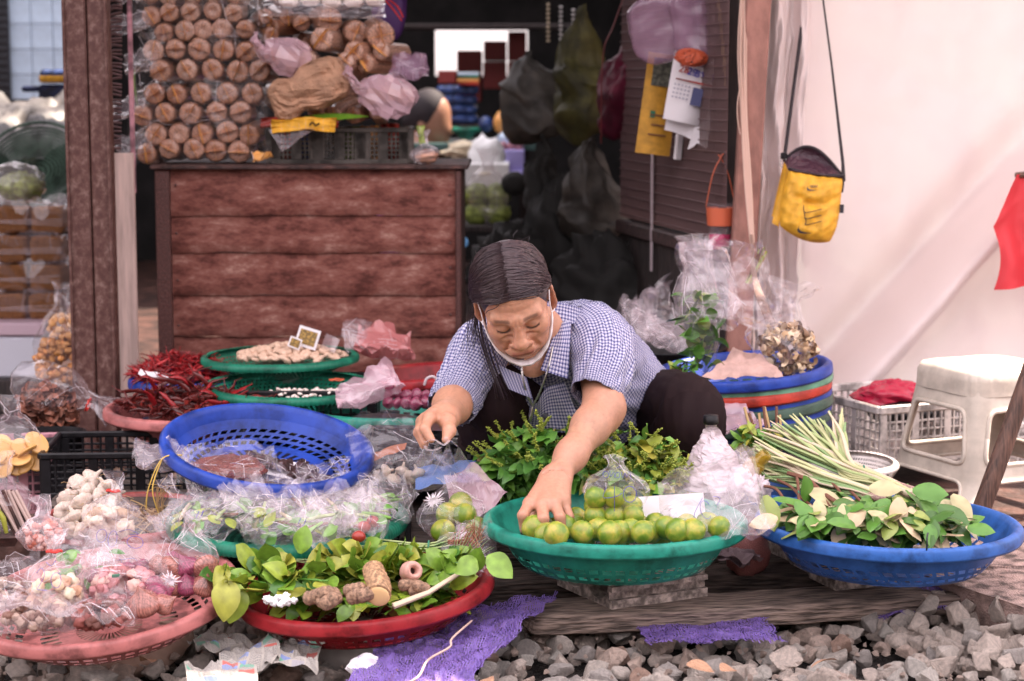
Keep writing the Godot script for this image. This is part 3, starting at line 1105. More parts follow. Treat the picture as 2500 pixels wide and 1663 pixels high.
	var fl: Vector3 = Vector3(0.645, 1.259, -1.02)
	var fr: Vector3 = Vector3(0.772, 1.259, -1.02)
	var f2: Vector3 = Vector3(0.621, 0.554, -1)
	var f3: Vector3 = Vector3(0.724, 0.486, -1)
	a = Acc.new()
	a.grid(44, 60, func(u: float, v: float) -> Vector3:
		var bl := f2 + Vector3(0, -0.2, 0)
		var br := f3 + Vector3(0, -0.2, 0)
		var p := bl.lerp(br, u).lerp((fl + Vector3(0, 0.35, 0)).lerp(fr + Vector3(0, 0.35, 0), u), v)
		p.z += 0.022 * sin(u * 13.0 + v * 5.0 + 2.0 * nz.get_noise_2d(u * 2.0, v * 3.0)) + 0.012 * nz.get_noise_2d(u * 6.0, v * 9.0)
		p.x += 0.012 * nz.get_noise_2d(v * 5.0, 3.0)
		return p)
	solo("tarpaulin_flap", a.mesh(), M.tarp, "narrow rumpled white tarpaulin flap beside the wooden post", "tarpaulin")


func net_mesh(f: Callable, nu: int, nv: int, w: float, seed_: float) -> ArrayMesh:
	var a := Acc.new()
	for dir in 2:
		var n := nu if dir == 0 else nv
		var m := nv if dir == 0 else nu
		for i in n + 1:
			if rng.randf() < 0.03:
				continue
			var b := a.v.size()
			var cut0 := 0 if rng.randf() > 0.15 else rng.randi() % 5
			for j in m + 1:
				var s := (i + 0.18 * sin(j * 1.7 + i)) / n
				var t := (j + (rnd(-0.12, 0.12) if j > 0 and j < m else rnd(-2.5, 2.5))) / m
				var p: Vector3 = f.call(s, t) if dir == 0 else f.call(t, s)
				var q: Vector3 = (f.call(s + 0.01, t) if dir == 0 else f.call(t, s + 0.01)) - p
				q = q.normalized() * w * 0.5
				p.y += 0.0006 * (1.0 if (i + j + dir) % 2 == 0 else -1.0)
				var hue := nz.get_noise_2d(s * 3.0 + seed_, t * 3.0)
				a.tint = Color(1.0 + 1.1 * maxf(hue, 0.0), 1.0, 1.0) * (1.0 + 0.35 * nz.get_noise_2d(i * 3.1, j * 0.7))
				a.vert(p - q)
				a.vert(p + q)
			for j in range(cut0, m):
				var k := b + j * 2
				a.ix.append_array(PackedInt32Array([k, k + 1, k + 3, k, k + 3, k + 2]))
	return a.mesh(true, false, true)


func track() -> void:
	var bal := Node3D.new()
	bal.name = "track_ballast"
	add_child(bal)
	bal.set_meta("kind", "structure")
	var shapes := []
	for k in 14:
		shapes.append(blob_mesh(Vector3(1.0, 0.72, 0.85), k * 1.37 + 0.3, 0.05, 2.5, 20, 13, 1.0, true))
	var spots := []
	var nx := 34
	for j in 18:
		for i in nx:
			var p := Vector3(-1.05 + (i + 0.5 * (j % 2)) * 0.064 + rnd(-0.017, 0.017), 0, 0.78 - j * 0.052 + rnd(-0.015, 0.015))
			if p.x > 0.80 + (p.z - 0.19) * 0.556 or p.z < 0.16 and p.x > 0.6:
				continue
			spots.append(p)
	spots.sort_custom(func(p, q): return p.z > q.z)
	var rest := []
	for k in spots.size():
		var p: Vector3 = spots[k]
		var s := rnd(0.024, 0.040)
		p.y = s * 0.25 - 0.005 + rnd(-0.012, 0.012) + 0.062 * smoothstep(0.30, 0.02, 0.79 + (p.z - 0.19) * 0.556 - p.x) * smoothstep(0.15, 0.3, p.z)
		var x := at(p, rnd(0, 360), rnd(-35, 35), rnd(-35, 35), s)
		if k < 298:
			part("stone", shapes[rng.randi() % shapes.size()], M["stone_%d" % ((rng.randi() % 5) if rng.randf() < 0.93 else 5)], bal, x)
		else:
			rest.append(x)
	for k in 700:
		rest.append(at(Vector3(rnd(-1.05, 1.0), rnd(-0.022, 0.0), rnd(-0.1, 0.85)), rnd(0, 360), rnd(-40, 40), rnd(-40, 40), rnd(0.018, 0.03)))
	for k in 260:
		var z := rnd(0.22, 0.85)
		rest.append(at(Vector3(0.79 + (z - 0.19) * 0.556 - rnd(0.0, 0.2), rnd(0.0, 0.035), z), rnd(0, 360), rnd(-40, 40), rnd(-40, 40), rnd(0.02, 0.032)))
	many("small_stones", shapes[3], M.stone_1, bal, rest)
	rest = []
	for k in 420:
		rest.append(at(Vector3(rnd(-1.0, 0.85), rnd(0.004, 0.026), rnd(0.25, 0.8)), rnd(0, 360), rnd(-40, 40), rnd(-40, 40), rnd(0.004, 0.011)))
	many("grit", shapes[5], M.stone_3, bal, rest)
	# planks
	var plank := func(called: String, label: String, l: float, w: float, t: float, x: Transform3D, m: String, sd: float) -> void:
		var a := Acc.new()
		a.grid(26, 60, func(u: float, v: float) -> Vector3:
			var th := u * TAU
			var e := pow(absf(cos(th)), 0.25) * signf(cos(th))
			var f := pow(absf(sin(th)), 0.25) * signf(sin(th))
			var k := 1.0 - 0.25 * pow(maxf(0.0, 1.0 - v * 24.0), 2.0) - 0.25 * pow(maxf(0.0, v * 24.0 - 23.0), 2.0)
			if v < 0.001 or v > 0.999:
				k = 0.02
			var xx := (v - 0.5) * l
			xx += 0.02 * nz.get_noise_2d(u * 3.0, sd) * (absf(v - 0.5) * 2.0)
			var wob := 1.0 + 0.05 * nz.get_noise_2d(xx * 6.0, e * 2.0 + sd) + 0.02 * nz.get_noise_2d(xx * 25.0, e * 9.0)
			return Vector3(xx, -f * t * 0.5 * k * wob + 0.004 * nz.get_noise_2d(xx * 3.0, sd + 4.0), e * w * 0.5 * k * wob))
		solo(called, a.mesh(), M[m], label, "plank", x)
	plank.call("plank", "weathered grey brown plank lying under both concrete blocks", 0.96, 0.125, 0.042, at(Vector3(0.492, 0.048, 0.332), 10.0), "plank", 1.0)
	plank.call("plank", "dark old beam lying behind the front plank, half under the green lime tray", 1.25, 0.10, 0.06, at(Vector3(0.36, 0.05, 0.165), 6.0), "plank_dark", 5.0)
	plank.call("plank", "short dark board end poking out under the blue leaf tray", 0.5, 0.10, 0.05, at(Vector3(0.66, 0.06, 0.06), 4.0), "plank_dark", 8.0)
	# concrete blocks
	var blk := func(label: String, s: Vector3, x: Transform3D, first: bool) -> void:
		var c := CSGBox3D.new()
		c.name = numbered(self, "concrete_block")
		c.size = s
		c.material = M.block
		add_child(c, true)
		c.transform = x
		tag(c, label, "concrete block", "concrete blocks under the trays")
		if first:
			for k in 2:
				var g := CSGBox3D.new()
				g.name = "groove" if k == 0 else "groove_001"
				g.operation = CSGShape3D.OPERATION_SUBTRACTION
				g.size = Vector3(s.x * 1.2, 0.016, 0.022)
				g.position = Vector3(0, 0.012 - k * 0.026, s.z / 2.0)
				g.rotation_degrees.x = 45.0 * 0
				g.material = M.block
				c.add_child(g)
			for k in 3:
				var h := CSGCylinder3D.new()
				h.name = numbered(c, "hollow")
				h.operation = CSGShape3D.OPERATION_SUBTRACTION
				h.radius = 0.028
				h.height = s.x * 0.9
				h.sides = 20
				h.material = M.block
				h.transform = Transform3D(Basis.from_euler(Vector3(0, 0, PI / 2.0)).scaled_local(Vector3(1, 1, 1.35)), Vector3(-s.x * 0.2, 0, s.z * (0.32 - 0.3 * k)))
				c.add_child(h)
		else:
			var h := CSGBox3D.new()
			h.name = "hollow"
			h.operation = CSGShape3D.OPERATION_SUBTRACTION
			h.size = Vector3(0.085, 0.026, 0.3)
			h.position = Vector3(0.02, 0.004, s.z / 2.0)
			h.material = M.block
			c.add_child(h)
	blk.call("grooved hollow concrete block carrying the green lime tray", Vector3(0.215, 0.078, 0.30), Transform3D(Basis(Vector3.UP, deg_to_rad(28)), Vector3(0.212, 0.108, 0.245)), true)
	blk.call("concrete block with a slot in its end carrying the blue leaf tray", Vector3(0.205, 0.066, 0.30), Transform3D(Basis(Vector3.UP, deg_to_rad(20)), Vector3(0.675, 0.103, 0.115)), false)
	# purple netting
	var quad := func(p0: Vector3, p1: Vector3, p2: Vector3, p3: Vector3, amp: float, sd: float) -> Callable:
		return func(u: float, v: float) -> Vector3:
			var p := p0.lerp(p1, u).lerp(p3.lerp(p2, u), v)
			p.y += amp * (nz.get_noise_2d(p.x * 9.0 + sd, p.z * 9.0) + 0.35 * nz.get_noise_2d(p.x * 15.0, p.z * 15.0 + sd)) + amp * 0.5
			p.x += 0.012 * nz.get_noise_2d(v * 5.0 + sd, u * 5.0)
			p.z += 0.012 * nz.get_noise_2d(u * 5.0, v * 5.0 + sd)
			return p
	solo("net_sack", net_mesh(quad.call(Vector3(-0.201, 0.06, 0.456), Vector3(0.079, 0.085, 0.403), Vector3(-0.075, 0.05, 0.846), Vector3(-0.287, 0.04, 0.827), 0.016, 1.0), 84, 74, 0.0024, 1.0), M.purple_net, "large crumpled purple net sack spilling over the stones at centre", "net sack")
	solo("net_sack", net_mesh(quad.call(Vector3(0.233, 0.035, 0.435), Vector3(0.479, 0.04, 0.393), Vector3(0.489, 0.045, 0.561), Vector3(0.253, 0.04, 0.561), 0.010, 4.0), 84, 22, 0.0024, 5.0), M.purple_net, "strip of purple netting caught under the front plank", "net sack")
	solo("net_sack", net_mesh(quad.call(Vector3(0.678, 0.03, 0.318), Vector3(1.002, 0.04, 0.182), Vector3(0.973, 0.05, 0.296), Vector3(0.702, 0.04, 0.393), 0.010, 8.0), 90, 12, 0.0022, 9.0), M.purple_net, "frayed purple netting at the right end of the plank", "net sack")
	solo("net_sack", net_mesh(quad.call(Vector3(0.784, 0.07, 0.045), Vector3(0.956, 0.07, 0.081), Vector3(0.961, 0.065, 0.31), Vector3(0.796, 0.07, 0.289), 0.012, 3.0), 56, 40, 0.0026, 7.0), M.purple_net, "magenta purple netting between the plank and the pavement edge", "net sack")
	solo("net_sack", net_mesh(quad.call(Vector3(-0.052, 0.06, 0.085), Vector3(0.098, 0.06, 0.132), Vector3(0.096, 0.06, 0.225), Vector3(-0.042, 0.06, 0.201), 0.012, 6.0), 44, 14, 0.0026, 2.0), M.purple_net, "dark purple netting under the left edge of the green lime tray", "net sack")
	var a := Acc.new()
	a.tube(smooth_line([Vector3(-0.072, 0.1, 0.613), Vector3(-0.104, 0.095, 0.706), Vector3(-0.107, 0.09, 0.742), Vector3(-0.142, 0.085, 0.802), Vector3(-0.156, 0.08, 0.883), Vector3(-0.199, 0.06, 0.889)], 5), 0.002, 5)
	solo("cord", a.mesh(), M.cord, "pale twisted cord lying on the large purple net sack", "cord")
	for k in 26:
		a = Acc.new()
	# torn newspapers
	var np := [[Vector3(-0.519, 0.05, 0.579), Vector3(-0.417, 0.07, 0.614), Vector3(-0.41, 0.06, 0.769), Vector3(-0.515, 0.05, 0.786)], [Vector3(-0.421, 0.06, 0.58), Vector3(-0.336, 0.06, 0.613), Vector3(-0.333, 0.055, 0.765), Vector3(-0.42, 0.06, 0.744)], [Vector3(-0.558, 0.05, 0.749), Vector3(-0.439, 0.06, 0.744), Vector3(-0.414, 0.05, 0.881), Vector3(-0.525, 0.05, 0.904)], [Vector3(-0.589, 0.06, 0.557), Vector3(-0.506, 0.06, 0.535), Vector3(-0.476, 0.06, 0.64), Vector3(-0.546, 0.05, 0.633)]]
	var nl := ["crumpled newspaper sheet below the red leaf tray, left piece", "crumpled newspaper sheet below the red leaf tray, right piece", "torn newspaper flat on the stones at the bottom edge", "grey newspaper scrap in the shade of the pink tray"]
	for k in 4:
		var q: Array = np[k]
		solo("newspaper", sheet_mesh(q[0], q[1], q[2], q[3], 0.03, 8.0, k * 3.0, 16, 14), M.news, nl[k], "newspaper")
	a = Acc.new()
	var lf := leaf_mesh(0.05, 0.03, 0.8, 0.2, 3.0)
	var dl := [Vector3(-0.043, 0.05, 0.791), Vector3(0.303, 0.05, 0.711), Vector3(0.359, 0.05, 0.749), Vector3(-0.627, 0.05, 0.698), Vector3(0.564, 0.055, 0.702), Vector3(-0.204, 0.05, 0.749)]
	for k in dl.size():
		solo("dry_leaf", lf, M.kraft, "small dry leaf on the track stones " + ["at the bottom centre", "below the strip of purple netting", "right of the one below the purple netting", "under the pink tray", "near the bottom right corner", "left of the large purple sack"][k], "leaf", at(dl[k], k * 70.0, -10.0, 20.0), "dry leaves on the stones")
	solo("crumpled_paper", blob_mesh(Vector3(0.04, 0.025, 0.03), 4.0, 0.35, 2.0, 14, 9, 0.6, true), M.paper, "white crumpled paper under the edge of the purple net sack", "paper", at(Vector3(-0.256, 0.05, 0.724)))


func span(called: String, label: String, category: String, a: Vector3, b: Vector3, depth: float, m: String, group := "", r := 0.004) -> MeshInstance3D:
	var s := Vector3(absf(b.x - a.x), absf(b.y - a.y), depth)
	var c := (a + b) / 2.0 - Vector3(0, 0, depth / 2.0)
	return solo(called, block_mesh(s, r), M[m], label, category, at(c), group)


func hang_mesh(w: float, h: float, d: float, seed_: float, low := 0.45, amp := 0.03) -> ArrayMesh:  # a full bag hanging from its gathered top at the origin
	var a := Acc.new()
	a.grid(30, 24, func(u: float, v: float) -> Vector3:
		var th := (u if u < 0.999 else 0.0) * TAU
		var t := 1.0 - v
		var k := lerpf(0.12, 1.0, smoothstep(0.0, low, t)) * sqrt(maxf(0.0, 1.0 - pow(maxf(0.0, (t - 0.75) / 0.25), 2.0)))
		var pl := 1.0 + 0.16 * sin(th * 9.0 + seed_) * (1.0 - t)
		var p := Vector3(cos(th) * w * 0.5 * k * pl, -t * h, sin(th) * d * 0.5 * k * pl)
		var e := p + Vector3(seed_ * 3.0, seed_, 0)
		return p + Vector3(nz.get_noise_3dv(e * 4.0), nz.get_noise_3dv(e * 4.0 + Vector3(2, 2, 2)), nz.get_noise_3dv(e * 4.0 + Vector3(5, 5, 5))) * amp * 2.0 + Vector3(crinkle(e, 9.0), 0, crinkle(e + Vector3(3, 0, 0), 9.0)) * amp * 0.4)
	return a.mesh(true, true)


func interior() -> void:
	# counter with its goods, far back in the alley
	var c0: Vector3 = Vector3(-0.327, 0.806, -4.289)
	var o := thing("counter", "low stall counter with a dark green top far back in the alley", "counter", at(Vector3(c0.x + 0.1, 0.1, c0.z - 0.3)))
	part("counter_top", block_mesh(Vector3(0.55, 0.03, 0.7)), mat("counter_green", lin(0.06, 0.13, 0.12), 0.4), o, at(Vector3(0.05, c0.y - 0.12, 0)))
	for k in 4:
		part("leg", block_mesh(Vector3(0.04, c0.y - 0.14, 0.04)), M.dark_wood, o, at(Vector3(-0.18 + 0.46 * (k % 2), (c0.y - 0.14) / 2.0, -0.3 + 0.6 * (k / 2))))
	o = thing("stand", "low table in the alley holding the foam box and lilac crates", "table", at(Vector3(Vector3(-0.066, 0.645, -3.713).x, 0.1, Vector3(-0.066, 0.645, -3.713).z - 0.2)))
	part("table_top", block_mesh(Vector3(0.5, 0.02, 0.6)), M.dark_wood, o, at(Vector3(-0.02, Vector3(-0.066, 0.644, -3.713).y - 0.112, 0)))
	for k in 4:
		part("leg", block_mesh(Vector3(0.035, Vector3(-0.066, 0.644, -3.713).y - 0.124, 0.035)), M.dark_wood, o, at(Vector3(-0.22 + 0.4 * (k % 2), (Vector3(-0.066, 0.644, -3.713).y - 0.124) / 2.0, -0.25 + 0.5 * (k / 2))))
	span("foam_box", "white foam box on the far table, just right of the chest", "box", Vector3(-0.193, 0.737, -3.725), Vector3(-0.011, 0.647, -3.713), 0.28, "white_lit")
	span("carton_label", "small yellow label strip on the white foam box", "label", Vector3(-0.131, 0.702, -3.711), Vector3(-0.083, 0.693, -3.709), 0.008, "cream")
	span("crate_lilac", "lilac plastic crate, upper one of two at the alley edge", "crate", Vector3(-0.082, 0.783, -3.933), Vector3(0.05, 0.701, -3.922), 0.3, "lilac")
	span("crate_lilac", "lilac plastic crate, lower one of two at the alley edge", "crate", Vector3(-0.05, 0.7, -3.902), Vector3(0.05, 0.633, -3.893), 0.3, "lilac")
	span("cool_box", "pale blue cool box with a rounded lid behind the lilac crates", "box", Vector3(-0.06, 0.849, -4.143), Vector3(0.053, 0.774, -4.134), 0.3, "tile_blue", "", 0.02)
	for k in 4:
		solo("pink_cup", blob_mesh(Vector3(0.018, 0.022, 0.018), k, 0.05), M.rose, ["leftmost", "second", "third", "rightmost"][k] + " small pink cup standing on the upper lilac crate", "cup", at(Vector3(-0.068, 0.794, -3.985) + Vector3(0.032 * k, 0, 0)))
	solo("white_sack", blob_mesh(Vector3(0.07, 0.08, 0.06), 2.2, 0.4, 2.0), M.white_lit, "knotted white carrier bag beside the lilac crates", "bag", at(Vector3(-0.101, 0.757, -3.829)))
	for k in 7:
		var a := Acc.new()
		a.tube([Vector3(-0.06, 0, 0), Vector3(0, 0.012, 0.01), Vector3(0.06, 0.0, 0)], [0.008, 0.014, 0.006], 6)
		solo("dried_fish", a.mesh(), M.cream, ["bottom", "second", "third", "fourth", "fifth", "sixth", "topmost"][k] + " pale dried fish in the heap on the far counter", "fish", at(Vector3(-0.205, 0.753, -3.929) + Vector3(rnd(-0.04, 0.04), k * 0.008, rnd(-0.05, 0.05)), rnd(-30, 30)), "dried fish on the counter")
	net_colander("basket_green", "small bright green basket on the far counter before the seated woman", "net_green", at(Vector3(-0.194, 0.854, -4.245) - Vector3(0, 0.04, 0)), 0.062, 0.05, 40)
	for k in 4:
		span("blue_pack", ["topmost", "second", "third", "lowest"][k] + " blue wrapped pack in the stack behind the seated woman", "pack", Vector3(-0.333, 1.042, -4.572) + Vector3(rnd(-0.006, 0.006), -k * 0.043, 0), Vector3(-0.152, 1.002, -4.567) + Vector3(rnd(-0.006, 0.006), -k * 0.043, 0), 0.2, "pack_blue", "blue packs stacked in the alley", 0.012)
	span("pack_shelf", "dark shelf board under the stack of blue packs", "shelf", Vector3(-0.354, 0.87, -4.499), Vector3(-0.125, 0.856, -4.497), 0.3, "dark_wood")
	span("toy_box", "red cardboard box with a coloured end on top of the blue packs", "box", Vector3(-0.322, 1.105, -4.581), Vector3(-0.243, 1.049, -4.573), 0.2, "carton_red")
	o = thing("picture_box", "box with blue, green and orange stripes beside the red cardboard box", "box", at(Vector3(-0.19, 1.072, -4.576)))
	for k in 4:
		part("stripe", block_mesh(Vector3(0.09, 0.013, 0.15), 0.001), [M.bright_red, M.rubber_amber, M.net_green, M.tile_blue][k], o, at(Vector3(0, -0.022 + k * 0.0135, 0)))
	var cr := [[Vector3(-0.252, 1.199, -5.047), Vector3(-0.14, 1.102, -5.034)], [Vector3(-0.13, 1.242, -5.053), Vector3(-0.025, 1.152, -5.041)], [Vector3(-0.132, 1.148, -5.02), Vector3(-0.025, 1.024, -5.004)], [Vector3(-0.019, 1.284, -5.008), Vector3(0.066, 1.151, -4.99)], [Vector3(-0.019, 1.147, -4.99), Vector3(0.066, 0.955, -4.964)], [Vector3(-0.252, 1.101, -5.064), Vector3(-0.141, 0.964, -5.046)]]
	var cl := ["dark red carton at the left against the bright opening", "dark red carton before the bright opening, middle of the stack", "dark red carton under the middle one of the stack", "tall dark red carton at the right of the bright opening, upper", "dark red carton at the right of the stack, lower", "dark red carton at the bottom left of the stack"]
	for k in 6:
		span("carton", cl[k], "carton", cr[k][0], cr[k][1], 0.3, "carton_red", "red cartons far back")
	solo("paper_bag", blob_mesh(Vector3(0.03, 0.045, 0.03), 3.0, 0.3), M.rubber_amber, "orange and white paper bag on the cool box", "bag", at(Vector3(-0.048, 0.887, -4.249)))
	solo("blue_pot", blob_mesh(Vector3(0.03, 0.035, 0.03), 1.0, 0.05), M.pack_blue, "small blue pot beside the orange paper bag", "pot", at(Vector3(-0.112, 0.879, -4.349)))
	# seated woman far back, seen from the side
	var f := Field.new()
	f.ell(Vector3(0, 0.03, 0), Vector3(0.085, 0.105, 0.075), 0.02)
	f.ell(Vector3(0.035, -0.03, 0), Vector3(0.055, 0.07, 0.055), 0.03)
	f.cap(Vector3(0.085, -0.005, 0), Vector3(0.098, -0.03, 0), 0.010, 0.013, 0.015)
	f.ell(Vector3(0.068, -0.085, 0), Vector3(0.022, 0.018, 0.022), 0.02)
	f.cap(Vector3(0.083, -0.058, -0.01), Vector3(0.083, -0.058, 0.01), 0.009, 0.009, 0.012)
	f.ell(Vector3(-0.02, -0.01, 0.07), Vector3(0.02, 0.032, 0.012), 0.006)
	f.cap(Vector3(-0.03, -0.05, 0), Vector3(-0.05, -0.17, 0), 0.045, 0.05, 0.03)
	f.cap(Vector3(-0.05, -0.2, -0.13), Vector3(-0.05, -0.2, 0.13), 0.06, 0.06, 0.04)
	f.cap(Vector3(-0.05, -0.2, 0), Vector3(-0.07, -0.52, 0), 0.13, 0.13, 0.04)
	f.chain([Vector3(-0.04, -0.2, 0.17), Vector3(0.0, -0.4, 0.2), Vector3(0.18, -0.38, 0.12)], [0.05, 0.042, 0.03])
	f.ell(Vector3(0.22, -0.38, 0.1), Vector3(0.045, 0.03, 0.02), 0.02)
	var a := Acc.new()
	f.polygonise(a, Vector3(-0.26, -0.68, -0.28), Vector3(0.3, 0.2, 0.28), 0.012, Transform3D.IDENTITY, func(p: Vector3) -> Color: return lin(0.40, 0.20, 0.13).srgb_to_linear() if p.y > -0.16 or p.x > 0.02 else lin(0.45, 0.16, 0.42).srgb_to_linear())
	o = thing("person", "woman in a pink and purple top sitting far back in the alley, in profile", "person", at(Vector3(-0.342, 0.883, -4.35), -20.0, 0, -8, 0.95))
	part("body", a.mesh(true, false, true), M.skin, o)
	f = Field.new()
	f.ell(Vector3(-0.022, 0.045, 0), Vector3(0.092, 0.108, 0.086), 0.02)
	f.ell(Vector3(-0.10, 0.0, 0), Vector3(0.04, 0.045, 0.045), 0.03)
	f.ell(Vector3(0.10, -0.02, 0), Vector3(0.075, 0.10, 0.2), 0.02, true)
	a = Acc.new()
	f.polygonise(a, Vector3(-0.16, -0.1, -0.12), Vector3(0.1, 0.18, 0.12), 0.01)
	part("hair", a.mesh(), M.black_cloth, o)
	# bags hanging in the dark part of the shop
	solo("hanging_bag", hang_mesh(0.2, 0.31, 0.18, 1.0), M.bag_grey, "big dull grey bag hanging in the shade left of the olive one", "bag", at(Vector3(0.065, 1.16, -2.369)))
	solo("hanging_bag", hang_mesh(0.15, 0.44, 0.15, 2.0), M.bag_olive, "dark olive green bag hanging in the middle of the dark shop", "bag", at(Vector3(0.212, 1.281, -2.183)))
	solo("hanging_bag", hang_mesh(0.13, 0.30, 0.12, 3.0), M.bag_maroon, "dark maroon bag hanging left of the yellow calendar page", "bag", at(Vector3(0.335, 1.195, -1.97)))
	solo("hanging_bag", hang_mesh(0.17, 0.36, 0.14, 4.0), M.bag_grey, "long dusty film bag hanging below the olive bag", "bag", at(Vector3(0.242, 0.887, -2.03)))
	solo("hanging_bag", hang_mesh(0.12, 0.3, 0.12, 5.0), M.bag_black, "black bag hanging under the grey one in the shade", "bag", at(Vector3(0.097, 0.901, -2.284)))
	a = Acc.new()
	a.tube(smooth_line([Vector3(0.337, 1.32, -1.886), Vector3(0.301, 1.218, -1.872), Vector3(0.27, 1.129, -1.86), Vector3(0.264, 0.873, -1.827)]), 0.006, 5, 0.3)
	solo("red_strap", a.mesh(), mat("strap_red", lin(0.25, 0.02, 0.02), 0.5), "thin red strap hanging beside the maroon bag", "strap")
	solo("rubbish_bag", blob_mesh(Vector3(0.17, 0.16, 0.14), 6.0, 0.45, 2.2, 36, 24), M.bag_black, "shiny black bag heaped on the floor beside the chest", "bag", at(Vector3(0.03, 0.437, -2.173)))
	solo("rubbish_bag", blob_mesh(Vector3(0.15, 0.24, 0.14), 7.0, 0.4, 2.2, 36, 24), M.bag_black, "tall black bag standing behind the woman, right of the heap", "bag", at(Vector3(0.181, 0.506, -2.182)))
	solo("rubbish_bag", blob_mesh(Vector3(0.19, 0.2, 0.14), 9.0, 0.4, 2.2, 36, 24), M.bag_black, "dark lumpy bag low behind the woman's shoulder", "bag", at(Vector3(0.29, 0.389, -1.864)))
	o = thing("cabbage_bag", "clear bag of green cabbages standing right of the chest corner", "bag", at(Vector3(-0.083, 0.58, -2.595)))
	part("bag_film", bag_mesh(0.17, 0.2, 0.13, 3.3), M.film_haze, o)
	for k in 4:
		solo("cabbage", blob_mesh(Vector3(0.045, 0.04, 0.045), k * 2.0, 0.2), M.cabbage, ["lower left", "lower right", "upper left", "upper right"][k] + " green cabbage in the clear bag beside the chest", "cabbage", at(Vector3(-0.083, 0.616, -2.6) + Vector3(-0.035 + 0.07 * (k % 2), 0.06 * (k / 2), 0.0)), "cabbages in a bag")
	solo("dark_gourd", blob_mesh(Vector3(0.045, 0.04, 0.04), 2.0, 0.1), M.bag_black, "round dark gourd beside the bag of cabbages", "gourd", at(Vector3(0.009, 0.717, -2.563)))
	solo("low_table", block_mesh(Vector3(0.35, 0.02, 0.25)), M.dark_wood, "dark low shelf under the cabbages beside the chest", "shelf", at(Vector3(-0.042, 0.57, -2.594)))
	solo("blue_light_spot", blob_mesh(Vector3(0.014, 0.016, 0.012), 1.0, 0.05), mat("light_spot_blue", lin(0.2, 0.5, 0.9), 0.3), "added blue ball for a painted spot of light beside the chest's right edge", "ball", at(Vector3(-0.138, 0.598, -1.589)))  # added ball, its bright blue painting a spot of light
	solo("dark_cloth", hang_mesh(0.1, 0.3, 0.04, 6.0, 0.2, 0.01), mat("cloth_purple", lin(0.07, 0.02, 0.12), 0.6), "dark purple cloth hanging above the right end of the chest", "cloth", at(Vector3(-0.359, 1.466, -1.804)))
	a = Acc.new()
	a.tube(smooth_line([Vector3(-0.357, 1.285, -1.377), Vector3(-0.328, 1.256, -1.373), Vector3(-0.299, 1.218, -1.368)]), 0.0022, 5)
	a.tube(smooth_line([Vector3(-0.352, 1.285, -1.377), Vector3(-0.314, 1.26, -1.373), Vector3(-0.295, 1.227, -1.369)]), 0.0022, 5)
	solo("red_string", a.mesh(), M.red_ring, "thin red string hanging in front of the purple cloth", "string")
	for k in 3:
		a = Acc.new()
		for i in 9:
			a.box(Vector3(0.012, 0.009, 0.01), at(Vector3(0.13, 1.33, -3.097) + Vector3(k * 0.045, -i * 0.016 - k * 0.01, 0)), 0.002)
		solo("bead_strip", a.mesh(false), M.cream if k == 0 else M.white_lit, ["left", "middle", "right"][k] + " pale beaded strip hanging high in the dark shop", "strip")
	solo("shelf_board", block_mesh(Vector3(0.9, 0.02, 0.35)), M.dark_wood, "dark shelf running across the back of the shop", "shelf", at(Vector3(-0.134, 1.301, -4.909)))


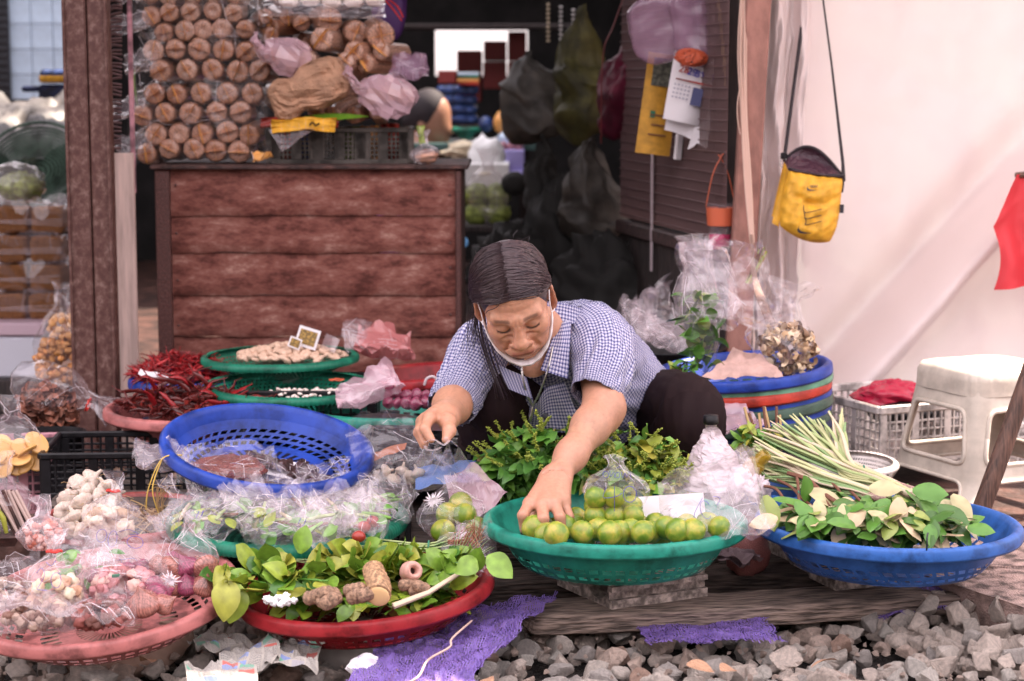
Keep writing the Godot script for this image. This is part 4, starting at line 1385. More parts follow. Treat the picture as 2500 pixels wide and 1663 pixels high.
func left_shop() -> void:
	var a := Acc.new()
	for k in 16:
		a.box(Vector3(0.3, 0.030, 0.02), at(Vector3(-2.449, 1.465, -5.031) + Vector3(0, -k * 0.033, 0), 0, 18), 0.002)
	solo("shutter", a.mesh(false), mat("shutter_dark", lin(0.035, 0.037, 0.045), 0.6), "dark slatted shutter at the upper left edge", "shutter")
	var o := thing("tiled_wall", "pale blue tiled wall seen left of the steel post", "wall", at(Vector3(-2.157, 0.984, -5.069)))
	var inv := -o.position
	for r in 5:
		for c in 4:
			var p: Vector3 = Vector3(-2.307, 0.982, -5.069)
			part("tile", block_mesh(Vector3(0.097, 0.112, 0.02), 0.002), M.tile_blue, o, at(p + inv + Vector3(0.05 + c * 0.1, 0.05 + r * 0.115, -0.012)))
	o = thing("picture", "pale sheet with a faint grey drawing stuck on the blue tiles", "picture", at(Vector3(-2.164, 1.405, -5.094)))
	part("sheet", block_mesh(Vector3(0.145, 0.16, 0.004), 0.001), M.cream, o)
	a = Acc.new()
	a.tube(smooth_line([Vector3(-0.04, 0.03, 0.003), Vector3(-0.03, -0.02, 0.003), Vector3(0.0, -0.05, 0.003), Vector3(0.03, -0.01, 0.003), Vector3(0.03, 0.04, 0.003)]), 0.004, 4, 0.3)
	part("drawing", a.mesh(), M.grey_tarp, o)
	o = thing("bin", "dark blue bin with a yellow banded lid left of the steel post", "bin", at(Vector3(-1.633, 0.968, -3.05)))
	part("lid", block_mesh(Vector3(0.115, 0.05, 0.2), 0.01), M.pack_blue, o, at(Vector3(0, 0.107, -0.1)))
	part("lid_band", block_mesh(Vector3(0.119, 0.026, 0.21), 0.006), M.yellow_cloth, o, at(Vector3(0, 0.098, -0.1)))
	part("bin_body", block_mesh(Vector3(0.128, 0.078, 0.2), 0.01), M.navy, o, at(Vector3(0, 0.039, -0.1)))
	part("handle", block_mesh(Vector3(0.064, 0.022, 0.1), 0.008), M.navy, o, at(Vector3(-0.094, 0.062, -0.06)))
	solo("cover_sheet", sheet_mesh(Vector3(-1.776, 0.83, -2.325), Vector3(-1.384, 0.837, -2.326), Vector3(-1.5, 1.014, -2.955), Vector3(-1.945, 1.03, -2.957), 0.06, 4.0, 2.0, 30, 20, false), M.grey_tarp, "dull grey plastic sheet heaped over goods left of the post", "sheet")
	net_colander("basket", "big dark green tray tilted up left of the steel post", "old_green", at(Vector3(-1.494, 0.774, -2.167), 0, 50), 0.17, 0.05, 60)
	o = thing("vegetable_bag", "clear bag of green vegetables on top of the noodle packs", "bag", at(Vector3(-1.48, 0.694, -1.854)))
	part("bag_film", blob_mesh(Vector3(0.085, 0.062, 0.07), 2.0, 0.25, 2.5, 30, 20), M.film_haze, o, at(Vector3(0, 0.06, 0)))
	part("greens", blob_mesh(Vector3(0.07, 0.045, 0.055), 5.0, 0.4, 3.0), M.cabbage, o, at(Vector3(0.01, 0.05, 0)))
	# packs of dried noodles
	for k in 4:
		var p0: Vector3 = Vector3(-1.41, 0.653, -1.747) + Vector3(0.004 * k * -1.0, -k * 0.0845, 0.01 * (k % 2))
		o = thing("noodle_pack", ["topmost", "second", "third", "lowest"][k] + " clear pack of brown dried noodle cakes in the stack left of the post", "noodle pack", at(p0), "noodle packs")
		for c in 2:
			a = Acc.new()
			var sd := k * 5.0 + c * 2.0
			a.grid(40, 20, func(u: float, v: float) -> Vector3:
				var th := (u if u < 0.999 else 0.0) * TAU
				var ph := (v - 0.5) * PI
				var d := Vector3(cos(ph) * cos(th), sin(ph), cos(ph) * sin(th))
				var q := Vector3(pow(absf(d.x), 0.35) * signf(d.x), pow(absf(d.y), 0.45) * signf(d.y), pow(absf(d.z), 0.35) * signf(d.z))
				var w := Vector3(q.x * 0.050, q.y * 0.039, q.z * 0.05)
				return w * (1.0 + 0.05 * nz.get_noise_3dv(w * 40.0 + Vector3(sd, 0, 0)) + 0.025 * sin(w.y * 420.0 + 2.0 * sin(w.x * 60.0 + sd))))
			solo("noodle_cake", a.mesh(true, true), M.noodle, ["left", "right"][c] + " brown noodle cake in the " + ["topmost", "second", "third", "lowest"][k] + " pack of the stack", "noodle cake", at(p0 + Vector3(-0.052 + 0.104 * c, 0, 0)), "noodle cakes")
		part("pack_film", packet_mesh(0.25, 0.12, 0.10, k + 0.5, 0.008, 26, 16), M.film, o)
		a = Acc.new()
		for i in 3:
			a.box(Vector3(0.19, 0.003, 0.0015), at(Vector3(rnd(-0.01, 0.01), -0.01 + i * 0.006, 0.054), 0, 0, rnd(-3, 3)), 0.0005)
		part("seam", a.mesh(false), M.film_haze, o)
	o = thing("white_box", "white box with a lid under the stack of noodle packs", "box", at(Vector3(-1.467, 0.292, -1.649)))
	part("box_body", block_mesh(Vector3(0.3, 0.12, 0.2), 0.006), mat("box_white", lin(0.55, 0.55, 0.62), 0.4), o, at(Vector3(-0.04, -0.03, -0.06)))
	part("box_lid", block_mesh(Vector3(0.315, 0.04, 0.215), 0.006), M.lilac_pale if M.has("lilac_pale") else mat("lilac_pale", lin(0.5, 0.36, 0.42), 0.5), o, at(Vector3(-0.04, 0.052, -0.06)))
	var bt: Vector3 = Vector3(-1.467, 0.292, -1.649)
	solo("bench", block_mesh(Vector3(0.4, bt.y - 0.19, 0.3), 0.006), M.dark_wood, "dark bench under the white box left of the steel post", "bench", at(Vector3(bt.x - 0.04, (bt.y - 0.19) / 2.0 + 0.1, bt.z - 0.06)))
	bt = Vector3(-1.633, 0.968, -3.05)
	solo("shelf", block_mesh(Vector3(0.7, 0.03, 0.4), 0.004), M.dark_wood, "dark shelf under the blue bin left of the steel post", "shelf", at(bt - Vector3(0.2, 0.016, 0.1)))
	# bags along the left edge
	var fill := func(parent: Node, c: Vector3, r: Vector3, n: int, m: String, mesh: Mesh, cols: Array, called: String, s0: float, s1: float) -> void:
		var xs := []
		for i in n:
			var q := Vector3(rnd(-1, 1), rnd(-1, 1), rnd(-1, 1))
			if q.length() > 1.0:
				q = q.normalized() * rnd(0.85, 1.0)
			else:
				q = q.normalized() * rnd(0.75, 1.0)
			xs.append(at(c + q * r, rnd(0, 360), rnd(0, 360), rnd(0, 360), rnd(s0, s1)))
		many(called, mesh, M[m], parent, xs, cols)
	V.fill = fill
	var lump := blob_mesh(Vector3(1, 0.7, 0.85), 3.0, 0.5, 2.0, 12, 8)
	V.lump = lump
	o = thing("snack_bag", "tall clear bag of golden nuts leaning behind the steel post", "bag", at(Vector3(-1.191, 0.256, -1.06), 0, 0, -6))
	part("bag_film", bag_mesh(0.15, 0.24, 0.12, 5.5, 0.02, 0.03, 0.04), M.film, o)
	fill.call(o, Vector3(0, 0.075, 0), Vector3(0.062, 0.072, 0.05), 240, "snack", lump, [Color(1, 1, 1), Color(0.7, 0.65, 0.6), Color(1.3, 1.2, 1.3)], "nuts", 0.008, 0.013)
	fill.call(o, Vector3(0.01, 0.165, 0), Vector3(0.045, 0.03, 0.035), 60, "snack", lump, [Color(1.4, 1.9, 4.0), Color(1.2, 1.3, 1.7)], "pale_nuts", 0.010, 0.014)
	a = Acc.new()
	a.grid(14, 5, func(u: float, v: float) -> Vector3:
		var th := u * PI * 1.5
		return Vector3(cos(th) * (0.3 + v), sin(th) * (0.3 + v) * 0.9, 0.55 * (v - 0.5) + 0.3 * sin(u * 9.0) * v))
	var curl := a.mesh()
	o = thing("mushroom_bag", "clear tied bag of dark brown curled mushrooms at the left edge", "bag", at(Vector3(-1.108, 0.307, -0.542), 0, 0, -22))
	part("bag_film", bag_mesh(0.155, 0.20, 0.13, 8.5, 0.014, 0.034, 0.055, 0.014), M.film, o, at(Vector3(-0.09, 0.035, 0), 0, 0, -90))
	fill.call(o, Vector3(0.02, -0.005, 0), Vector3(0.075, 0.05, 0.05), 330, "mushroom", curl, [Color(1, 1, 1), Color(0.6, 0.55, 0.55), Color(1.5, 1.35, 1.3)], "mushrooms", 0.009, 0.014)
	a = Acc.new()
	for k in 9:
		a.tube([Vector3(0.105 + rnd(-0.003, 0.003), 0.035 + 0.016 * cos(k * 0.7), 0.016 * sin(k * 0.7)), Vector3(0.106, 0.035 + 0.016 * cos(k * 0.7 + 0.7), 0.016 * sin(k * 0.7 + 0.7))], 0.002, 4)
	part("rubber_ring", a.mesh(), M.red_ring, o)
	o = thing("slice_bag", "clear bag of yellow sliced dried roots at the left edge", "bag", at(Vector3(-1.077, 0.223, -0.127)))
	part("bag_film", bag_mesh(0.165, 0.135, 0.13, 10.5, 0.016, 0.03, 0.03), M.film, o)
	a = Acc.new()
	a.lathe([Vector2(0.0, -0.12), Vector2(0.9, -0.12), Vector2(1.0, 0.0), Vector2(0.9, 0.12), Vector2(0.0, 0.12)], 16)
	var disc := a.mesh(true, true)
	for k in 16:
		var q := Vector3(rnd(-0.065, 0.065), 0.012 + 0.055 * (k / 16.0), rnd(0.005, 0.045))
		solo("root_slice", disc, M.slice, nth[k] + " dried root slice from the bottom of the clear bag at the left edge", "root slice", Transform3D(Basis.from_euler(Vector3(rnd(0.3, 1.4), rnd(-0.8, 0.8), rnd(-0.6, 0.6))).scaled(Vector3(0.026, 0.026, 0.018) * rnd(0.8, 1.15)), o.position + q), "root slices in the bag")
	var cb := crate("crate", "dusty pink plastic crate under the bags at the left edge", "rose", at(Vector3(-1.094, 0.115, -0.164) - Vector3(0.06, 0, 0.12)), Vector3(0.26, 0.135, 0.3), 12, 5)
	cb.rotation_degrees.y = 8
	a = Acc.new()
	a.lathe([Vector2(0.0, 0.0), Vector2(0.06, 0.0), Vector2(0.075, 0.17), Vector2(0.082, 0.172), Vector2(0.082, 0.182), Vector2(0.072, 0.182), Vector2(0.06, 0.01), Vector2(0.0, 0.01)], 40)
	solo("bucket", a.mesh(true, true), M.black_plastic, "black bucket under the mushroom bag by the steel post", "bucket", at(Vector3(-1.06, 0.164, -0.422) - Vector3(0, 0.09, 0)))
	o = thing("chopstick_bag", "clear bag of green stalks and striped sticks at the lower left edge", "bag", at(Vector3(-1, 0.173, 0.232)))
	part("bag_film", bag_mesh(0.13, 0.13, 0.09, 12.0, 0.02, 0.03, 0.03), M.film, o)
	for k in 9:
		a = Acc.new()
		a.tube([Vector3(0, -0.05, 0), Vector3(0, 0.05, 0)], 0.0035, 6)
		solo("stick", a.mesh(), M.pale_wood if k % 3 else M.board_dark, ["first", "second", "third", "fourth", "fifth", "sixth", "seventh", "eighth", "ninth"][k] + " stick from the left in the clear bag at the lower left edge", "stick", at(o.position + Vector3(0.01 + k * 0.0055, 0.045, 0.03 + 0.003 * (k % 2)), 0, 0, 25.0 + rnd(-4, 4)), "sticks in the bag")
	for k in 5:
		a = Acc.new()
		a.tube([Vector3(0, -0.03, 0), Vector3(0.006, 0.0, 0.004), Vector3(0, 0.035, 0)], [0.004, 0.006, 0.003], 6)
		solo("green_stalk", a.mesh(), M.basil_1 if k % 2 else M.kaffir_2, ["first", "second", "third", "fourth", "fifth"][k] + " green stalk from the left in the bag at the lower left edge", "stalk", at(o.position + Vector3(-0.045 + k * 0.012, 0.035, 0.035), 0, 0, -12.0 + 8 * k), "stalks in the bag")
	o = thing("tray", "shallow dark tray under the bag of sticks at the lower left edge", "tray", at(Vector3(-1.009, 0.166, 0.263), 6))
	a = Acc.new()
	a.lathe([Vector2(0.0, 0.0), Vector2(0.12, 0.0), Vector2(0.135, 0.018), Vector2(0.142, 0.02), Vector2(0.140, 0.024), Vector2(0.132, 0.022), Vector2(0.117, 0.005), Vector2(0.0, 0.005)], 4)
	part("tray_body", a.mesh(false), M.board_dark, o, at(Vector3(-0.04, 0, -0.02), 45))


func chest_goods() -> void:
	var a := Acc.new()
	var prof := [Vector2(0.0, -0.071), Vector2(0.4, -0.074), Vector2(0.75, -0.0745), Vector2(0.92, -0.0715), Vector2(1.0, -0.063), Vector2(1.0, 0.063), Vector2(0.93, 0.0715), Vector2(0.78, 0.0745), Vector2(0.5, 0.0755), Vector2(0.25, 0.0735), Vector2(0.0, 0.069)]
	for q in prof.size():
		prof[q] = Vector2(prof[q].x, prof[q].y)
	var kinds := []
	for k in 4:
		a = Acc.new()
		var sd := k * 2.3
		a.grid(28, prof.size() - 1, func(u: float, v: float) -> Vector3:
			var p: Vector2 = prof[int(round(v * (prof.size() - 1)))]
			var th := (u if u < 0.999 else 0.0) * TAU
			var r := p.x * (1.0 + 0.05 * nz.get_noise_2d(cos(th) * 1.5 + sd, sin(th) * 1.5) + (0.035 * sin(th * 8.0 + sd) if absf(p.y) > 0.07 else 0.0))
			return Vector3(r * cos(th), p.y, r * sin(th)))
		kinds.append(a.mesh(true, true))
	a = Acc.new()
	for k in 2:
		var th := k * PI / 2.0 + 0.1
		var c := Vector3(cos(th), 0, sin(th))
		a.tube([c * 1.02 + Vector3(0, -0.05, 0), c * 1.02 + Vector3(0, 0.05, 0), c * 0.85 + Vector3(0, 0.0745, 0), Vector3(0, 0.0765, 0), -c * 0.85 + Vector3(0, 0.0745, 0), -c * 1.02 + Vector3(0, 0.05, 0), -c * 1.02 + Vector3(0, -0.05, 0)], 0.02, 4, 0.1)
	var band := a.mesh()
	var roll := func(p: Vector3, r: float, label: String, tilt := 0.0, yaw := 0.0, group := "sugar rolls on the chest") -> void:
		var b := Basis.from_euler(Vector3(deg_to_rad(90.0 + tilt), deg_to_rad(yaw), 0)) * Basis(Vector3.UP, rnd(0, 6))
		var o := solo("sugar_roll", kinds[rng.randi() % 4], [M.roll, M.roll_1, M.roll, M.roll_2][rng.randi() % 4], label, "sugar roll", Transform3D(b.scaled_local(Vector3(r, 1.0, r)), p - Vector3(0, 0, 0.07)), group)
		if rng.randf() < 0.85:
			part("rubber_band", band, M.rubber_amber, o)
	var ords := ["leftmost", "second", "middle", "fourth", "rightmost"]
	var rows := [
		[Vector3(-0.967, 1.284, -1.296), Vector3(-0.915, 1.282, -1.296), Vector3(-0.857, 1.284, -1.296), Vector3(-0.8, 1.284, -1.296), Vector3(-0.741, 1.284, -1.296)],
		[Vector3(-0.957, 1.227, -1.268), Vector3(-0.91, 1.235, -1.269), Vector3(-0.856, 1.239, -1.27), Vector3(-0.8, 1.24, -1.27), Vector3(-0.744, 1.24, -1.27)],
		[Vector3(-0.928, 1.187, -1.263), Vector3(-0.874, 1.19, -1.263), Vector3(-0.823, 1.195, -1.264), Vector3(-0.771, 1.195, -1.264), Vector3(-0.715, 1.195, -1.264)],
		[Vector3(-0.957, 1.135, -1.256), Vector3(-0.9, 1.137, -1.256), Vector3(-0.834, 1.138, -1.256), Vector3(-0.764, 1.139, -1.257), Vector3(-0.707, 1.135, -1.256)],
		[Vector3(-0.932, 1.084, -1.249), Vector3(-0.865, 1.082, -1.249), Vector3(-0.8, 1.084, -1.249), Vector3(-0.73, 1.082, -1.249), Vector3(-0.668, 1.08, -1.249)],
		[Vector3(-0.955, 1.023, -1.241), Vector3(-0.892, 1.022, -1.241), Vector3(-0.828, 1.023, -1.241), Vector3(-0.759, 1.022, -1.241), Vector3(-0.695, 1.021, -1.241)],
		[Vector3(-0.986, 0.967, -1.234), Vector3(-0.922, 0.969, -1.234), Vector3(-0.857, 0.969, -1.234), Vector3(-0.79, 0.97, -1.234), Vector3(-0.724, 0.972, -1.235)],
		[Vector3(-0.948, 0.912, -1.227), Vector3(-0.886, 0.917, -1.227), Vector3(-0.822, 0.92, -1.228), Vector3(-0.759, 0.92, -1.228), Vector3(-0.695, 0.918, -1.227)],
		[Vector3(-0.969, 0.864, -1.22), Vector3(-0.909, 0.873, -1.222), Vector3(-0.851, 0.874, -1.222), Vector3(-0.788, 0.873, -1.222), Vector3(-0.726, 0.873, -1.222)]]
	var packs := ["top pack, cut by the picture edge", "second pack from the top", "third pack from the top", "fourth pack from the top", "lowest pack on the chest"]
	for r in rows.size():
		var pk := (r + 1) / 2
		for c in 5:
			var up := "lower row" if r % 2 == 0 else "upper row"
			roll.call(rows[r][c], (0.0275 if r < 3 else 0.0300) * rnd(0.93, 1.05), "%s sugar roll in the %s of the %s" % [ords[c], up, packs[pk]], rnd(-4, 4), rnd(-4, 4), "sugar rolls in the packs")
	for k in 5:
		var y: Vector3 = [Vector3(-0.84, 1.297, -1.247), Vector3(-0.831, 1.214, -1.236), Vector3(-0.808, 1.109, -1.222), Vector3(-0.837, 0.997, -1.208), Vector3(-0.831, 0.895, -1.194)][k]
		var o := thing("clear_pack", "clear plastic wrapping round the sugar rolls, " + packs[k], "wrapping", at(y - Vector3(0, 0, 0.06)), "wrappings of the sugar rolls")
		part("pack_film", packet_mesh(0.36, 0.20, 0.135, k * 1.7, 0.012, 34, 22), M.film_clear, o)
		part("tied_end", packet_mesh(0.10, 0.07, 0.03, k * 2.9, 0.02, 12, 12), M.film, o, at(Vector3(-0.175, -0.01, 0.06), 20, 40, 20))
	# loose rolls heaped at the right
	var heap := [[Vector3(-0.683, 1.224, -1.318), 0.022], [Vector3(-0.666, 1.187, -1.313), 0.022], [Vector3(-0.635, 1.237, -1.37), 0.023], [Vector3(-0.624, 1.202, -1.346), 0.022], [Vector3(-0.576, 1.216, -1.317), 0.024], [Vector3(-0.504, 1.222, -1.268), 0.035], [Vector3(-0.485, 1.163, -1.23), 0.034], [Vector3(-0.429, 1.188, -1.263), 0.032], [Vector3(-0.36, 1.183, -1.232), 0.038], [Vector3(-0.394, 1.132, -1.205), 0.029], [Vector3(-0.365, 1.102, -1.221), 0.028], [Vector3(-0.321, 1.133, -1.225), 0.026], [Vector3(-0.423, 1.097, -1.201), 0.026], [Vector3(-0.502, 0.98, -1.215), 0.024], [Vector3(-0.451, 0.981, -1.216), 0.024], [Vector3(-0.402, 0.974, -1.215), 0.024], [Vector3(-0.357, 0.965, -1.214), 0.022], [Vector3(-0.569, 1.164, -1.411), 0.03], [Vector3(-0.458, 1.052, -1.346), 0.04], [Vector3(-0.352, 1.04, -1.344), 0.04], [Vector3(-0.569, 1.04, -1.395), 0.04], [Vector3(-0.64, 1.005, -1.39), 0.04], [Vector3(-0.611, 1.11, -1.354), 0.03], [Vector3(-0.634, 1.274, -1.375), 0.022], [Vector3(-0.493, 1.285, -1.377), 0.03]]
	var where := ["beside the top pack, upper", "beside the top pack, lower", "in the shade near the top, left", "in the shade near the top, below the left one", "in the shade near the top, right", "large, at the top of the right heap", "large, below the top one of the right heap", "large, right of the centre of the heap", "largest, at the right end of the heap", "small, below the largest one", "small, under the pink shiny wrapper", "small, at the far right of the heap", "small, left of the shiny wrapper", "first in the row behind the grey basket", "second in the row behind the grey basket", "third in the row behind the grey basket", "last in the row behind the grey basket", "behind the pink bag, high", "behind the kraft bag's right edge", "behind the lower pink bag", "behind the kraft bag", "behind the kraft bag, far left", "behind the upper pink bag", "cut by the top edge, left", "cut by the top edge, right"]
	for k in heap.size():
		roll.call(heap[k][0], heap[k][1], "loose brown sugar roll " + where[k], rnd(-14, 14), rnd(-22, 22), "loose sugar rolls")
	for k in 5:
		span("white_cube", ["leftmost", "second", "middle", "fourth", "rightmost"][k] + " white sugar block wrapped in film at the top edge", "sugar block", Vector3(-0.628, 1.306, -1.329) + Vector3(k * 0.058, 0, 0), Vector3(-0.577, 1.255, -1.322) + Vector3(k * 0.058, 0.003 * sin(k * 2.0), 0), 0.08, "clove_pale", "white sugar blocks", 0.01)
	solo("sugar_wrapping", packet_mesh(0.32, 0.10, 0.075, 9.0, 0.012), M.film, "clear wrapping round the white sugar blocks at the top edge", "wrapping", at(Vector3(-0.493, 1.27, -1.223), 0, 90))
	for q in [["pink_bag", "pink plastic bag of sugar rolls, the upper one left of the kraft paper", Vector3(-0.581, 1.119, -1.173), Vector3(0.078, 0.058, 0.05), 1.5, -14.0], ["pink_bag", "pink plastic bag of sugar rolls, the lower one above the grey basket", Vector3(-0.324, 1.016, -1.14), Vector3(0.092, 0.062, 0.05), 3.1, -20.0]]:
		var o := thing(q[0], q[1], "bag", at(q[2], 0, 0, q[5]), "pink bags on the chest")
		part("bag_film", blob_mesh(q[3], q[4], 0.3, 2.2, 16, 11, 0.4, true), M.film_pink, o)
		part("bag_tail", packet_mesh(0.07, 0.09, 0.02, q[4], 0.02, 12, 12), M.film_pink, o, at(Vector3(-q[3].x, 0.0, 0.02), 60, 30, -30))
		for k in 3:
			roll.call(q[2] + Vector3(-0.045 + 0.045 * k, rnd(-0.015, 0.015), -0.01), 0.025, ["left", "middle", "right"][k] + " sugar roll inside the " + ("upper" if q[4] < 2.0 else "lower") + " pink bag", 0, 0, "rolls in the pink bags")
	solo("shiny_wrapper", packet_mesh(0.105, 0.06, 0.03, 5.0, 0.022, 18, 18), M.film_purple, "crumpled shiny wrapper sticking out at the right end of the heap", "wrapper", at(Vector3(-0.275, 1.084, -1.199), 0, 60, 16))
	# kraft paper bag
	a = Acc.new()
	a.grid(40, 26, func(u: float, v: float) -> Vector3:
		var th := (u if u < 0.999 else 0.0) * TAU
		var ph := (v - 0.5) * PI
		var d := Vector3(cos(ph) * cos(th), sin(ph), cos(ph) * sin(th))
		var q := Vector3(pow(absf(d.x), 0.6) * signf(d.x) * 0.108, pow(absf(d.y), 0.6) * signf(d.y) * 0.062, pow(absf(d.z), 0.7) * signf(d.z) * 0.05)
		q.y *= 1.0 - 0.3 * exp(-pow((q.x + 0.03) / 0.022, 2.0))
		return q * (1.0 + 0.12 * nz.get_noise_3dv(q * 16.0)) + Vector3(0, 0, 0.014) * (crinkle(q, 20.0) - 0.6))
	solo("kraft_bag", a.mesh(false), M.kraft, "crumpled brown kraft paper bag lying on the sugar rolls", "bag", at(Vector3(-0.529, 1.035, -1.142), 0, 0, 24))
	# grey basket on the chest
	var g := crate("basket_grey", "grey plastic basket with lattice windows on the right half of the chest", "grey_plastic", at(Vector3(-0.461, 0.835, -1.247) - Vector3(0, 0, 0.11)), Vector3(0.372, 0.098, 0.22), 30, 6)
	for k in 4:
		part("window_frame", block_mesh(Vector3(0.04, 0.094, 0.012), 0.002), M.grey_plastic, g, at(Vector3(-0.178 + k * 0.1187, 0.049, 0.1065)))
	for k in 6:
		solo("packet", packet_mesh(0.055, 0.1, 0.05, k, 0.01, 10, 10), [M.bright_red, M.pack_blue, M.white_lit, M.cabbage, M.rubber_amber, M.bright_red][k], ["red packet at the left inside the grey basket", "blue packet inside the grey basket", "white packet inside the grey basket", "green packet inside the grey basket", "orange packet inside the grey basket", "red packet at the right inside the grey basket"][k], "packet", at(Vector3(-0.604, 0.881, -1.263) + Vector3(k * 0.055, 0, -0.05), 0, 80))
	solo("yellow_wrapper", packet_mesh(0.17, 0.035, 0.022, 3.0, 0.012, 20, 10), M.yellow_cloth, "yellow printed wrapper lying over the rim of the grey basket", "wrapper", at(Vector3(-0.548, 0.942, -1.13), 0, 90, -6))
	a = Acc.new()
	for k in 3:
		a.tube(smooth_line([Vector3(0, 0, 0), Vector3(0.008, 0.008, 0), Vector3(0.016, 0.0, 0), Vector3(0.026, 0.006, 0)]), 0.0022, 4)
	solo("wrapper_print", a.mesh(), M.ink_black, "black squiggle printed on the yellow wrapper", "print", at(Vector3(-0.527, 0.941, -1.115)))
	solo("red_wrapper", packet_mesh(0.2, 0.03, 0.02, 6.0, 0.01, 16, 8), M.bright_red, "red wrapper under the yellow one on the basket rim", "wrapper", at(Vector3(-0.558, 0.946, -1.171), 0, 80, -4))
	solo("green_leaf", leaf_mesh(0.19, 0.022, 0.1, 0.1, 1.0), M.banana_leaf, "long yellow green leaf lying along the rim of the grey basket", "leaf", at(Vector3(-0.566, 0.956, -1.162), 94, -4, 50))
	solo("banana_leaf", leaf_mesh(0.12, 0.04, 0.2, 0.2, 2.0), M.banana_leaf, "bright green leaf hanging behind the packs by the pale strip", "leaf", at(Vector3(-1.023, 1.087, -1.351), 0, 88, 75))
	solo("film_scrap", sheet_mesh(Vector3(-0.635, 0.928, -1.128), Vector3(-0.52, 0.928, -1.128), Vector3(-0.551, 0.908, -1.105), Vector3(-0.597, 0.873, -1.1), 0.014, 16.0, 4.0, 14, 10, true, Vector3.BACK), M.film_haze, "clear film scrap hanging over the left of the grey basket", "film")
	var o := thing("sugar_bag", "small clear bag of brown sugar beside the right of the grey basket", "bag", at(Vector3(-0.223, 0.835, -1.196), 0, 0, 8))
	part("bag_film", bag_mesh(0.085, 0.06, 0.06, 15.0, 0.01, 0.02, 0.03), M.film_haze, o)
	part("sugar_lump", blob_mesh(Vector3(0.03, 0.02, 0.025), 4.0, 0.3), M.roll, o, at(Vector3(0, 0.022, 0)))
	solo("rubber_bits", packet_mesh(0.05, 0.03, 0.015, 2.0, 0.02, 12, 10), M.rubber_amber, "tangle of orange rubber bands on the chest left of the grey basket", "rubber bands", at(Vector3(-0.664, 0.857, -1.169)))
	solo("green_ribbon", packet_mesh(0.02, 0.05, 0.01, 2.0, 0.01, 8, 8), M.cabbage, "dark green strip hanging at the right corner of the grey basket", "strip", at(Vector3(-0.24, 0.918, -1.167), 0, 80, 20))


func swoosh(s: float) -> ArrayMesh:  # a tapering crescent, blunt at the left, drawn out to the right
	var a := Acc.new()
	a.grid(18, 3, func(u: float, v: float) -> Vector3:
		var lo := Vector2(-0.62, 0.5).bezier_interpolate(Vector2(-1.15, -0.35), Vector2(-0.7, -0.75), Vector2(1.0, -0.22), u)
		var hi := Vector2(-0.62, 0.5).bezier_interpolate(Vector2(-0.85, 0.0), Vector2(-0.55, -0.40), Vector2(1.0, -0.22), u)
		var p := lo.lerp(hi, v)
		return Vector3(p.x, p.y, 0.0) * s)
	return a.mesh()


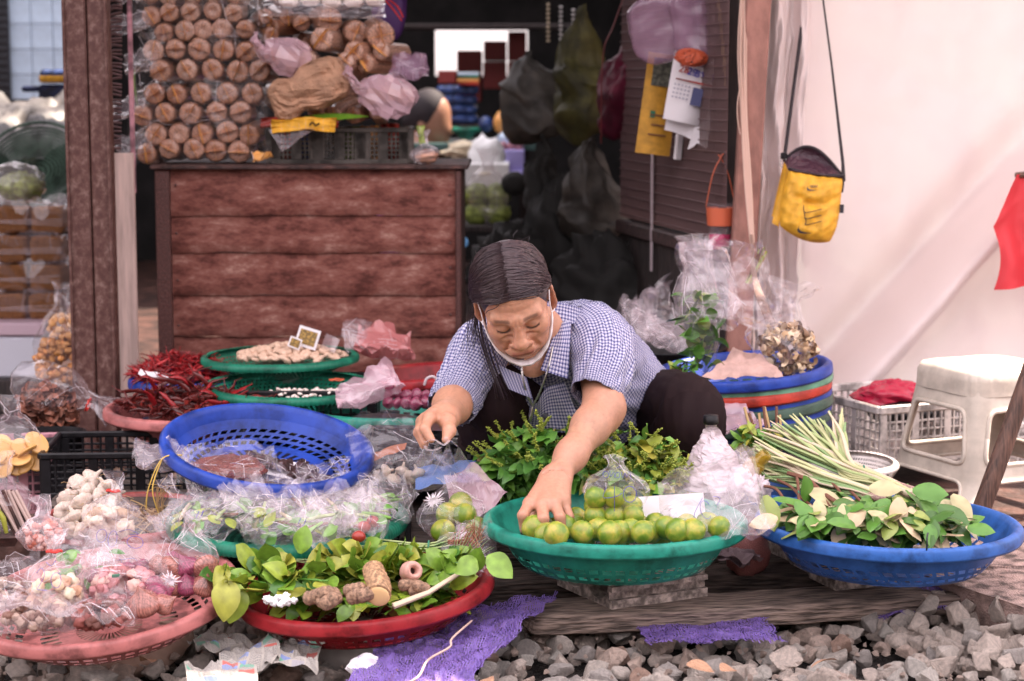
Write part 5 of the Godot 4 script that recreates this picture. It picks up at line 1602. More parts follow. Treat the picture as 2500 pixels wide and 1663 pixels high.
func stool_mesh(half_top: float, half_low: float, h: float) -> Array:
	var pt := func(side: int, a: float, y: float) -> Vector3:
		var th := side * PI / 2.0 + a * PI / 4.0
		var r := lerpf(half_low, half_top, y) + 0.012 * pow(maxf(0.0, 1.0 - y * 4.0), 2.0)
		var c := cos(th)
		var s := sin(th)
		return Vector3(pow(absf(c), 0.32) * signf(c) * r, y * h, pow(absf(s), 0.32) * signf(s) * r)
	var hole := PackedVector2Array()
	var arch := PackedVector2Array()
	for k in 33:
		var th := TAU * k / 33.0
		var e := Vector2(pow(absf(cos(th)), 0.45) * signf(cos(th)), pow(absf(sin(th)), 0.4) * signf(sin(th)))
		hole.append(Vector2(e.x * (0.50 - 0.07 * e.y), 0.585 + e.y * 0.245))
	for k in 17:
		var th := PI * k / 16.0
		arch.append(Vector2(pow(absf(cos(th)), 0.4) * signf(cos(th)) * 0.55, -0.01 + pow(sin(th), 0.5) * 0.20))
	var out := []
	for side in 4:
		var acc := Acc.new()
		for j in 22:
			for i in 26:
				var x0 := -1.0 + i / 13.0
				var x1 := -1.0 + (i + 1) / 13.0
				var y0 := j / 22.0
				var y1 := (j + 1) / 22.0
				var cells: Array = [PackedVector2Array([Vector2(x0, y0), Vector2(x1, y0), Vector2(x1, y1), Vector2(x0, y1)])]
				for cut in [hole, arch]:
					var next := []
					for c in cells:
						for q in Geometry2D.clip_polygons(c, cut):
							if not Geometry2D.is_polygon_clockwise(q):
								next.append(q)
					cells = next
				for c in cells:
					var t := Geometry2D.triangulate_polygon(c)
					for k in range(0, t.size(), 3):
						var tri := [t[k], t[k + 1], t[k + 2]]
						var p0: Vector3 = pt.call(side, c[tri[0]].x, c[tri[0]].y)
						var p1: Vector3 = pt.call(side, c[tri[1]].x, c[tri[1]].y)
						var p2: Vector3 = pt.call(side, c[tri[2]].x, c[tri[2]].y)
						var n := (p2 - p0).cross(p1 - p0)
						var o := Vector3(p0.x, 0, p0.z)
						var b := acc.v.size()
						acc.vert(p0)
						acc.vert(p1)
						acc.vert(p2)
						if n.dot(o) > 0:
							acc.ix.append_array(PackedInt32Array([b, b + 1, b + 2]))
						else:
							acc.ix.append_array(PackedInt32Array([b, b + 2, b + 1]))
		var ring := []
		for k in 34:
			var q := hole[k % 33]
			ring.append(pt.call(side, q.x, q.y))
		acc.tube(ring, 0.0055, 6)
		ring = []
		for q in arch:
			ring.append(pt.call(side, q.x, maxf(q.y, 0.0)))
		acc.tube(ring, 0.0045, 6)
		out.append(acc.mesh(true, true))
	var seat := Acc.new()
	seat.grid(96, 12, func(u: float, v: float) -> Vector3:
		var th := (u if u < 0.9999 else 0.0) * TAU
		var c := cos(th)
		var s := sin(th)
		var sh := Vector2(pow(absf(c), 0.42) * signf(c), pow(absf(s), 0.42) * signf(s))
		var rib := 0.0018 * (1.0 if fmod(u * 40.0, 1.0) > 0.12 else 0.0)
		var r: float
		var y: float
		if v < 0.5:
			r = half_top + 0.004 + rib - 0.003 * v
			y = h * 0.955 + v * 2.0 * 0.045
		else:
			var t := (v - 0.5) * 2.0
			r = (half_top + 0.001) * cos(t * PI / 2.0) if t < 0.999 else 0.0005
			y = h * 0.955 + 0.045 + 0.012 * sin(minf(t * 3.0, 1.0) * PI / 2.0) - 0.003 * t
			if fmod(absf(sh.x * r) * 24.0, 1.0) < 0.09:
				y -= 0.0012
		return Vector3(sh.x * r, y, sh.y * r))
	out.append(seat.mesh(true, true))
	return out


func right_side() -> void:
	var a := Acc.new()
	# stool
	var so := thing("stool", "cream plastic stool with splayed legs, partly in the sun", "stool", at(Vector3(1.069, 0.158, -0.32) - Vector3(0, 0.012, 0.02), 24))
	var sm := stool_mesh(0.124, 0.165, 0.238)
	for k in 4:
		part("side_panel", sm[k], M.stool_white, so)
	part("seat", sm[4], M.stool_white, so)
	# pole
	a = Acc.new()
	a.tube([Vector3(0.958, 0.194, 0.098), Vector3(0.992, 0.288, 0.086), Vector3(1.032, 0.402, 0.071), Vector3(1.098, 0.587, 0.047)], [0.019, 0.0185, 0.018, 0.018], 14)
	solo("pole", a.mesh(), M.pole, "brown wooden pole leaning in front of the cream stool", "pole")
	# red cloth
	a = Acc.new()
	var tl: Vector3 = Vector3(1.265, 0.823, -0.912)
	var ml: Vector3 = Vector3(1.202, 0.695, -0.896)
	var ll: Vector3 = Vector3(1.208, 0.536, -0.875)
	a.grid(24, 24, func(u: float, v: float) -> Vector3:
		var left: Vector3 = ll.lerp(ml, v * 2.0) if v < 0.5 else ml.lerp(tl, v * 2.0 - 1.0)
		left.x += 0.018 * sin(v * TAU) if v < 0.5 else 0.0
		var rt: Vector3 = Vector3(1.504, 0.566, -0.879).lerp(Vector3(1.504, 0.847, -0.915), v)
		var p: Vector3 = left.lerp(rt, u)
		p.z += 0.018 * sin(u * 14.0 + v * 3.0) + 0.01 * nz.get_noise_2d(u * 4.0, v * 3.0)
		return p)
	solo("red_cloth", a.mesh(), M.flag_red, "bright red cloth hanging at the right edge before the tarpaulin", "cloth")
	a = Acc.new()
	a.tube([Vector3(1.265, 0.82, -0.922), Vector3(1.42, 0.835, -0.924)], 0.008, 8)
	solo("cloth_rail", a.mesh(), M.pole, "thin rail that carries the red cloth at the right edge", "rail")
	# shoulder bag
	var bc: Vector3 = Vector3(0.735, 0.754, -0.823)
	var bo := thing("shoulder_bag", "open yellow shoulder bag with black lining hung on the tarpaulin", "bag", at(bc, -4))
	var c00: Vector3 = Vector3(0.655, 0.701, -0.816) - bc
	var c10: Vector3 = Vector3(0.801, 0.663, -0.811) - bc
	var c11: Vector3 = Vector3(0.816, 0.823, -0.832) - bc
	var c01: Vector3 = Vector3(0.681, 0.841, -0.834) - bc
	a = Acc.new()
	a.grid(26, 26, func(u: float, v: float) -> Vector3:
		var p := c00.lerp(c10, u).lerp(c01.lerp(c11, u), v)
		var dip := 4.0 * u * (1.0 - u)
		p.y -= 0.017 * dip * (1.0 - v) + 0.006 * dip * v
		p.x -= 0.012 * pow(1.0 - v, 6.0) * (u - 0.3) * 2.0
		p.z += 0.034 * sqrt(maxf(0.0, dip * minf(1.0, (1.0 - absf(v * 2.0 - 1.0)) * 3.0))) - 0.013 * exp(-pow((v - 0.72 + 0.16 * dip) / 0.05, 2.0)) * dip
		p.z += 0.004 * nz.get_noise_2d(u * 5.0, v * 5.0) * 2.0
		return p)
	part("front_panel", a.mesh(), M.yellow_cloth, bo)
	a = Acc.new()
	var s0: Vector3 = Vector3(0.644, 0.722, -0.859) - bc
	var s1: Vector3 = Vector3(0.674, 0.856, -0.897) - bc
	a.grid(10, 20, func(u: float, v: float) -> Vector3:
		var p := s0.lerp(c00, u).lerp(s1.lerp(c01, u), v)
		p.x += 0.006 * sin(u * 9.0) * (1.0 - v)
		p.y -= 0.008 * u * (1.0 - v)
		p.z += 0.006 * sin(u * PI * 2.0)
		return p)
	part("side_panel", a.mesh(), M.yellow_cloth, bo)
	a = Acc.new()
	a.grid(22, 12, func(u: float, v: float) -> Vector3:
		var top := Vector3(0, 0.052 * sin(PI * pow(u, 0.9)), 0)
		var p := c01.lerp(c11, u) + Vector3(0, -0.004, 0.01)
		var q := s1.lerp(c11 + Vector3(0, 0.0, -0.03), u) + top * 1.0
		var m := p.lerp(q, v)
		m.z -= 0.035 * sin(v * PI) * sin(u * PI)
		return m)
	part("lining", a.mesh(), M.lining, bo)
	a = Acc.new()
	var rimp := []
	for k in 17:
		var u := k / 16.0
		rimp.append(c01.lerp(c11, u) + Vector3(0, -0.006 * 4.0 * u * (1.0 - u) + 0.001, 0.034 * sqrt(4.0 * u * (1.0 - u)) * 0.0 + 0.003))
	for k in 17:
		var u := 1.0 - k / 16.0
		rimp.append(s1.lerp(c11 + Vector3(0, 0, -0.03), u) + Vector3(0, 0.052 * sin(PI * pow(u, 0.9)), 0))
	a.tube(rimp, 0.0042, 6)
	a.tube([c11, c11 + Vector3(-0.001, -0.02, 0.002), c11 + Vector3(-0.003, -0.04, 0.001)], 0.0035, 5)
	part("zip", a.mesh(), M.black_cloth, bo)
	a = Acc.new()
	a.tube([s1 + Vector3(0, 0.01, 0), Vector3(0.677, 0.878, -0.899) - bc, Vector3(0.704, 1.073, -0.966) - bc, Vector3(0.733, 1.292, -1.025) - bc], 0.0062, 6, 0.8)
	part("strap", a.mesh(), M.black_cloth, bo)
	a = Acc.new()
	a.tube([c11 + Vector3(0, -0.012, 0), Vector3(0.818, 0.854, -0.876) - bc, Vector3(0.794, 1.095, -0.968) - bc, Vector3(0.769, 1.292, -1.025) - bc], [0.006, 0.0045, 0.003, 0.0025], 5, 0.6)
	part("strap", a.mesh(), M.black_cloth, bo)
	a = Acc.new()
	a.box(Vector3(0.017, 0.018, 0.01), at(s1 + Vector3(0.0, 0.014, 0.004)), 0.003)
	part("buckle", a.mesh(false), M.black_plastic, bo)
	a = Acc.new()
	var rg := []
	for k in 13:
		rg.append(s1 + Vector3(0.009 * cos(TAU * k / 12.0), -0.004 + 0.011 * sin(TAU * k / 12.0), 0.006))
	a.tube(rg, 0.0016, 5)
	part("ring", a.mesh(), M.metal, bo)
	var zf := 0.038
	part("logo", swoosh(0.021), M.ink_black, bo, at(Vector3(0.719, 0.694, -0.815) - bc + Vector3(0, 0, zf + 0.003), 0, 10, -8))
	a = Acc.new()
	for k in 3:
		var y := 0.0 - k * 0.010
		a.tube(smooth_line([Vector3(-0.013 + k * 0.002, y + 0.008, 0), Vector3(-0.013 + k * 0.002, y, 0), Vector3(-0.008, y - 0.004, 0), Vector3(0.016, y + 0.002, 0)]), 0.0007, 4)
	part("outline_logo", a.mesh(), M.ink_black, bo, at(Vector3(0.736, 0.742, -0.821) - bc + Vector3(0, 0, zf + 0.003), 0, 3, 0, 1.5))
	part("small_logo", swoosh(0.014), M.ink_black, bo, at(Vector3(0.736, 0.795, -0.828) - bc + Vector3(0, 0, zf), 0, -14))
	part("small_lettering", text_mesh("NIKE", 0.006), M.ink_black, bo, at(Vector3(0.741, 0.8, -0.829) - bc + Vector3(0, 0, zf), 0, -14))
	part("side_tab", block_mesh(Vector3(0.010, 0.021, 0.003), 0.0008), M.ink_black, bo, at(Vector3(0.81, 0.744, -0.821) - bc + Vector3(0.002, 0, 0.008)))
	# string bundle down the post
	a = Acc.new()
	for k in 5:
		var dx := (k - 2) * 0.003
		a.tube(smooth_line([Vector3(0.574, 1.276, -0.911) + Vector3(dx, 0, 0), Vector3(0.57, 1.126, -0.892) + Vector3(dx * 1.6, 0, 0.004 * (k % 2)), Vector3(0.574, 0.977, -0.872) + Vector3(dx, 0, 0), Vector3(0.582, 0.807, -0.83) + Vector3(dx * 1.2, 0, 0), Vector3(0.59, 0.66, -0.79) + Vector3(dx * 0.6, 0, 0)]), 0.0028, 5)
	a.tube(smooth_line([Vector3(0.566, 1.052, -0.872), Vector3(0.558, 1.009, -0.866), Vector3(0.557, 0.967, -0.861), Vector3(0.564, 0.924, -0.855)]), 0.003, 5, 0.5)
	solo("string_bundle", a.mesh(), M.cord, "bundle of pale plant fibre strips hanging down the wooden post", "strings")
	a = Acc.new()
	a.tube(smooth_line([Vector3(0.587, 0.682, -0.783), Vector3(0.584, 0.586, -0.679), Vector3(0.597, 0.517, -0.549), Vector3(0.628, 0.42, -0.375)]), [0.004, 0.004, 0.004, 0.004, 0.005, 0.006, 0.007, 0.008, 0.009, 0.010, 0.011, 0.012, 0.012, 0.012, 0.013, 0.013, 0.013, 0.013, 0.013], 6, 0.35)
	solo("palm_stick", a.mesh(), mat("palm", lin(0.36, 0.22, 0.17), 0.8, {"tex": T.grain, "tri": Vector3(20, 2, 20)}), "flat dry palm stalk slanting into the top of the tray stack", "stalk")
	# calendars and hanging film
	var cal := thing("calendar", "curled white calendar page with red and blue dates", "calendar", at(Vector3(0.47, 1.035, -1.162), 0, 0, -12))
	a = Acc.new()
	a.grid(16, 16, func(u: float, v: float) -> Vector3:
		var x := (u - 0.5) * 0.128 * (1.0 - 0.12 * (1.0 - v))
		return Vector3(x, (v - 0.5) * 0.18, 0.022 * sin(u * 2.6) - 0.02 * pow(u, 3.0) * (1.0 - v) * 2.0))
	part("page", a.mesh(), M.paper, cal)
	var glyph := [["28", M.bright_red, -0.032, 0.045], ["29", M.ink, -0.009, 0.043], ["31", M.ink, 0.012, 0.041], ["1", M.ink, 0.045, 0.038]]
	for g in glyph:
		part("date", text_mesh(g[0], 0.018), g[1], cal, at(Vector3(g[2], g[3], 0.0255)))
	part("red_line", block_mesh(Vector3(0.096, 0.004, 0.001), 0.0003), M.bright_red, cal, at(Vector3(0.0, 0.018, 0.026)))
	part("picture", block_mesh(Vector3(0.028, 0.046, 0.001), 0.0003), mat("slate", lin(0.06, 0.065, 0.16), 0.6), cal, at(Vector3(0.016, -0.018, 0.0255)))
	a = Acc.new()
	for r in 4:
		for c in 5:
			a.box(Vector3(0.005, 0.004, 0.0008), at(Vector3(-0.046 + c * 0.0095, 0.004 - r * 0.011, 0.0235)), 0.0002)
	part("small_dates", a.mesh(false), mat("faded_ink", lin(0.3, 0.28, 0.36), 0.7), cal)
	cal = thing("calendar_sheet", "lower white sheet with a curled corner under the dated calendar page", "calendar", at(Vector3(0.465, 0.955, -1.182), 0, 0, -10))
	a = Acc.new()
	a.grid(14, 12, func(u: float, v: float) -> Vector3: return Vector3((u - 0.5) * 0.115, (v - 0.5) * 0.075 - 0.03 * u * u * (1.0 - v), 0.05 * pow(maxf(0.0, u - 0.5), 2.0) * (1.0 - v) * 4.0))
	part("page", a.mesh(), M.paper, cal)
	solo("paper_tip", sheet_mesh(Vector3(0.462, 0.876, -1.161), Vector3(0.477, 0.884, -1.163), Vector3(0.527, 0.932, -1.169), Vector3(0.481, 0.939, -1.17), 0.004, 10.0, 1.0, 8, 8, false, Vector3.BACK), M.paper, "pointed white paper corner hanging below the calendar sheets", "paper")
	var gold := thing("gold_calendar", "yellow printed calendar page hanging left of the white one", "calendar", at(Vector3(0.394, 0.994, -1.288), 8, 0, -7))
	a = Acc.new()
	a.grid(10, 12, func(u: float, v: float) -> Vector3: return Vector3((u - 0.5) * 0.095, (v - 0.5) * 0.27, 0.012 * sin(u * 3.0 + v)))
	part("page", a.mesh(), M.calendar_gold, gold)
	part("photo", block_mesh(Vector3(0.07, 0.075, 0.001), 0.0003), mat("photo_grey", lin(0.16, 0.16, 0.12), 0.6, {"tex": T.blotch, "tri": 12.0}), gold, at(Vector3(0.004, 0.085, 0.015)))
	part("emblem", block_mesh(Vector3(0.013, 0.018, 0.001), 0.0003), M.ring_green, gold, at(Vector3(-0.016, -0.028, 0.0145)))
	for k in 3:
		part("print_line", block_mesh(Vector3(0.05 - 0.012 * (k % 2), 0.004, 0.001), 0.0003), M.twig, gold, at(Vector3(0.002, -0.03 - k * 0.026, 0.015)))
	solo("booklet", block_mesh(Vector3(0.02, 0.07, 0.012), 0.002), M.paper, "edge of a white booklet beside the yellow calendar page", "booklet", at(Vector3(0.449, 0.88, -1.293), 30, 0, -6))
	solo("film_bag", hang_mesh(0.17, 0.20, 0.06, 2.5, 0.3, 0.012), M.film_purple, "empty lilac film bag hanging over the yellow calendar page", "bag", at(Vector3(0.364, 1.305, -1.178), 0, 0, 14))
	solo("film_bag", hang_mesh(0.115, 0.24, 0.06, 4.5, 0.3, 0.010), M.film_purple, "lilac film bag holding red rubber bands above the calendar", "bag", at(Vector3(0.462, 1.33, -1.13), 0, 0, 4))
	a = Acc.new()
	for k in 36:
		var n := Vector3(rnd(-1, 1), rnd(-1, 1), rnd(-1, 1)).normalized()
		var t := n.cross(Vector3(0.3, 0.8, 0.5)).normalized()
		var b := n.cross(t)
		var rr := []
		for i in 13:
			rr.append(n * 0.012 + (t * cos(TAU * i / 12.0) * 1.3 + b * sin(TAU * i / 12.0)) * 0.024 + Vector3(rnd(-0.003, 0.003), 0, 0))
		a.tube(rr, 0.0016, 4)
	var rbb := solo("rubber_bands", a.mesh(), M.rubber, "clump of red rubber bands in the lilac film bag", "rubber bands", at(Vector3(0.464, 1.116, -1.102)))
	rbb.scale = Vector3(1.25, 0.8, 0.8)
	solo("green_strip", sheet_mesh(Vector3(0.544, 1.041, -1.042), Vector3(0.553, 1.041, -1.042), Vector3(0.533, 1.261, -1.071), Vector3(0.524, 1.272, -1.072), 0.006, 10.0, 3.0, 6, 16, false, Vector3.BACK), M.straw, "thin rolled green and tan strip right of the calendar", "strip")
	# iced drink in a plastic cup
	var cup := thing("drink_cup", "clear cup of pink drink in an orange sleeve hung on the partition", "cup", at(Vector3(0.528, 0.63, -0.958)))
	a = Acc.new()
	a.lathe([Vector2(0.0, 0.0), Vector2(0.026, 0.0), Vector2(0.034, 0.112), Vector2(0.036, 0.114), Vector2(0.036, 0.118)], 24)
	part("cup_wall", a.mesh(true, true), M.film, cup)
	a = Acc.new()
	a.lathe([Vector2(0.0, 0.003), Vector2(0.0255, 0.003), Vector2(0.0285, 0.04), Vector2(0.0, 0.04)], 24)
	part("drink", a.mesh(true, true), M.drink, cup)
	a = Acc.new()
	a.lathe([Vector2(0.0325, 0.062), Vector2(0.0358, 0.108)], 24)
	part("sleeve", a.mesh(), M.orange_cup, cup)
	a = Acc.new()
	a.tube(smooth_line([Vector3(-0.036, 0.11, 0), Vector3(-0.02, 0.19, 0), Vector3(0.0, 0.235, 0.004), Vector3(0.012, 0.25, 0)]), 0.0045, 5, 0.35)
	a.tube(smooth_line([Vector3(0.036, 0.12, 0), Vector3(0.02, 0.19, 0), Vector3(0.002, 0.23, -0.004), Vector3(-0.006, 0.24, 0)]), 0.0045, 5, 0.35)
	part("carry_strap", a.mesh(), M.orange_cup, cup)
	# stack of colanders
	var cols := ["blue", "pale_green", "bright_red", "blue", "old_green", "blue", "old_green", "navy"]
	var words := ["blue colander on top of the tall stack, filled with bags", "pale green colander, second from the top of the tall stack", "red colander, third in the tall stack at the right", "blue colander under the red one in the tall stack", "dull green colander, fifth in the tall stack", "blue colander, sixth in the tall stack", "dull green colander, seventh in the tall stack", "dark navy colander at the bottom of the tall stack"]
	var top: Vector3 = Vector3(0.529, 0.407, -0.454)
	var tilt := Basis.from_euler(Vector3(deg_to_rad(1.5), 0, deg_to_rad(4.6)))
	for k in 8:
		var o := colander("colander", words[k], cols[k], Transform3D(tilt, top + tilt * Vector3(0.0025 * sin(k * 2.0), -0.0175 * k - 0.075, 0.004 * cos(k * 3.0))), 0.207 - 0.001 * k, 0.075, 90, k == 0 or k > 5)
		tag(o, "", "", "stack of colanders")
	solo("stand", blob_mesh(Vector3(0.13, 0.05, 0.13), 3.0, 0.02), M.black_plastic, "dark upturned basin carrying the stack of colanders", "basin", at(top - Vector3(0.02, 0.255, 0)))
	V.stack = top
	var lb := thing("leaf_bag", "clear bag of broad green leaves standing in the top of the tall stack", "bag", at(Vector3(0.442, 0.393, -0.402), 0, 0, 4))
	part("bag_film", bag_mesh(0.105, 0.30, 0.08, 21.0, 0.03, 0.05, 0.02, 0.010), M.film, lb)
	leaf_set(lb, 64, func(k: int) -> Transform3D: return at(Vector3(rnd(-0.04, 0.025), 0.01 + 0.17 * k / 64.0, rnd(-0.02, 0.03)), rnd(0, 360), rnd(-80, 10), rnd(-60, 60), rnd(0.7, 1.0)), "pepper_leaf", [0, 1, 4, 0, 1], 0.05, 0.032)
	solo("empty_bag", packet_mesh(0.19, 0.20, 0.07, 23.0, 0.03, 34, 34), M.film, "big empty crumpled clear bag rising above the tall stack", "bag", at(Vector3(0.491, 0.586, -0.427), 15, 72, 28))
	solo("empty_bag", packet_mesh(0.13, 0.17, 0.05, 31.0, 0.03, 26, 26), M.film_haze, "hazy pink crumpled bag at the front of the leaf bag", "bag", at(Vector3(0.446, 0.603, -0.409), -10, 84, 6))
	var nb := thing("dried_flower_bag", "clear bag of pale dried flowers at the right in the tall stack", "bag", at(Vector3(0.606, 0.388, -0.411), 0, 0, -10))
	part("bag_film", bag_mesh(0.17, 0.16, 0.12, 25.0, 0.03, 0.06, 0.06, 0.02), M.film, nb)
	a = Acc.new()
	a.grid(10, 4, func(u: float, v: float) -> Vector3: return Vector3(cos(u * 5.0) * (0.5 + v * 0.5), 0.8 * (v - 0.5) + 0.3 * sin(u * 7.0), sin(u * 5.0) * (0.5 + v * 0.5)))
	V.fill.call(nb, Vector3(0.01, 0.065, 0), Vector3(0.07, 0.06, 0.05), 170, "mushroom", a.mesh(), [Color(3.0, 5.6, 5.4), Color(2.2, 3.5, 3.0), Color(3.3, 6.2, 6.6), Color(1.0, 1.4, 1.2)], "flowers", 0.009, 0.015)
	solo("brown_paper", sheet_mesh(Vector3(0.423, 0.396, -0.312), Vector3(0.614, 0.4, -0.312), Vector3(0.555, 0.448, -0.409), Vector3(0.506, 0.448, -0.409), 0.012, 12.0, 2.0, 20, 14, false), mat("brown_paper", lin(0.56, 0.36, 0.31), 0.7, {"tex": T.soft, "tri": 6.0}), "dusty pink paper tucked at the front of the tall stack", "paper")
	lb = thing("herb_scraps", "wilted herb stems lying at the left in the top blue colander", "herbs", at(Vector3(0.377, 0.397, -0.372)))
	for k in 9:
		a = Acc.new()
		a.tube(smooth_line([Vector3(rnd(-0.03, 0.03), 0.0, rnd(-0.03, 0.03)), Vector3(rnd(-0.03, 0.03), rnd(0.01, 0.03), rnd(-0.02, 0.02)), Vector3(rnd(-0.04, 0.04), 0.0, rnd(-0.03, 0.03))]), 0.0018, 4)
		part("stem", a.mesh(), M.twig if k % 3 == 0 else M.basil_2, lb)
	leaf_set(lb, 14, func(k: int) -> Transform3D: return at(Vector3(rnd(-0.03, 0.03), rnd(0.0, 0.02), rnd(-0.03, 0.03)), rnd(0, 360), rnd(-30, 30), rnd(-30, 30)), "basil", [2, 1, 3], 0.03, 0.014)
	lb = thing("stem_bundle", "small bundle of brown green stems stuck behind the palm stalk", "stems", at(Vector3(0.595, 0.612, -0.733), 0, 0, -22))
	for k in 12:
		a = Acc.new()
		a.tube([Vector3(rnd(-0.008, 0.008), -0.05, rnd(-0.008, 0.008)), Vector3(rnd(-0.012, 0.012), 0.04 + rnd(-0.015, 0.01), rnd(-0.01, 0.01))], [0.003, 0.0022], 5)
		part("stem", a.mesh(), [M.twig, M.basil_3, M.straw][k % 3], lb)
	solo("film_cone", sheet_mesh(Vector3(0.546, 0.576, -0.779), Vector3(0.594, 0.618, -0.785), Vector3(0.6, 0.646, -0.839), Vector3(0.519, 0.592, -0.832), 0.012, 9.0, 5.0, 10, 10, true, Vector3.BACK), M.film_haze, "rolled lilac film poking out behind the palm stalk", "film")
	# dark basin with film bags behind the woman
	a = Acc.new()
	a.lathe([Vector2(0.0, 0.0), Vector2(0.11, 0.0), Vector2(0.145, 0.085), Vector2(0.155, 0.09), Vector2(0.155, 0.097), Vector2(0.142, 0.095), Vector2(0.108, 0.006), Vector2(0.0, 0.006)], 60)
	solo("basin", a.mesh(true, true), M.black_plastic, "wide black basin behind the woman's back", "basin", at(Vector3(0.387, 0.381, -0.905) - Vector3(0, 0.085, 0)))
	solo("black_drum", blob_mesh(Vector3(0.13, 0.12, 0.11), 1.0, 0.03), M.bag_black, "black drum under the wide basin behind the woman", "drum", at(Vector3(0.391, 0.237, -0.936)))
	for q in [[Vector3(0.328, 0.458, -0.864), 0.12, 1.0, "film_haze", "small crumpled clear bag at the left in the black basin"], [Vector3(0.382, 0.488, -0.888), 0.12, 2.0, "film", "tall crumpled clear bag peaked up from the black basin"], [Vector3(0.365, 0.433, -0.841), 0.14, 3.0, "film_haze", "flattened clear bag over the rim of the black basin"]]:
		solo("empty_bag", packet_mesh(q[1], q[1] * 1.0, 0.05, q[2] * 7.0, 0.03, 24, 24), M[q[3]], q[4], "bag", at(q[0], q[2] * 40.0, 62 if q[2] < 2.5 else 20, q[2] * 8.0), "clear bags in the black basin")
	# crates by the tarpaulin
	var pc := crate("crate", "dusty pinkish white crate with a red bag in it, left of the stool", "white_plastic", at(Vector3(0.872, 0.152, -0.643) - Vector3(-0.05, 0, 0.1), 24), Vector3(0.28, 0.145, 0.34), 14, 5)
	var pp := pc.position
	solo("red_bag", blob_mesh(Vector3(0.10, 0.045, 0.09), 4.0, 0.3, 2.4, 30, 20, 0.3), mat("red_film", lin(0.42, 0.015, 0.05), 0.25, {"bump": T.wave, "depth": 0.6}), "crumpled red bag heaped in the pinkish crate", "bag", at(pp + Vector3(0.01, 0.135, 0.0)))
	solo("black_pan", blob_mesh(Vector3(0.09, 0.03, 0.07), 2.0, 0.02), M.black_plastic, "round black pan under the red bag in the crate", "pan", at(pp + Vector3(0.03, 0.105, 0.06)))
	crate("crate", "second pinkish crate seen through the openings of the stool", "white_plastic", at(Vector3(1.144, 0.106, -0.768) - Vector3(-0.05, 0, 0.1), 10), Vector3(0.34, 0.12, 0.3), 14, 4)
	for k in 5:
		solo("orange_fruit", blob_mesh(Vector3(0.026, 0.024, 0.026), k, 0.05), M.slice if k % 2 else M.onion, ["first", "second", "third", "fourth", "fifth"][k] + " orange fruit from the left in the crate behind the stool", "fruit", at(Vector3(1.096, 0.147, -0.753) + Vector3(0.045 * k, 0.02 * (k % 2), -0.04)))
	net_colander("bowl_white", "white lattice bowl behind the lemongrass", "white_plastic", at(Vector3(0.752, 0.222, -0.228) - Vector3(0, 0.05, 0), 0, 3), 0.098, 0.055, 60, 0.014)
	solo("pink_sack", blob_mesh(Vector3(0.06, 0.06, 0.05), 8.0, 0.3), M.tarp, "pale pink sack against the tarpaulin left of the crate", "sack", at(Vector3(0.778, 0.202, -0.78)))
	solo("pale_sheet", sheet_mesh(Vector3(0.439, 0.302, -0.087), Vector3(0.552, 0.316, -0.14), Vector3(0.494, 0.366, -0.298), Vector3(0.353, 0.368, -0.348), 0.02, 8.0, 6.0, 24, 20, false), M.film_pink, "pale pink film draped between the woman's knee and the tall stack", "film")


func text_mesh(s: String, h: float) -> ArrayMesh:
	var t := TextMesh.new()
	var f := SystemFont.new()
	f.font_names = PackedStringArray(["Droid Sans"])
	f.font_weight = 700
	t.font = f
	t.text = s
	t.font_size = 64
	t.pixel_size = h / 46.0
	t.depth = 0.0008
	var m := ArrayMesh.new()
	var arr := t.surface_get_arrays(0)
	for i in t.get_surface_count():
		m.add_surface_from_arrays(Mesh.PRIMITIVE_TRIANGLES, t.surface_get_arrays(i))
	return m


func leaf_set(o: Node, n: int, where: Callable, family: String, kinds: Array, l: float, w: float, wavy := 0.0, called := "leaf") -> void:
	var key := "%s%.3f%.3f" % [family, l, w]
	if not V.has(key):
		var ms := []
		for k in 6:
			ms.append(leaf_mesh(l * (0.85 + 0.06 * k), w * (0.9 + 0.05 * k), [0.2, 0.7, 1.1, -0.4, 0.5, 1.5][k], [0.25, 0.1, 0.4, 0.3, -0.15, 0.3][k], k * 1.9, 6, wavy))
		V[key] = ms
	for k in n:
		part(called, V[key][rng.randi() % 6], M["%s_%d" % [family, kinds[rng.randi() % kinds.size()]]], o, where.call(k))


func lay(c: Vector3, pitch: float, roll: float, yaw := 0.0) -> Transform3D:  # a tray tipped toward the track by pitch and to the side by roll
	return Transform3D(Basis.from_euler(Vector3(deg_to_rad(pitch), 0, deg_to_rad(roll))) * Basis(Vector3.UP, deg_to_rad(yaw)), c)


func garlic_mesh(sd: float) -> ArrayMesh:
	var a := Acc.new()
	a.grid(32, 18, func(u: float, v: float) -> Vector3:
		var th := (u if u < 0.999 else 0.0) * TAU
		var s := v * 1.25
		var r := pow(maxf(0.0, sin(PI * pow(minf(s, 1.0), 0.85))), 0.75) * (1.0 - 0.10 * pow(absf(sin(th * 4.0 + sd)), 8.0))
		if s > 0.8:
			r = maxf(r, lerpf(0.24, 0.13, (s - 0.8) / 0.45))
		var y := -0.8 + 1.45 * minf(s, 1.0) + maxf(0.0, s - 1.0) * 2.2
		return Vector3(maxf(r, 0.01) * cos(th), y * 0.9, maxf(r, 0.01) * sin(th)) * (1.0 + 0.06 * nz.get_noise_3d(cos(th) + sd, v * 2.0, sin(th))))
	for i in a.v.size():
		var p := a.v[i]
		var root := smoothstep(-0.60, -0.70, p.y)
		var st := 0.9 + 0.2 * nz.get_noise_2d(atan2(p.z, p.x) * 6.0, p.y + sd)
		a.col[i] = Color(st, st * 0.97, st * 0.95).lerp(Color(0.25, 0.17, 0.13), root)
	return a.mesh(true, true, true)


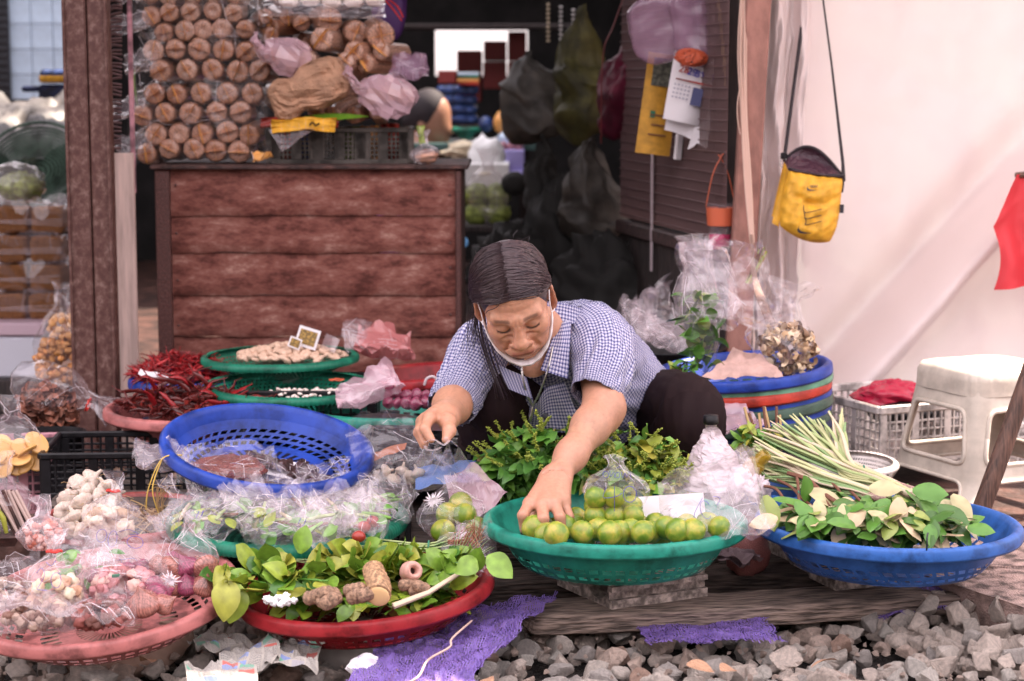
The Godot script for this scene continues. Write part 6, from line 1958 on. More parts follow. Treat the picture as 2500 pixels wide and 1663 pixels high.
func onion_mesh(sd: float) -> ArrayMesh:
	var a := Acc.new()
	a.grid(22, 14, func(u: float, v: float) -> Vector3:
		var th := (u if u < 0.999 else 0.0) * TAU
		var r := pow(sin(PI * pow(v, 0.85)), 0.9) * (1.0 + 0.03 * sin(th * 5.0 + sd))
		var y := (v - 0.45) * 1.9 + (0.28 * pow(maxf(0.0, v - 0.88) / 0.12, 1.5))
		return Vector3(maxf(r, 0.02) * cos(th), y, maxf(r, 0.02) * sin(th)))
	return a.mesh(true, true)


func chili_mesh(sd: float, col: Color) -> ArrayMesh:
	var a := Acc.new()
	var pts := []
	var rs := []
	for k in 9:
		var t := k / 8.0
		pts.append(Vector3(0.12 * sin(t * 3.0 + sd), 0.10 * cos(t * 4.0 + sd * 2.0), t - 0.5))
		rs.append(0.085 * pow(sin(PI * clampf(t * 0.9 + 0.08, 0, 1)), 0.6) * (1.0 + 0.3 * sin(t * 17.0 + sd)))
	a.tint = col
	a.tube(pts, rs, 7, 0.55)
	a.tint = Color(2.6, 15.0, 6.5)
	var tail := []
	for k in 5:
		tail.append(pts[0] + Vector3(0.05 * k * sin(sd), 0.03 * k, -0.075 * k))
	a.tube(tail, [0.03, 0.018, 0.016, 0.016, 0.02], 5)
	return a.mesh(true, false, true)


func handwriting(strokes: Array, s: float, w: float) -> ArrayMesh:
	var a := Acc.new()
	for st in strokes:
		var p := []
		for q in st:
			p.append(Vector3(q.x * s, q.y * s, 0.004 * sin(q.x * 7.0) * s * 10.0))
		a.tube(smooth_line(p, 5), w, 4, 0.4)
	return a.mesh()


func loop(cx: float, cy: float, rx: float, ry: float, t0 := 0.0, t1 := 6.6) -> Array:
	var o := []
	for k in 9:
		var t := lerpf(t0, t1, k / 8.0)
		o.append(Vector2(cx + rx * cos(t), cy + ry * sin(t)))
	return o


func back_trays() -> void:
	var a := Acc.new()
	var o: Node3D
	# supports low in the dark
	for q in [["crate", "black lattice crate behind the garlic tray", Vector3(-0.801, 0.172, -0.222), Vector3(0.42, 0.10, 0.26), 4.0], ["crate", "black crate under the red and teal trays at the back", Vector3(-0.282, 0.164, -0.473), Vector3(0.42, 0.11, 0.3), 0.0], ["crate", "dark crate supporting the stacked green net trays", Vector3(-0.568, 0.136, -0.671), Vector3(0.5, 0.2, 0.3), 0.0]]:
		crate(q[0], q[1], "black_plastic", at(q[2], q[4]), q[3], 20, 5)
	for k in 3:
		solo("ginger_piece", blob_mesh(Vector3(0.02, 0.010, 0.012), k, 0.2), M.ginger, ["left", "middle", "right"][k] + " pale root piece lying on the rim of the black lattice crate", "root", at([Vector3(-0.842, 0.224, -0.107), Vector3(-0.72, 0.219, -0.107), Vector3(-0.643, 0.221, -0.107)][k]), "roots in the black crate")
	colander("colander", "pink tray of long dried chillies beside the white board", "pink", lay(Vector3(-0.755, 0.305, -0.491) - Vector3(0, 0.07, 0), 1, -1), 0.196, 0.07, 100)
	solo("nested_bowl", blob_mesh(Vector3(0.115, 0.07, 0.115), 1.0, 0.01), M.brick_pink, "brick pink bowl carrying the tray of dried chillies", "bowl", at(Vector3(-0.752, 0.234, -0.512)))
	colander("colander", "blue tray of small red chillies behind the pink one", "blue", lay(Vector3(-0.812, 0.329, -0.797) - Vector3(0, 0.08, 0), 0, 0), 0.140, 0.08, 80, false)
	solo("paper_scrap", sheet_mesh(Vector3(-0.903, 0.355, -0.669), Vector3(-0.832, 0.321, -0.665), Vector3(-0.82, 0.344, -0.688), Vector3(-0.902, 0.364, -0.691), 0.006, 12.0, 3.0, 8, 8, false), M.paper, "white paper scrap over the rim of the blue chilli tray", "paper")
	solo("chili_support", blob_mesh(Vector3(0.12, 0.1, 0.1), 2.0, 0.02), M.navy, "dark tub under the blue chilli tray", "tub", at(Vector3(-0.82, 0.22, -0.833)))
	var cm := []
	for k in 5:
		cm.append(chili_mesh(k * 1.3, Color(1, 1, 1)))
	var xs := []
	for k in 420:
		var r := sqrt(rng.randf())
		var th := rnd(0, TAU)
		var q := Vector3(r * cos(th) * 0.125, 0.055 * (1.0 - r * r) * rnd(0.5, 1.0), r * sin(th) * 0.12)
		xs.append(at(Vector3(-0.823, 0.334, -0.798) + q, rnd(0, 360), rnd(-35, 35), rnd(0, 360), rnd(0.035, 0.05)))
	many("red_chillies", cm[1], M.chili_red, self, xs, [Color(1, 1, 1), Color(1.4, 1.2, 1.1), Color(0.6, 0.7, 0.7)])
	tag(get_node("red_chillies"), "heap of small bright red dried chillies in the blue tray", "chillies")
	xs = []
	for k in 260:
		var r := sqrt(rng.randf())
		var th := rnd(0, TAU)
		xs.append(at(Vector3(-0.749, 0.315, -0.492) + Vector3(r * cos(th) * 0.165, 0.04 * (1.0 - r * r) * rnd(0.3, 0.8) - 0.005, r * sin(th) * 0.15), rnd(0, 360), rnd(-20, 20), rnd(0, 360), rnd(0.05, 0.07)))
	many("dried_chillies", cm[2], M.chili, self, xs, [Color(1, 1, 1), Color(0.5, 0.5, 0.5), Color(1.5, 1.2, 1.0)])
	tag(get_node("dried_chillies"), "heap of long dark dried chillies filling the pink tray", "chillies")
	for k in 34:
		var r := sqrt(rng.randf())
		var th := rnd(0.1, PI * 0.95)
		solo("long_chili", cm[k % 5], M.chili if k % 3 else M.chili_red, "long dried chilli with a pale curled stem on the pink tray's heap", "chilli", at(Vector3(-0.757, 0.318, -0.493) + Vector3(r * cos(th) * 0.14, 0.045 * (1.0 - r * r) + 0.008, r * sin(th) * 0.14), rnd(0, 360), rnd(-30, 40), rnd(0, 360), rnd(0.06, 0.085)), "long chillies on the heap")
	# two green net trays
	o = net_colander("net_colander", "upper green net tray of garlic cloves before the chest", "net_green", lay(Vector3(-0.576, 0.381, -0.804) - Vector3(0, 0.052, 0), 0, 0.6), 0.197, 0.052)
	net_colander("net_colander", "lower green net tray with a little peeled garlic", "net_green", lay(Vector3(-0.523, 0.345, -0.567) - Vector3(0, 0.056, 0), 1, -0.6), 0.207, 0.056)
	solo("tray_stack", blob_mesh(Vector3(0.12, 0.045, 0.12), 2.0, 0.02), M.old_green, "old green bowl between the two net trays", "bowl", at(Vector3(-0.57, 0.336, -0.798) - Vector3(0, 0.02, 0.05)))
	solo("tray_stack", blob_mesh(Vector3(0.13, 0.06, 0.12), 5.0, 0.02), M.black_plastic, "dark bowl under the lower green net tray", "bowl", at(Vector3(-0.536, 0.254, -0.636)))
	var clove := blob_mesh(Vector3(0.8, 0.62, 1.25), 2.0, 0.25, 1.5, 10, 8)
	xs = []
	for k in 210:
		var r := sqrt(rng.randf())
		var th := rnd(0, TAU)
		xs.append(at(Vector3(-0.549, 0.388, -0.795) + Vector3(r * cos(th) * 0.135, 0.030 * (1.0 - r * r) * rnd(0.4, 1.0) - 0.008, r * sin(th) * 0.10), rnd(0, 360), rnd(-40, 40), 0, rnd(0.009, 0.013)))
	many("garlic_cloves", clove, M.clove, self, xs)
	tag(get_node("garlic_cloves"), "heap of pinkish garlic cloves in the upper green net tray", "garlic")
	xs = []
	for k in 130:
		var r := sqrt(rng.randf())
		var th := rnd(0, TAU)
		xs.append(at(Vector3(-0.479, 0.343, -0.547) + Vector3(r * cos(th) * 0.095, -0.022 + 0.012 * rnd(0, 1), r * sin(th) * 0.05), rnd(0, 360), rnd(-40, 40), 0, rnd(0.004, 0.007)))
	many("peeled_garlic", clove, M.clove_pale, self, xs)
	tag(get_node("peeled_garlic"), "thin scatter of small peeled garlic in the lower green net tray", "garlic")
	a = Acc.new()
	a.tube(loop3(0.017, 0.012), 0.0018, 5)
	solo("rubber_ring", a.mesh(), M.rubber, "red brown rubber ring lying on the lower green net tray", "rubber band", at(Vector3(-0.411, 0.361, -0.529)))
	for k in 3:
		o = thing("seed_packet", ["gold printed packet with a white border standing in the garlic cloves", "small packet leaning left of the gold printed one", "blank clear packet leaning right of the gold printed one"][k], "packet", at([Vector3(-0.502, 0.43, -0.76), Vector3(-0.531, 0.42, -0.738), Vector3(-0.448, 0.414, -0.778)][k], [-8, 20, -25][k], -12, [-16, -24, -18][k]), "packets in the garlic tray")
		var s: float = [1.0, 0.55, 0.75][k]
		part("card", block_mesh(Vector3(0.056 * s, 0.05 * s, 0.002), 0.0005), M.paper if k < 2 else M.film_haze, o)
		if k < 2:
			part("print", block_mesh(Vector3(0.044 * s, 0.036 * s, 0.001), 0.0003), mat("gold_print_%d" % k, lin(0.42, 0.25, 0.05), 0.5, {"tex": T.blotch, "tri": 25.0}), o, at(Vector3(0, 0, 0.0016)))
	solo("red_pouch", packet_mesh(0.15, 0.11, 0.045, 3.7, 0.018, 24, 20), mat("red_haze", lin(0.55, 0.2, 0.2), 0.2, {"alpha": 0.7}), "pinkish film pouch of red powder behind the upper net tray", "pouch", at(Vector3(-0.328, 0.386, -0.905), 10, 20, -10))
	solo("twisted_film", packet_mesh(0.07, 0.09, 0.03, 6.7, 0.02, 14, 14), M.film_haze, "twisted film top of the red powder pouch", "film", at(Vector3(-0.391, 0.411, -0.888), 0, 60, -30))
	colander("colander", "red tray tipped against the chest, right of the net trays", "red", lay(Vector3(-0.21, 0.329, -0.827) - Vector3(0, 0.075, 0), -2, 4), 0.205, 0.085, 100)
	solo("red_tray_stand", blob_mesh(Vector3(0.12, 0.1, 0.1), 4.0, 0.02), M.bag_black, "black pot under the tipped red tray", "pot", at(Vector3(-0.213, 0.185, -0.879)))
	colander("colander", "teal tray of red shallots behind the woman's hand", "teal", lay(Vector3(-0.3, 0.317, -0.462) - Vector3(0, 0.075, 0), 1, -1), 0.202, 0.075, 110)
	solo("tray_stand", blob_mesh(Vector3(0.14, 0.05, 0.12), 4.0, 0.02), M.black_plastic, "black basin under the teal shallot tray", "basin", at(Vector3(-0.293, 0.258, -0.354)))
	for k in 15:
		solo("shallot", onion_mesh(k), M.shallot, nth[k % 7] + " shiny shallot from the left in the " + ["front", "middle", "back"][k / 7] + " row of the teal tray", "shallot", at(Vector3(-0.229, 0.343, -0.365) + Vector3(-0.05 + 0.021 * (k % 7), -0.008 + 0.014 * (k / 7), 0.02 - 0.03 * (k / 7) + rnd(-0.01, 0.01)), rnd(0, 360), rnd(40, 110), rnd(0, 60), rnd(0.013, 0.017)), "shallots in the teal tray")
	solo("film_bag", packet_mesh(0.14, 0.09, 0.04, 8.2, 0.022, 24, 20), M.film_pink, "crumpled pink film bag at the left in the teal shallot tray", "bag", at(Vector3(-0.323, 0.355, -0.367), 20, 22, 18))
	a = Acc.new()
	a.tube(smooth_line([Vector3(-0.018, 0, 0), Vector3(-0.012, 0.016, 0), Vector3(0.004, 0.02, 0), Vector3(0.016, 0.004, 0)]), 0.0035, 6)
	solo("carrier_loop", a.mesh(), M.film_white, "white plastic loop curling up behind the teal tray", "loop", at(Vector3(-0.184, 0.36, -0.448)))
	# black tray, small basket and the garlic bag in front of the woman's foot
	crate("crate", "black tray between the blue tray and the woman's foot", "black_plastic", at(Vector3(-0.181, 0.241, -0.15) - Vector3(0, 0, 0), -3), Vector3(0.27, 0.06, 0.2), 12, 3)
	crate("basket_pale", "pale bluish basket behind the woman's foot", "white_plastic", at(Vector3(-0.091, 0.255, -0.333), 8), Vector3(0.085, 0.085, 0.085), 10, 8)
	o = thing("garlic_bag", "clear bag of garlic with an orange strip, right of the blue tray", "bag", at(Vector3(-0.244, 0.238, 0.052), 0, 0, 6))
	part("bag_film", packet_mesh(0.15, 0.16, 0.09, 17.0, 0.02, 26, 26), M.film, o, at(Vector3(0.01, 0.045, 0), 30, 34))
	part("orange_strip", sheet_mesh(Vector3(-0.05, 0.04, -0.01), Vector3(0.03, 0.062, -0.02), Vector3(0.035, 0.075, -0.03), Vector3(-0.045, 0.055, -0.02), 0.008, 12.0, 1.0, 10, 6, true), mat("orange_film", lin(0.6, 0.17, 0.06), 0.3, {"alpha": 0.6}), o)
	for k in 6:
		solo("garlic_bulb", garlic_mesh(k * 1.1), M.garlic, ["first", "second", "third", "fourth", "fifth", "sixth"][k] + " garlic bulb from the left in the bag right of the blue tray", "garlic bulb", at(Vector3(-0.272, 0.253, 0.07) + Vector3(k * 0.016, 0.012 * (k % 2), 0.012 * (k % 3)), 40.0 * k, rnd(20, 90), rnd(-40, 40), 0.016), "garlic in the clear bag")
	# blue tilted tray
	var bt := lay(Vector3(-0.496, 0.324, 0.091), 12, -7.0)
	bt.origin -= bt.basis.y * 0.062
	colander("colander", "large blue tray tipped forward, holding dried squid cards", "blue", bt, 0.2185, 0.066, 150, true, 0.5)
	V.blue = bt
	solo("blue_tray_stand", blob_mesh(Vector3(0.14, 0.06, 0.12), 4.0, 0.02), M.navy, "dark tub under the tipped blue tray", "tub", at(Vector3(-0.527, 0.207, -0.145)))
	o = thing("paste_bag", "clear bag of red brown paste with a crumpled mouth over the blue tray's left edge", "bag", bt * at(Vector3(-0.07, 0.026, 0.07), 12, 0, 4))
	part("paste", blob_mesh(Vector3(0.078, 0.026, 0.045), 2.2, 0.2, 2.5, 24, 16), M.paste, o)
	part("bag_film", packet_mesh(0.20, 0.13, 0.055, 2.6, 0.012, 30, 24), M.film, o)
	part("bag_mouth", packet_mesh(0.11, 0.105, 0.03, 7.6, 0.028, 26, 22), M.film_haze, o, at(Vector3(-0.125, 0.022, -0.012), 20, 10, -12))
	a = Acc.new()
	a.tube(smooth_line([Vector3(-0.09, 0.035, 0.0), Vector3(-0.13, 0.042, 0.03), Vector3(-0.157, -0.01, 0.05), Vector3(-0.163, -0.055, 0.055)]), 0.0016, 4)
	a.tube(smooth_line([Vector3(-0.13, 0.042, 0.03), Vector3(-0.15, -0.01, 0.055), Vector3(-0.138, -0.065, 0.06)]), 0.0016, 4)
	part("straw_tie", a.mesh(), mat("tie_yellow", lin(0.6, 0.4, 0.08), 0.6), o)
	for k in 3:
		o = thing("squid_card", ["white card of dried squid at the front of the blue tray", "card of dried squid at the back of the blue tray", "card of dried squid at the right in the blue tray"][k], "card", bt * at([Vector3(0.075, 0.014, 0.125), Vector3(0.03, 0.02, 0.02), Vector3(0.125, 0.016, 0.07)][k], [10, -6, -14][k], [6, 10, 6][k], -4), "dried squid cards")
		part("card", block_mesh(Vector3([0.17, 0.13, 0.12][k], 0.002, 0.062), 0.0006), M.paper, o)
		for i in 3:
			part("squid", packet_mesh(0.05, 0.042, 0.010, k * 3.0 + i, 0.006, 12, 10), M.squid, o, at(Vector3(-0.05 + 0.05 * i, 0.008, 0.004), rnd(-30, 30)))


func loop3(rx: float, rz: float) -> Array:
	var o := []
	for k in 15:
		o.append(Vector3(rx * cos(TAU * k / 14.0), 0.001 * sin(k * 2.0), rz * sin(TAU * k / 14.0)))
	return o


func tied_bag(label: String, x: Transform3D, w: float, h: float, dp: float, sd: float, film := "film", ring := true, tail := 0.04) -> Node3D:
	var o := thing("produce_bag", label, "bag", x)
	part("bag_film", bag_mesh(w, h, dp, sd, 0.011, 0.02, tail, 0.012, 40, 30), M[film], o)
	if ring:
		var a := Acc.new()
		var p := []
		for k in 13:
			p.append(Vector3(0.013 * cos(TAU * k / 12.0), h + 0.001 * sin(k * 2.0), 0.012 * sin(TAU * k / 12.0)))
		a.tube(p, 0.0022, 5)
		part("rubber_ring", a.mesh(), M.red_ring, o)
	return o


func filler(called: String, c: Vector3, r: Vector3, n: int, m: Mesh, mt: String, tints: Array, parent: Node3D) -> void:
	var xs := []
	var inv := parent.transform.affine_inverse()
	for k in n:
		var th := rnd(0, TAU)
		var q := sqrt(rng.randf())
		xs.append(inv * at(c + Vector3(cos(th) * q * r.x, rnd(-1, 1) * r.y * (1.0 - 0.6 * q * q), sin(th) * q * r.z), rnd(0, 360), rnd(-50, 25), rnd(-40, 40), rnd(0.7, 1.0)))
	many(called, m, M[mt], parent, xs, tints)


func front_trays() -> void:
	var a := Acc.new()
	var o: Node3D
	var q: Vector3
	# garlic tray
	var gt := lay(Vector3(-0.771, 0.185, 0.13), 3, 0)
	gt.origin -= gt.basis.y * 0.055
	colander("colander", "pink tray of whole garlic bulbs and straw", "brick_pink", gt, 0.175, 0.06, 110)
	solo("garlic_tray_stand", blob_mesh(Vector3(0.13, 0.07, 0.12), 3.0, 0.02), M.bag_black, "black pot under the garlic tray", "pot", at(Vector3(-0.781, 0.095, 0.091)))
	var gm := []
	for k in 4:
		gm.append(garlic_mesh(k * 1.7))
	var gs := [Vector3(-0.837, 0.269, 0.169), Vector3(-0.864, 0.256, 0.191), Vector3(-0.835, 0.252, 0.232), Vector3(-0.807, 0.256, 0.191), Vector3(-0.794, 0.237, 0.173), Vector3(-0.875, 0.233, 0.214), Vector3(-0.809, 0.245, 0.243), Vector3(-0.839, 0.235, 0.254), Vector3(-0.792, 0.226, 0.235), Vector3(-0.879, 0.214, 0.237), Vector3(-0.85, 0.214, 0.277), Vector3(-0.816, 0.217, 0.277), Vector3(-0.797, 0.206, 0.258), Vector3(-0.86, 0.194, 0.28), Vector3(-0.83, 0.195, 0.3), Vector3(-0.803, 0.197, 0.3), Vector3(-0.788, 0.19, 0.24), Vector3(-0.891, 0.192, 0.22), Vector3(-0.837, 0.216, 0.206), Vector3(-0.818, 0.208, 0.197), Vector3(-0.87, 0.231, 0.154), Vector3(-0.839, 0.237, 0.133), Vector3(-0.789, 0.201, 0.178), Vector3(-0.778, 0.188, 0.22), Vector3(-0.861, 0.244, 0.112), Vector3(-0.821, 0.223, 0.115), Vector3(-0.894, 0.198, 0.128)]
	gs.sort_custom(func(p, r): return p.y > r.y)
	var hi := gs.slice(0, 13)
	var lo := gs.slice(13)
	hi.sort_custom(func(p, r): return p.x < r.x)
	lo.sort_custom(func(p, r): return p.x < r.x)
	gs = hi + lo
	for k in gs.size():
		solo("garlic_bulb", gm[k % 4], M.garlic, nth[k % 13 if k < 26 else 13] + " garlic bulb from the left in the " + ("upper" if k < 13 else "lower") + " half of the garlic heap", "garlic bulb", at(gs[k], rnd(0, 360), rnd(30, 140), rnd(-50, 50), rnd(0.0215, 0.0255)), "garlic bulbs heaped on the tray")
	a = Acc.new()
	for k in 46:
		var b := gs[k % gs.size()] as Vector3
		var d := Vector3(rnd(-1, 1), rnd(-0.3, 0.8), rnd(0, 1)).normalized()
		a.tube([b + d * 0.016, b + d * 0.025 + Vector3(rnd(-0.005, 0.005), 0, 0), b + d * 0.032 + Vector3(rnd(-0.01, 0.01), -0.005, 0)], 0.0006, 3)
	part("garlic_roots", a.mesh(), M.straw, self, Transform3D.IDENTITY, "stuff")
	tag(get_node("garlic_roots"), "wispy dry roots sticking out of the garlic heap", "roots")
	a = Acc.new()
	for k in 190:
		q = Vector3(-0.719, 0.173, 0.152) + Vector3(rnd(-0.05, 0.06), rnd(-0.02, 0.022), rnd(-0.04, 0.06))
		var d := Vector3(rnd(-1, 1), rnd(-0.5, 0.3), rnd(-0.6, 0.6)).normalized() * rnd(0.02, 0.05)
		a.tube([q - d, q + Vector3(rnd(-0.01, 0.01), rnd(0, 0.012), 0), q + d], 0.0016, 4, 0.4)
	for k in 9:
		q = Vector3(-0.702, 0.192, 0.179) + Vector3(rnd(-0.006, 0.006), 0, 0)
		a.tube(smooth_line([q, q + Vector3(rnd(-0.004, 0.004), 0.035, 0), q + Vector3(rnd(-0.01, 0.02), 0.06, 0), q + Vector3(rnd(-0.045, 0.045), 0.05 + rnd(-0.02, 0.035), 0)]), 0.0017, 4, 0.4)
	a.tube(smooth_line([Vector3(-0.761, 0.226, 0.175), Vector3(-0.735, 0.214, 0.176), Vector3(-0.714, 0.196, 0.179)]), 0.003, 4, 0.4)
	var st := part("straw", a.mesh(), M.straw, self, Transform3D.IDENTITY, "stuff")
	tag(st, "tangle of dry tan straw with a tied upright wisp on the garlic tray", "straw")
	o = tied_bag("tied clear bag of garlic leaning on the heap, red ring at its neck", at(Vector3(-0.766, 0.194, 0.361), 0, -6, -5), 0.115, 0.088, 0.08, 41.0)
	V.fill.call(o, Vector3(0.0, 0.03, 0), Vector3(0.042, 0.026, 0.03), 26, "snack", V.lump, [Color(1.5, 2.6, 7.0), Color(1.3, 2.2, 6.0), Color(0.9, 1.2, 2.2)], "garlic_pieces", 0.012, 0.017)
	# pink tray
	var pk := lay(Vector3(-0.74, 0.127, 0.541), 8, 5.0)
	pk.origin -= pk.basis.y * 0.062
	colander("colander", "large pink tray of bagged onions and garlic at the front left", "pink", pk, 0.243, 0.072, 150)
	solo("tray_prop", blob_mesh(Vector3(0.14, 0.05, 0.12), 3.0, 0.1), M.stone_5, "rough stone under the large pink tray", "stone", pk * at(Vector3(0, -0.052, -0.03)))
	o = tied_bag("speckled pink bag with a twisted white neck at the back left of the pink tray", at(Vector3(-0.869, 0.191, 0.462), 0, -4, 2), 0.105, 0.072, 0.08, 51.0, "film_haze", false, 0.03)
	V.fill.call(o, Vector3(0, 0.03, 0), Vector3(0.038, 0.026, 0.03), 60, "snack", V.lump, [Color(1.5, 2.0, 6.5), Color(1.1, 0.7, 1.6)], "cloves", 0.006, 0.009)
	o = tied_bag("tied clear bag of garlic marked 20 in blue, front left of the pink tray", at(Vector3(-0.794, 0.139, 0.691), 0, -6, 1), 0.112, 0.105, 0.085, 53.0)
	V.fill.call(o, Vector3(0, 0.032, 0), Vector3(0.042, 0.03, 0.032), 30, "snack", V.lump, [Color(1.5, 2.8, 7.5), Color(1.5, 2.4, 6.0), Color(1.2, 1.5, 3.5)], "garlic_pieces", 0.011, 0.016)
	part("marking", handwriting([[Vector2(-1.1, 0.7), Vector2(-0.7, 1.1), Vector2(-0.4, 0.6), Vector2(-0.8, -0.3), Vector2(-1.0, -0.6), Vector2(-0.2, -0.7)], loop(0.55, 0.1, 0.42, 0.62), [Vector2(-0.3, 1.6), Vector2(0.1, 1.3), Vector2(0.5, 1.7)]], 0.021, 0.0011), M.ink, o, at(Vector3(0, 0.058, 0.040), 0, -10))
	o = thing("produce_bag", "big limp clear bag written 40 and 20, across the back of the pink tray", "bag", at(Vector3(-0.715, 0.201, 0.481), -5, 14, -8))
	part("bag_film", packet_mesh(0.17, 0.14, 0.06, 55.0, 0.018, 34, 30), M.film, o, at(Vector3.ZERO, 0, 28))
	part("marking", handwriting([loop(0.9, 0.5, 0.5, 0.36), [Vector2(-0.2, 1.0), Vector2(0.4, 1.2), Vector2(1.0, 1.0), Vector2(0.5, 0.9)], loop(-1.2, 0.6, 0.3, 0.4), loop(-0.5, 0.5, 0.26, 0.5)], 0.030, 0.0011), M.ink, o, at(Vector3(0.0, 0.018, 0.035), 0, -34))
	part("marking", handwriting([[Vector2(-0.6, 0.8), Vector2(-0.4, 0.5), Vector2(-0.5, -0.3), Vector2(-0.4, -0.8)], [Vector2(-0.7, 0.6), Vector2(0.4, 0.9), Vector2(0.7, 0.6), Vector2(0.0, 0.5)], loop(0.3, -0.1, 0.45, 0.5)], 0.026, 0.0012), M.ink, o, at(Vector3(0.02, -0.012, 0.058), 0, -30))
	var onion_bag := tied_bag("clear bag of pinkish onions peaked at the right rim of the pink tray", at(Vector3(-0.576, 0.143, 0.589), 0, -5, -4), 0.11, 0.118, 0.085, 57.0, "film", false, 0.03)
	for k in 6:
		solo("onion", onion_mesh(k * 0.7), M.onion if k % 3 != 1 else M.shallot, ["back left", "back middle, purple", "back right", "front left", "front middle, purple", "front right"][k] + " onion in the peaked bag at the right of the pink tray", "onion", at(onion_bag.position + Vector3(-0.032 + 0.031 * (k % 3), 0.022 + 0.030 * (1 - k / 3), 0.012 + 0.018 * (k / 3)), rnd(0, 360), rnd(-60, 60), rnd(-40, 40), rnd(0.022, 0.026)), "onions in the peaked bag")
	a = Acc.new()
	for k in 22:
		var th := TAU * k / 22.0 + rnd(-0.1, 0.1)
		var l := rnd(0.010, 0.022)
		a.tube([Vector3.ZERO, Vector3(cos(th) * l * 0.5, sin(th) * l * 0.5, 0.004), Vector3(cos(th) * l, sin(th) * l, -0.004)], [0.0022, 0.0016, 0.0005], 4)
	part("gathered_knot", a.mesh(false), M.crease_glint, onion_bag, at(Vector3(-0.028, 0.03, 0.05)))
	o = thing("produce_bag", "clear bag of small pale shallots in the middle of the pink tray", "bag", at(Vector3(-0.679, 0.171, 0.646), 4, 12, -6))
	part("bag_film", packet_mesh(0.16, 0.12, 0.08, 61.0, 0.016, 30, 26), M.film, o)
	V.fill.call(o, Vector3(0, 0, 0), Vector3(0.062, 0.026, 0.045), 70, "snack", V.lump, [Color(1.2, 1.1, 4.2), Color(1.4, 1.9, 6.0), Color(0.8, 0.55, 2.0)], "small_shallots", 0.009, 0.014)
	part("green_tie", block_mesh(Vector3(0.014, 0.006, 0.004), 0.001), M.ring_green, o, at(Vector3(-0.016, 0.038, 0.036), 20))
	for k in 3:
		o = thing("produce_bag", ["small bag of brown garlic skins at the far left of the pink tray", "dusky bag lying at the bottom left of the pink tray", "dark reddish bag lying along the front rim of the pink tray"][k], "bag", at([Vector3(-0.877, 0.164, 0.667), Vector3(-0.816, 0.142, 0.731), Vector3(-0.707, 0.144, 0.73)][k], [20, 8, -14][k], [20, 10, 8][k], [0, 0, 10][k]))
		part("bag_film", packet_mesh([0.12, 0.16, 0.165][k], [0.13, 0.09, 0.08][k], [0.07, 0.055, 0.05][k], 63.0 + k * 2.0, 0.018, 24, 20), M.film if k != 1 else M.film_haze, o)
		V.fill.call(o, Vector3.ZERO, Vector3([0.042, 0.062, 0.062][k], 0.016, 0.036), 62, "mushroom", V.lump, [[Color(2.0, 3.6, 4.5), Color(1.0, 1.2, 1.4)], [Color(1.1, 1.4, 1.6), Color(2.0, 3.4, 4.2)], [Color(1.2, 0.8, 1.0), Color(0.7, 0.6, 0.7)]][k], "contents", 0.007, 0.012)
	for k in 4:
		solo("onion", onion_mesh(k * 1.9), M.shallot if k % 2 else M.onion, ["large brown onion", "purple onion", "small purple onion", "dark onion"][k] + " lying loose at the front right of the pink tray", "onion", at([Vector3(-0.635, 0.159, 0.718), Vector3(-0.617, 0.166, 0.687), Vector3(-0.604, 0.156, 0.709), Vector3(-0.63, 0.173, 0.656)][k], k * 80.0, [20, 70, 40, 90][k], [10, -40, 50, 20][k], [0.030, 0.026, 0.021, 0.021][k]), "loose onions")
	for k in 12:
		solo("shallot", onion_mesh(k * 0.9), M.shallot if k % 3 else M.onion, ["first", "second", "third", "fourth", "fifth", "sixth", "seventh", "eighth", "ninth", "tenth", "eleventh", "twelfth"][k] + " red shallot from the left under the limp bag in the pink tray", "shallot", at(Vector3(-0.757, 0.161, 0.587).lerp(Vector3(-0.609, 0.186, 0.584), k / 11.0) + Vector3(0, 0.014 * (k % 2), rnd(-0.02, 0.03)), rnd(0, 360), rnd(20, 120), rnd(0, 60), rnd(0.015, 0.019)), "shallots in the pink tray")
	o = thing("herb_bag", "clear bag of small green leaves in the centre of the pink tray", "bag", at(Vector3(-0.773, 0.19, 0.563), 0, 25, 0))
	part("bag_film", packet_mesh(0.12, 0.10, 0.06, 71.0, 0.016, 26, 22), M.film, o)
	leaf_set(o, 14, func(k: int) -> Transform3D: return at(Vector3(rnd(-0.045, 0.045), rnd(-0.012, 0.018), rnd(-0.035, 0.04)), rnd(0, 360), rnd(-30, 30), rnd(-40, 40)), "basil", [0, 2, 1], 0.034, 0.022)
	# green net tray of herb packets
	var gn := lay(Vector3(-0.442, 0.206, 0.228), 3, 0)
	gn.origin -= gn.basis.y * 0.05
	net_colander("net_colander", "wide green ribbed tray of mixed herb packets in the middle", "net_green", gn, 0.238, 0.052, 150, 0.026)
	crate("crate", "black crate under the wide green tray of herb packets", "black_plastic", at(Vector3(-0.42, 0.085, 0.143) - Vector3(0, 0.03, 0), 3), Vector3(0.42, 0.10, 0.26), 14, 4)
	var hp := [Vector3(-0.62, 0.218, 0.297), Vector3(-0.588, 0.222, 0.175), Vector3(-0.486, 0.232, 0.356), Vector3(-0.558, 0.224, 0.377), Vector3(-0.432, 0.218, 0.176), Vector3(-0.457, 0.218, 0.257), Vector3(-0.366, 0.222, 0.407), Vector3(-0.371, 0.216, 0.227), Vector3(-0.328, 0.214, 0.176), Vector3(-0.255, 0.224, 0.225), Vector3(-0.27, 0.224, 0.377), Vector3(-0.426, 0.222, 0.417), Vector3(-0.333, 0.219, 0.317), Vector3(-0.543, 0.216, 0.126), Vector3(-0.4, 0.223, 0.316)]
	var hl := ["at the far left rim of", "at the back left of", "left of the middle in", "at the front left of", "at the back centre of", "right in the centre of", "long, at the front of", "behind the front one in", "at the back right of", "peaked at the far right of", "at the right front of", "at the front centre rim of", "right of the centre in", "peaked at the back left rim of", "between the two front ones in"]
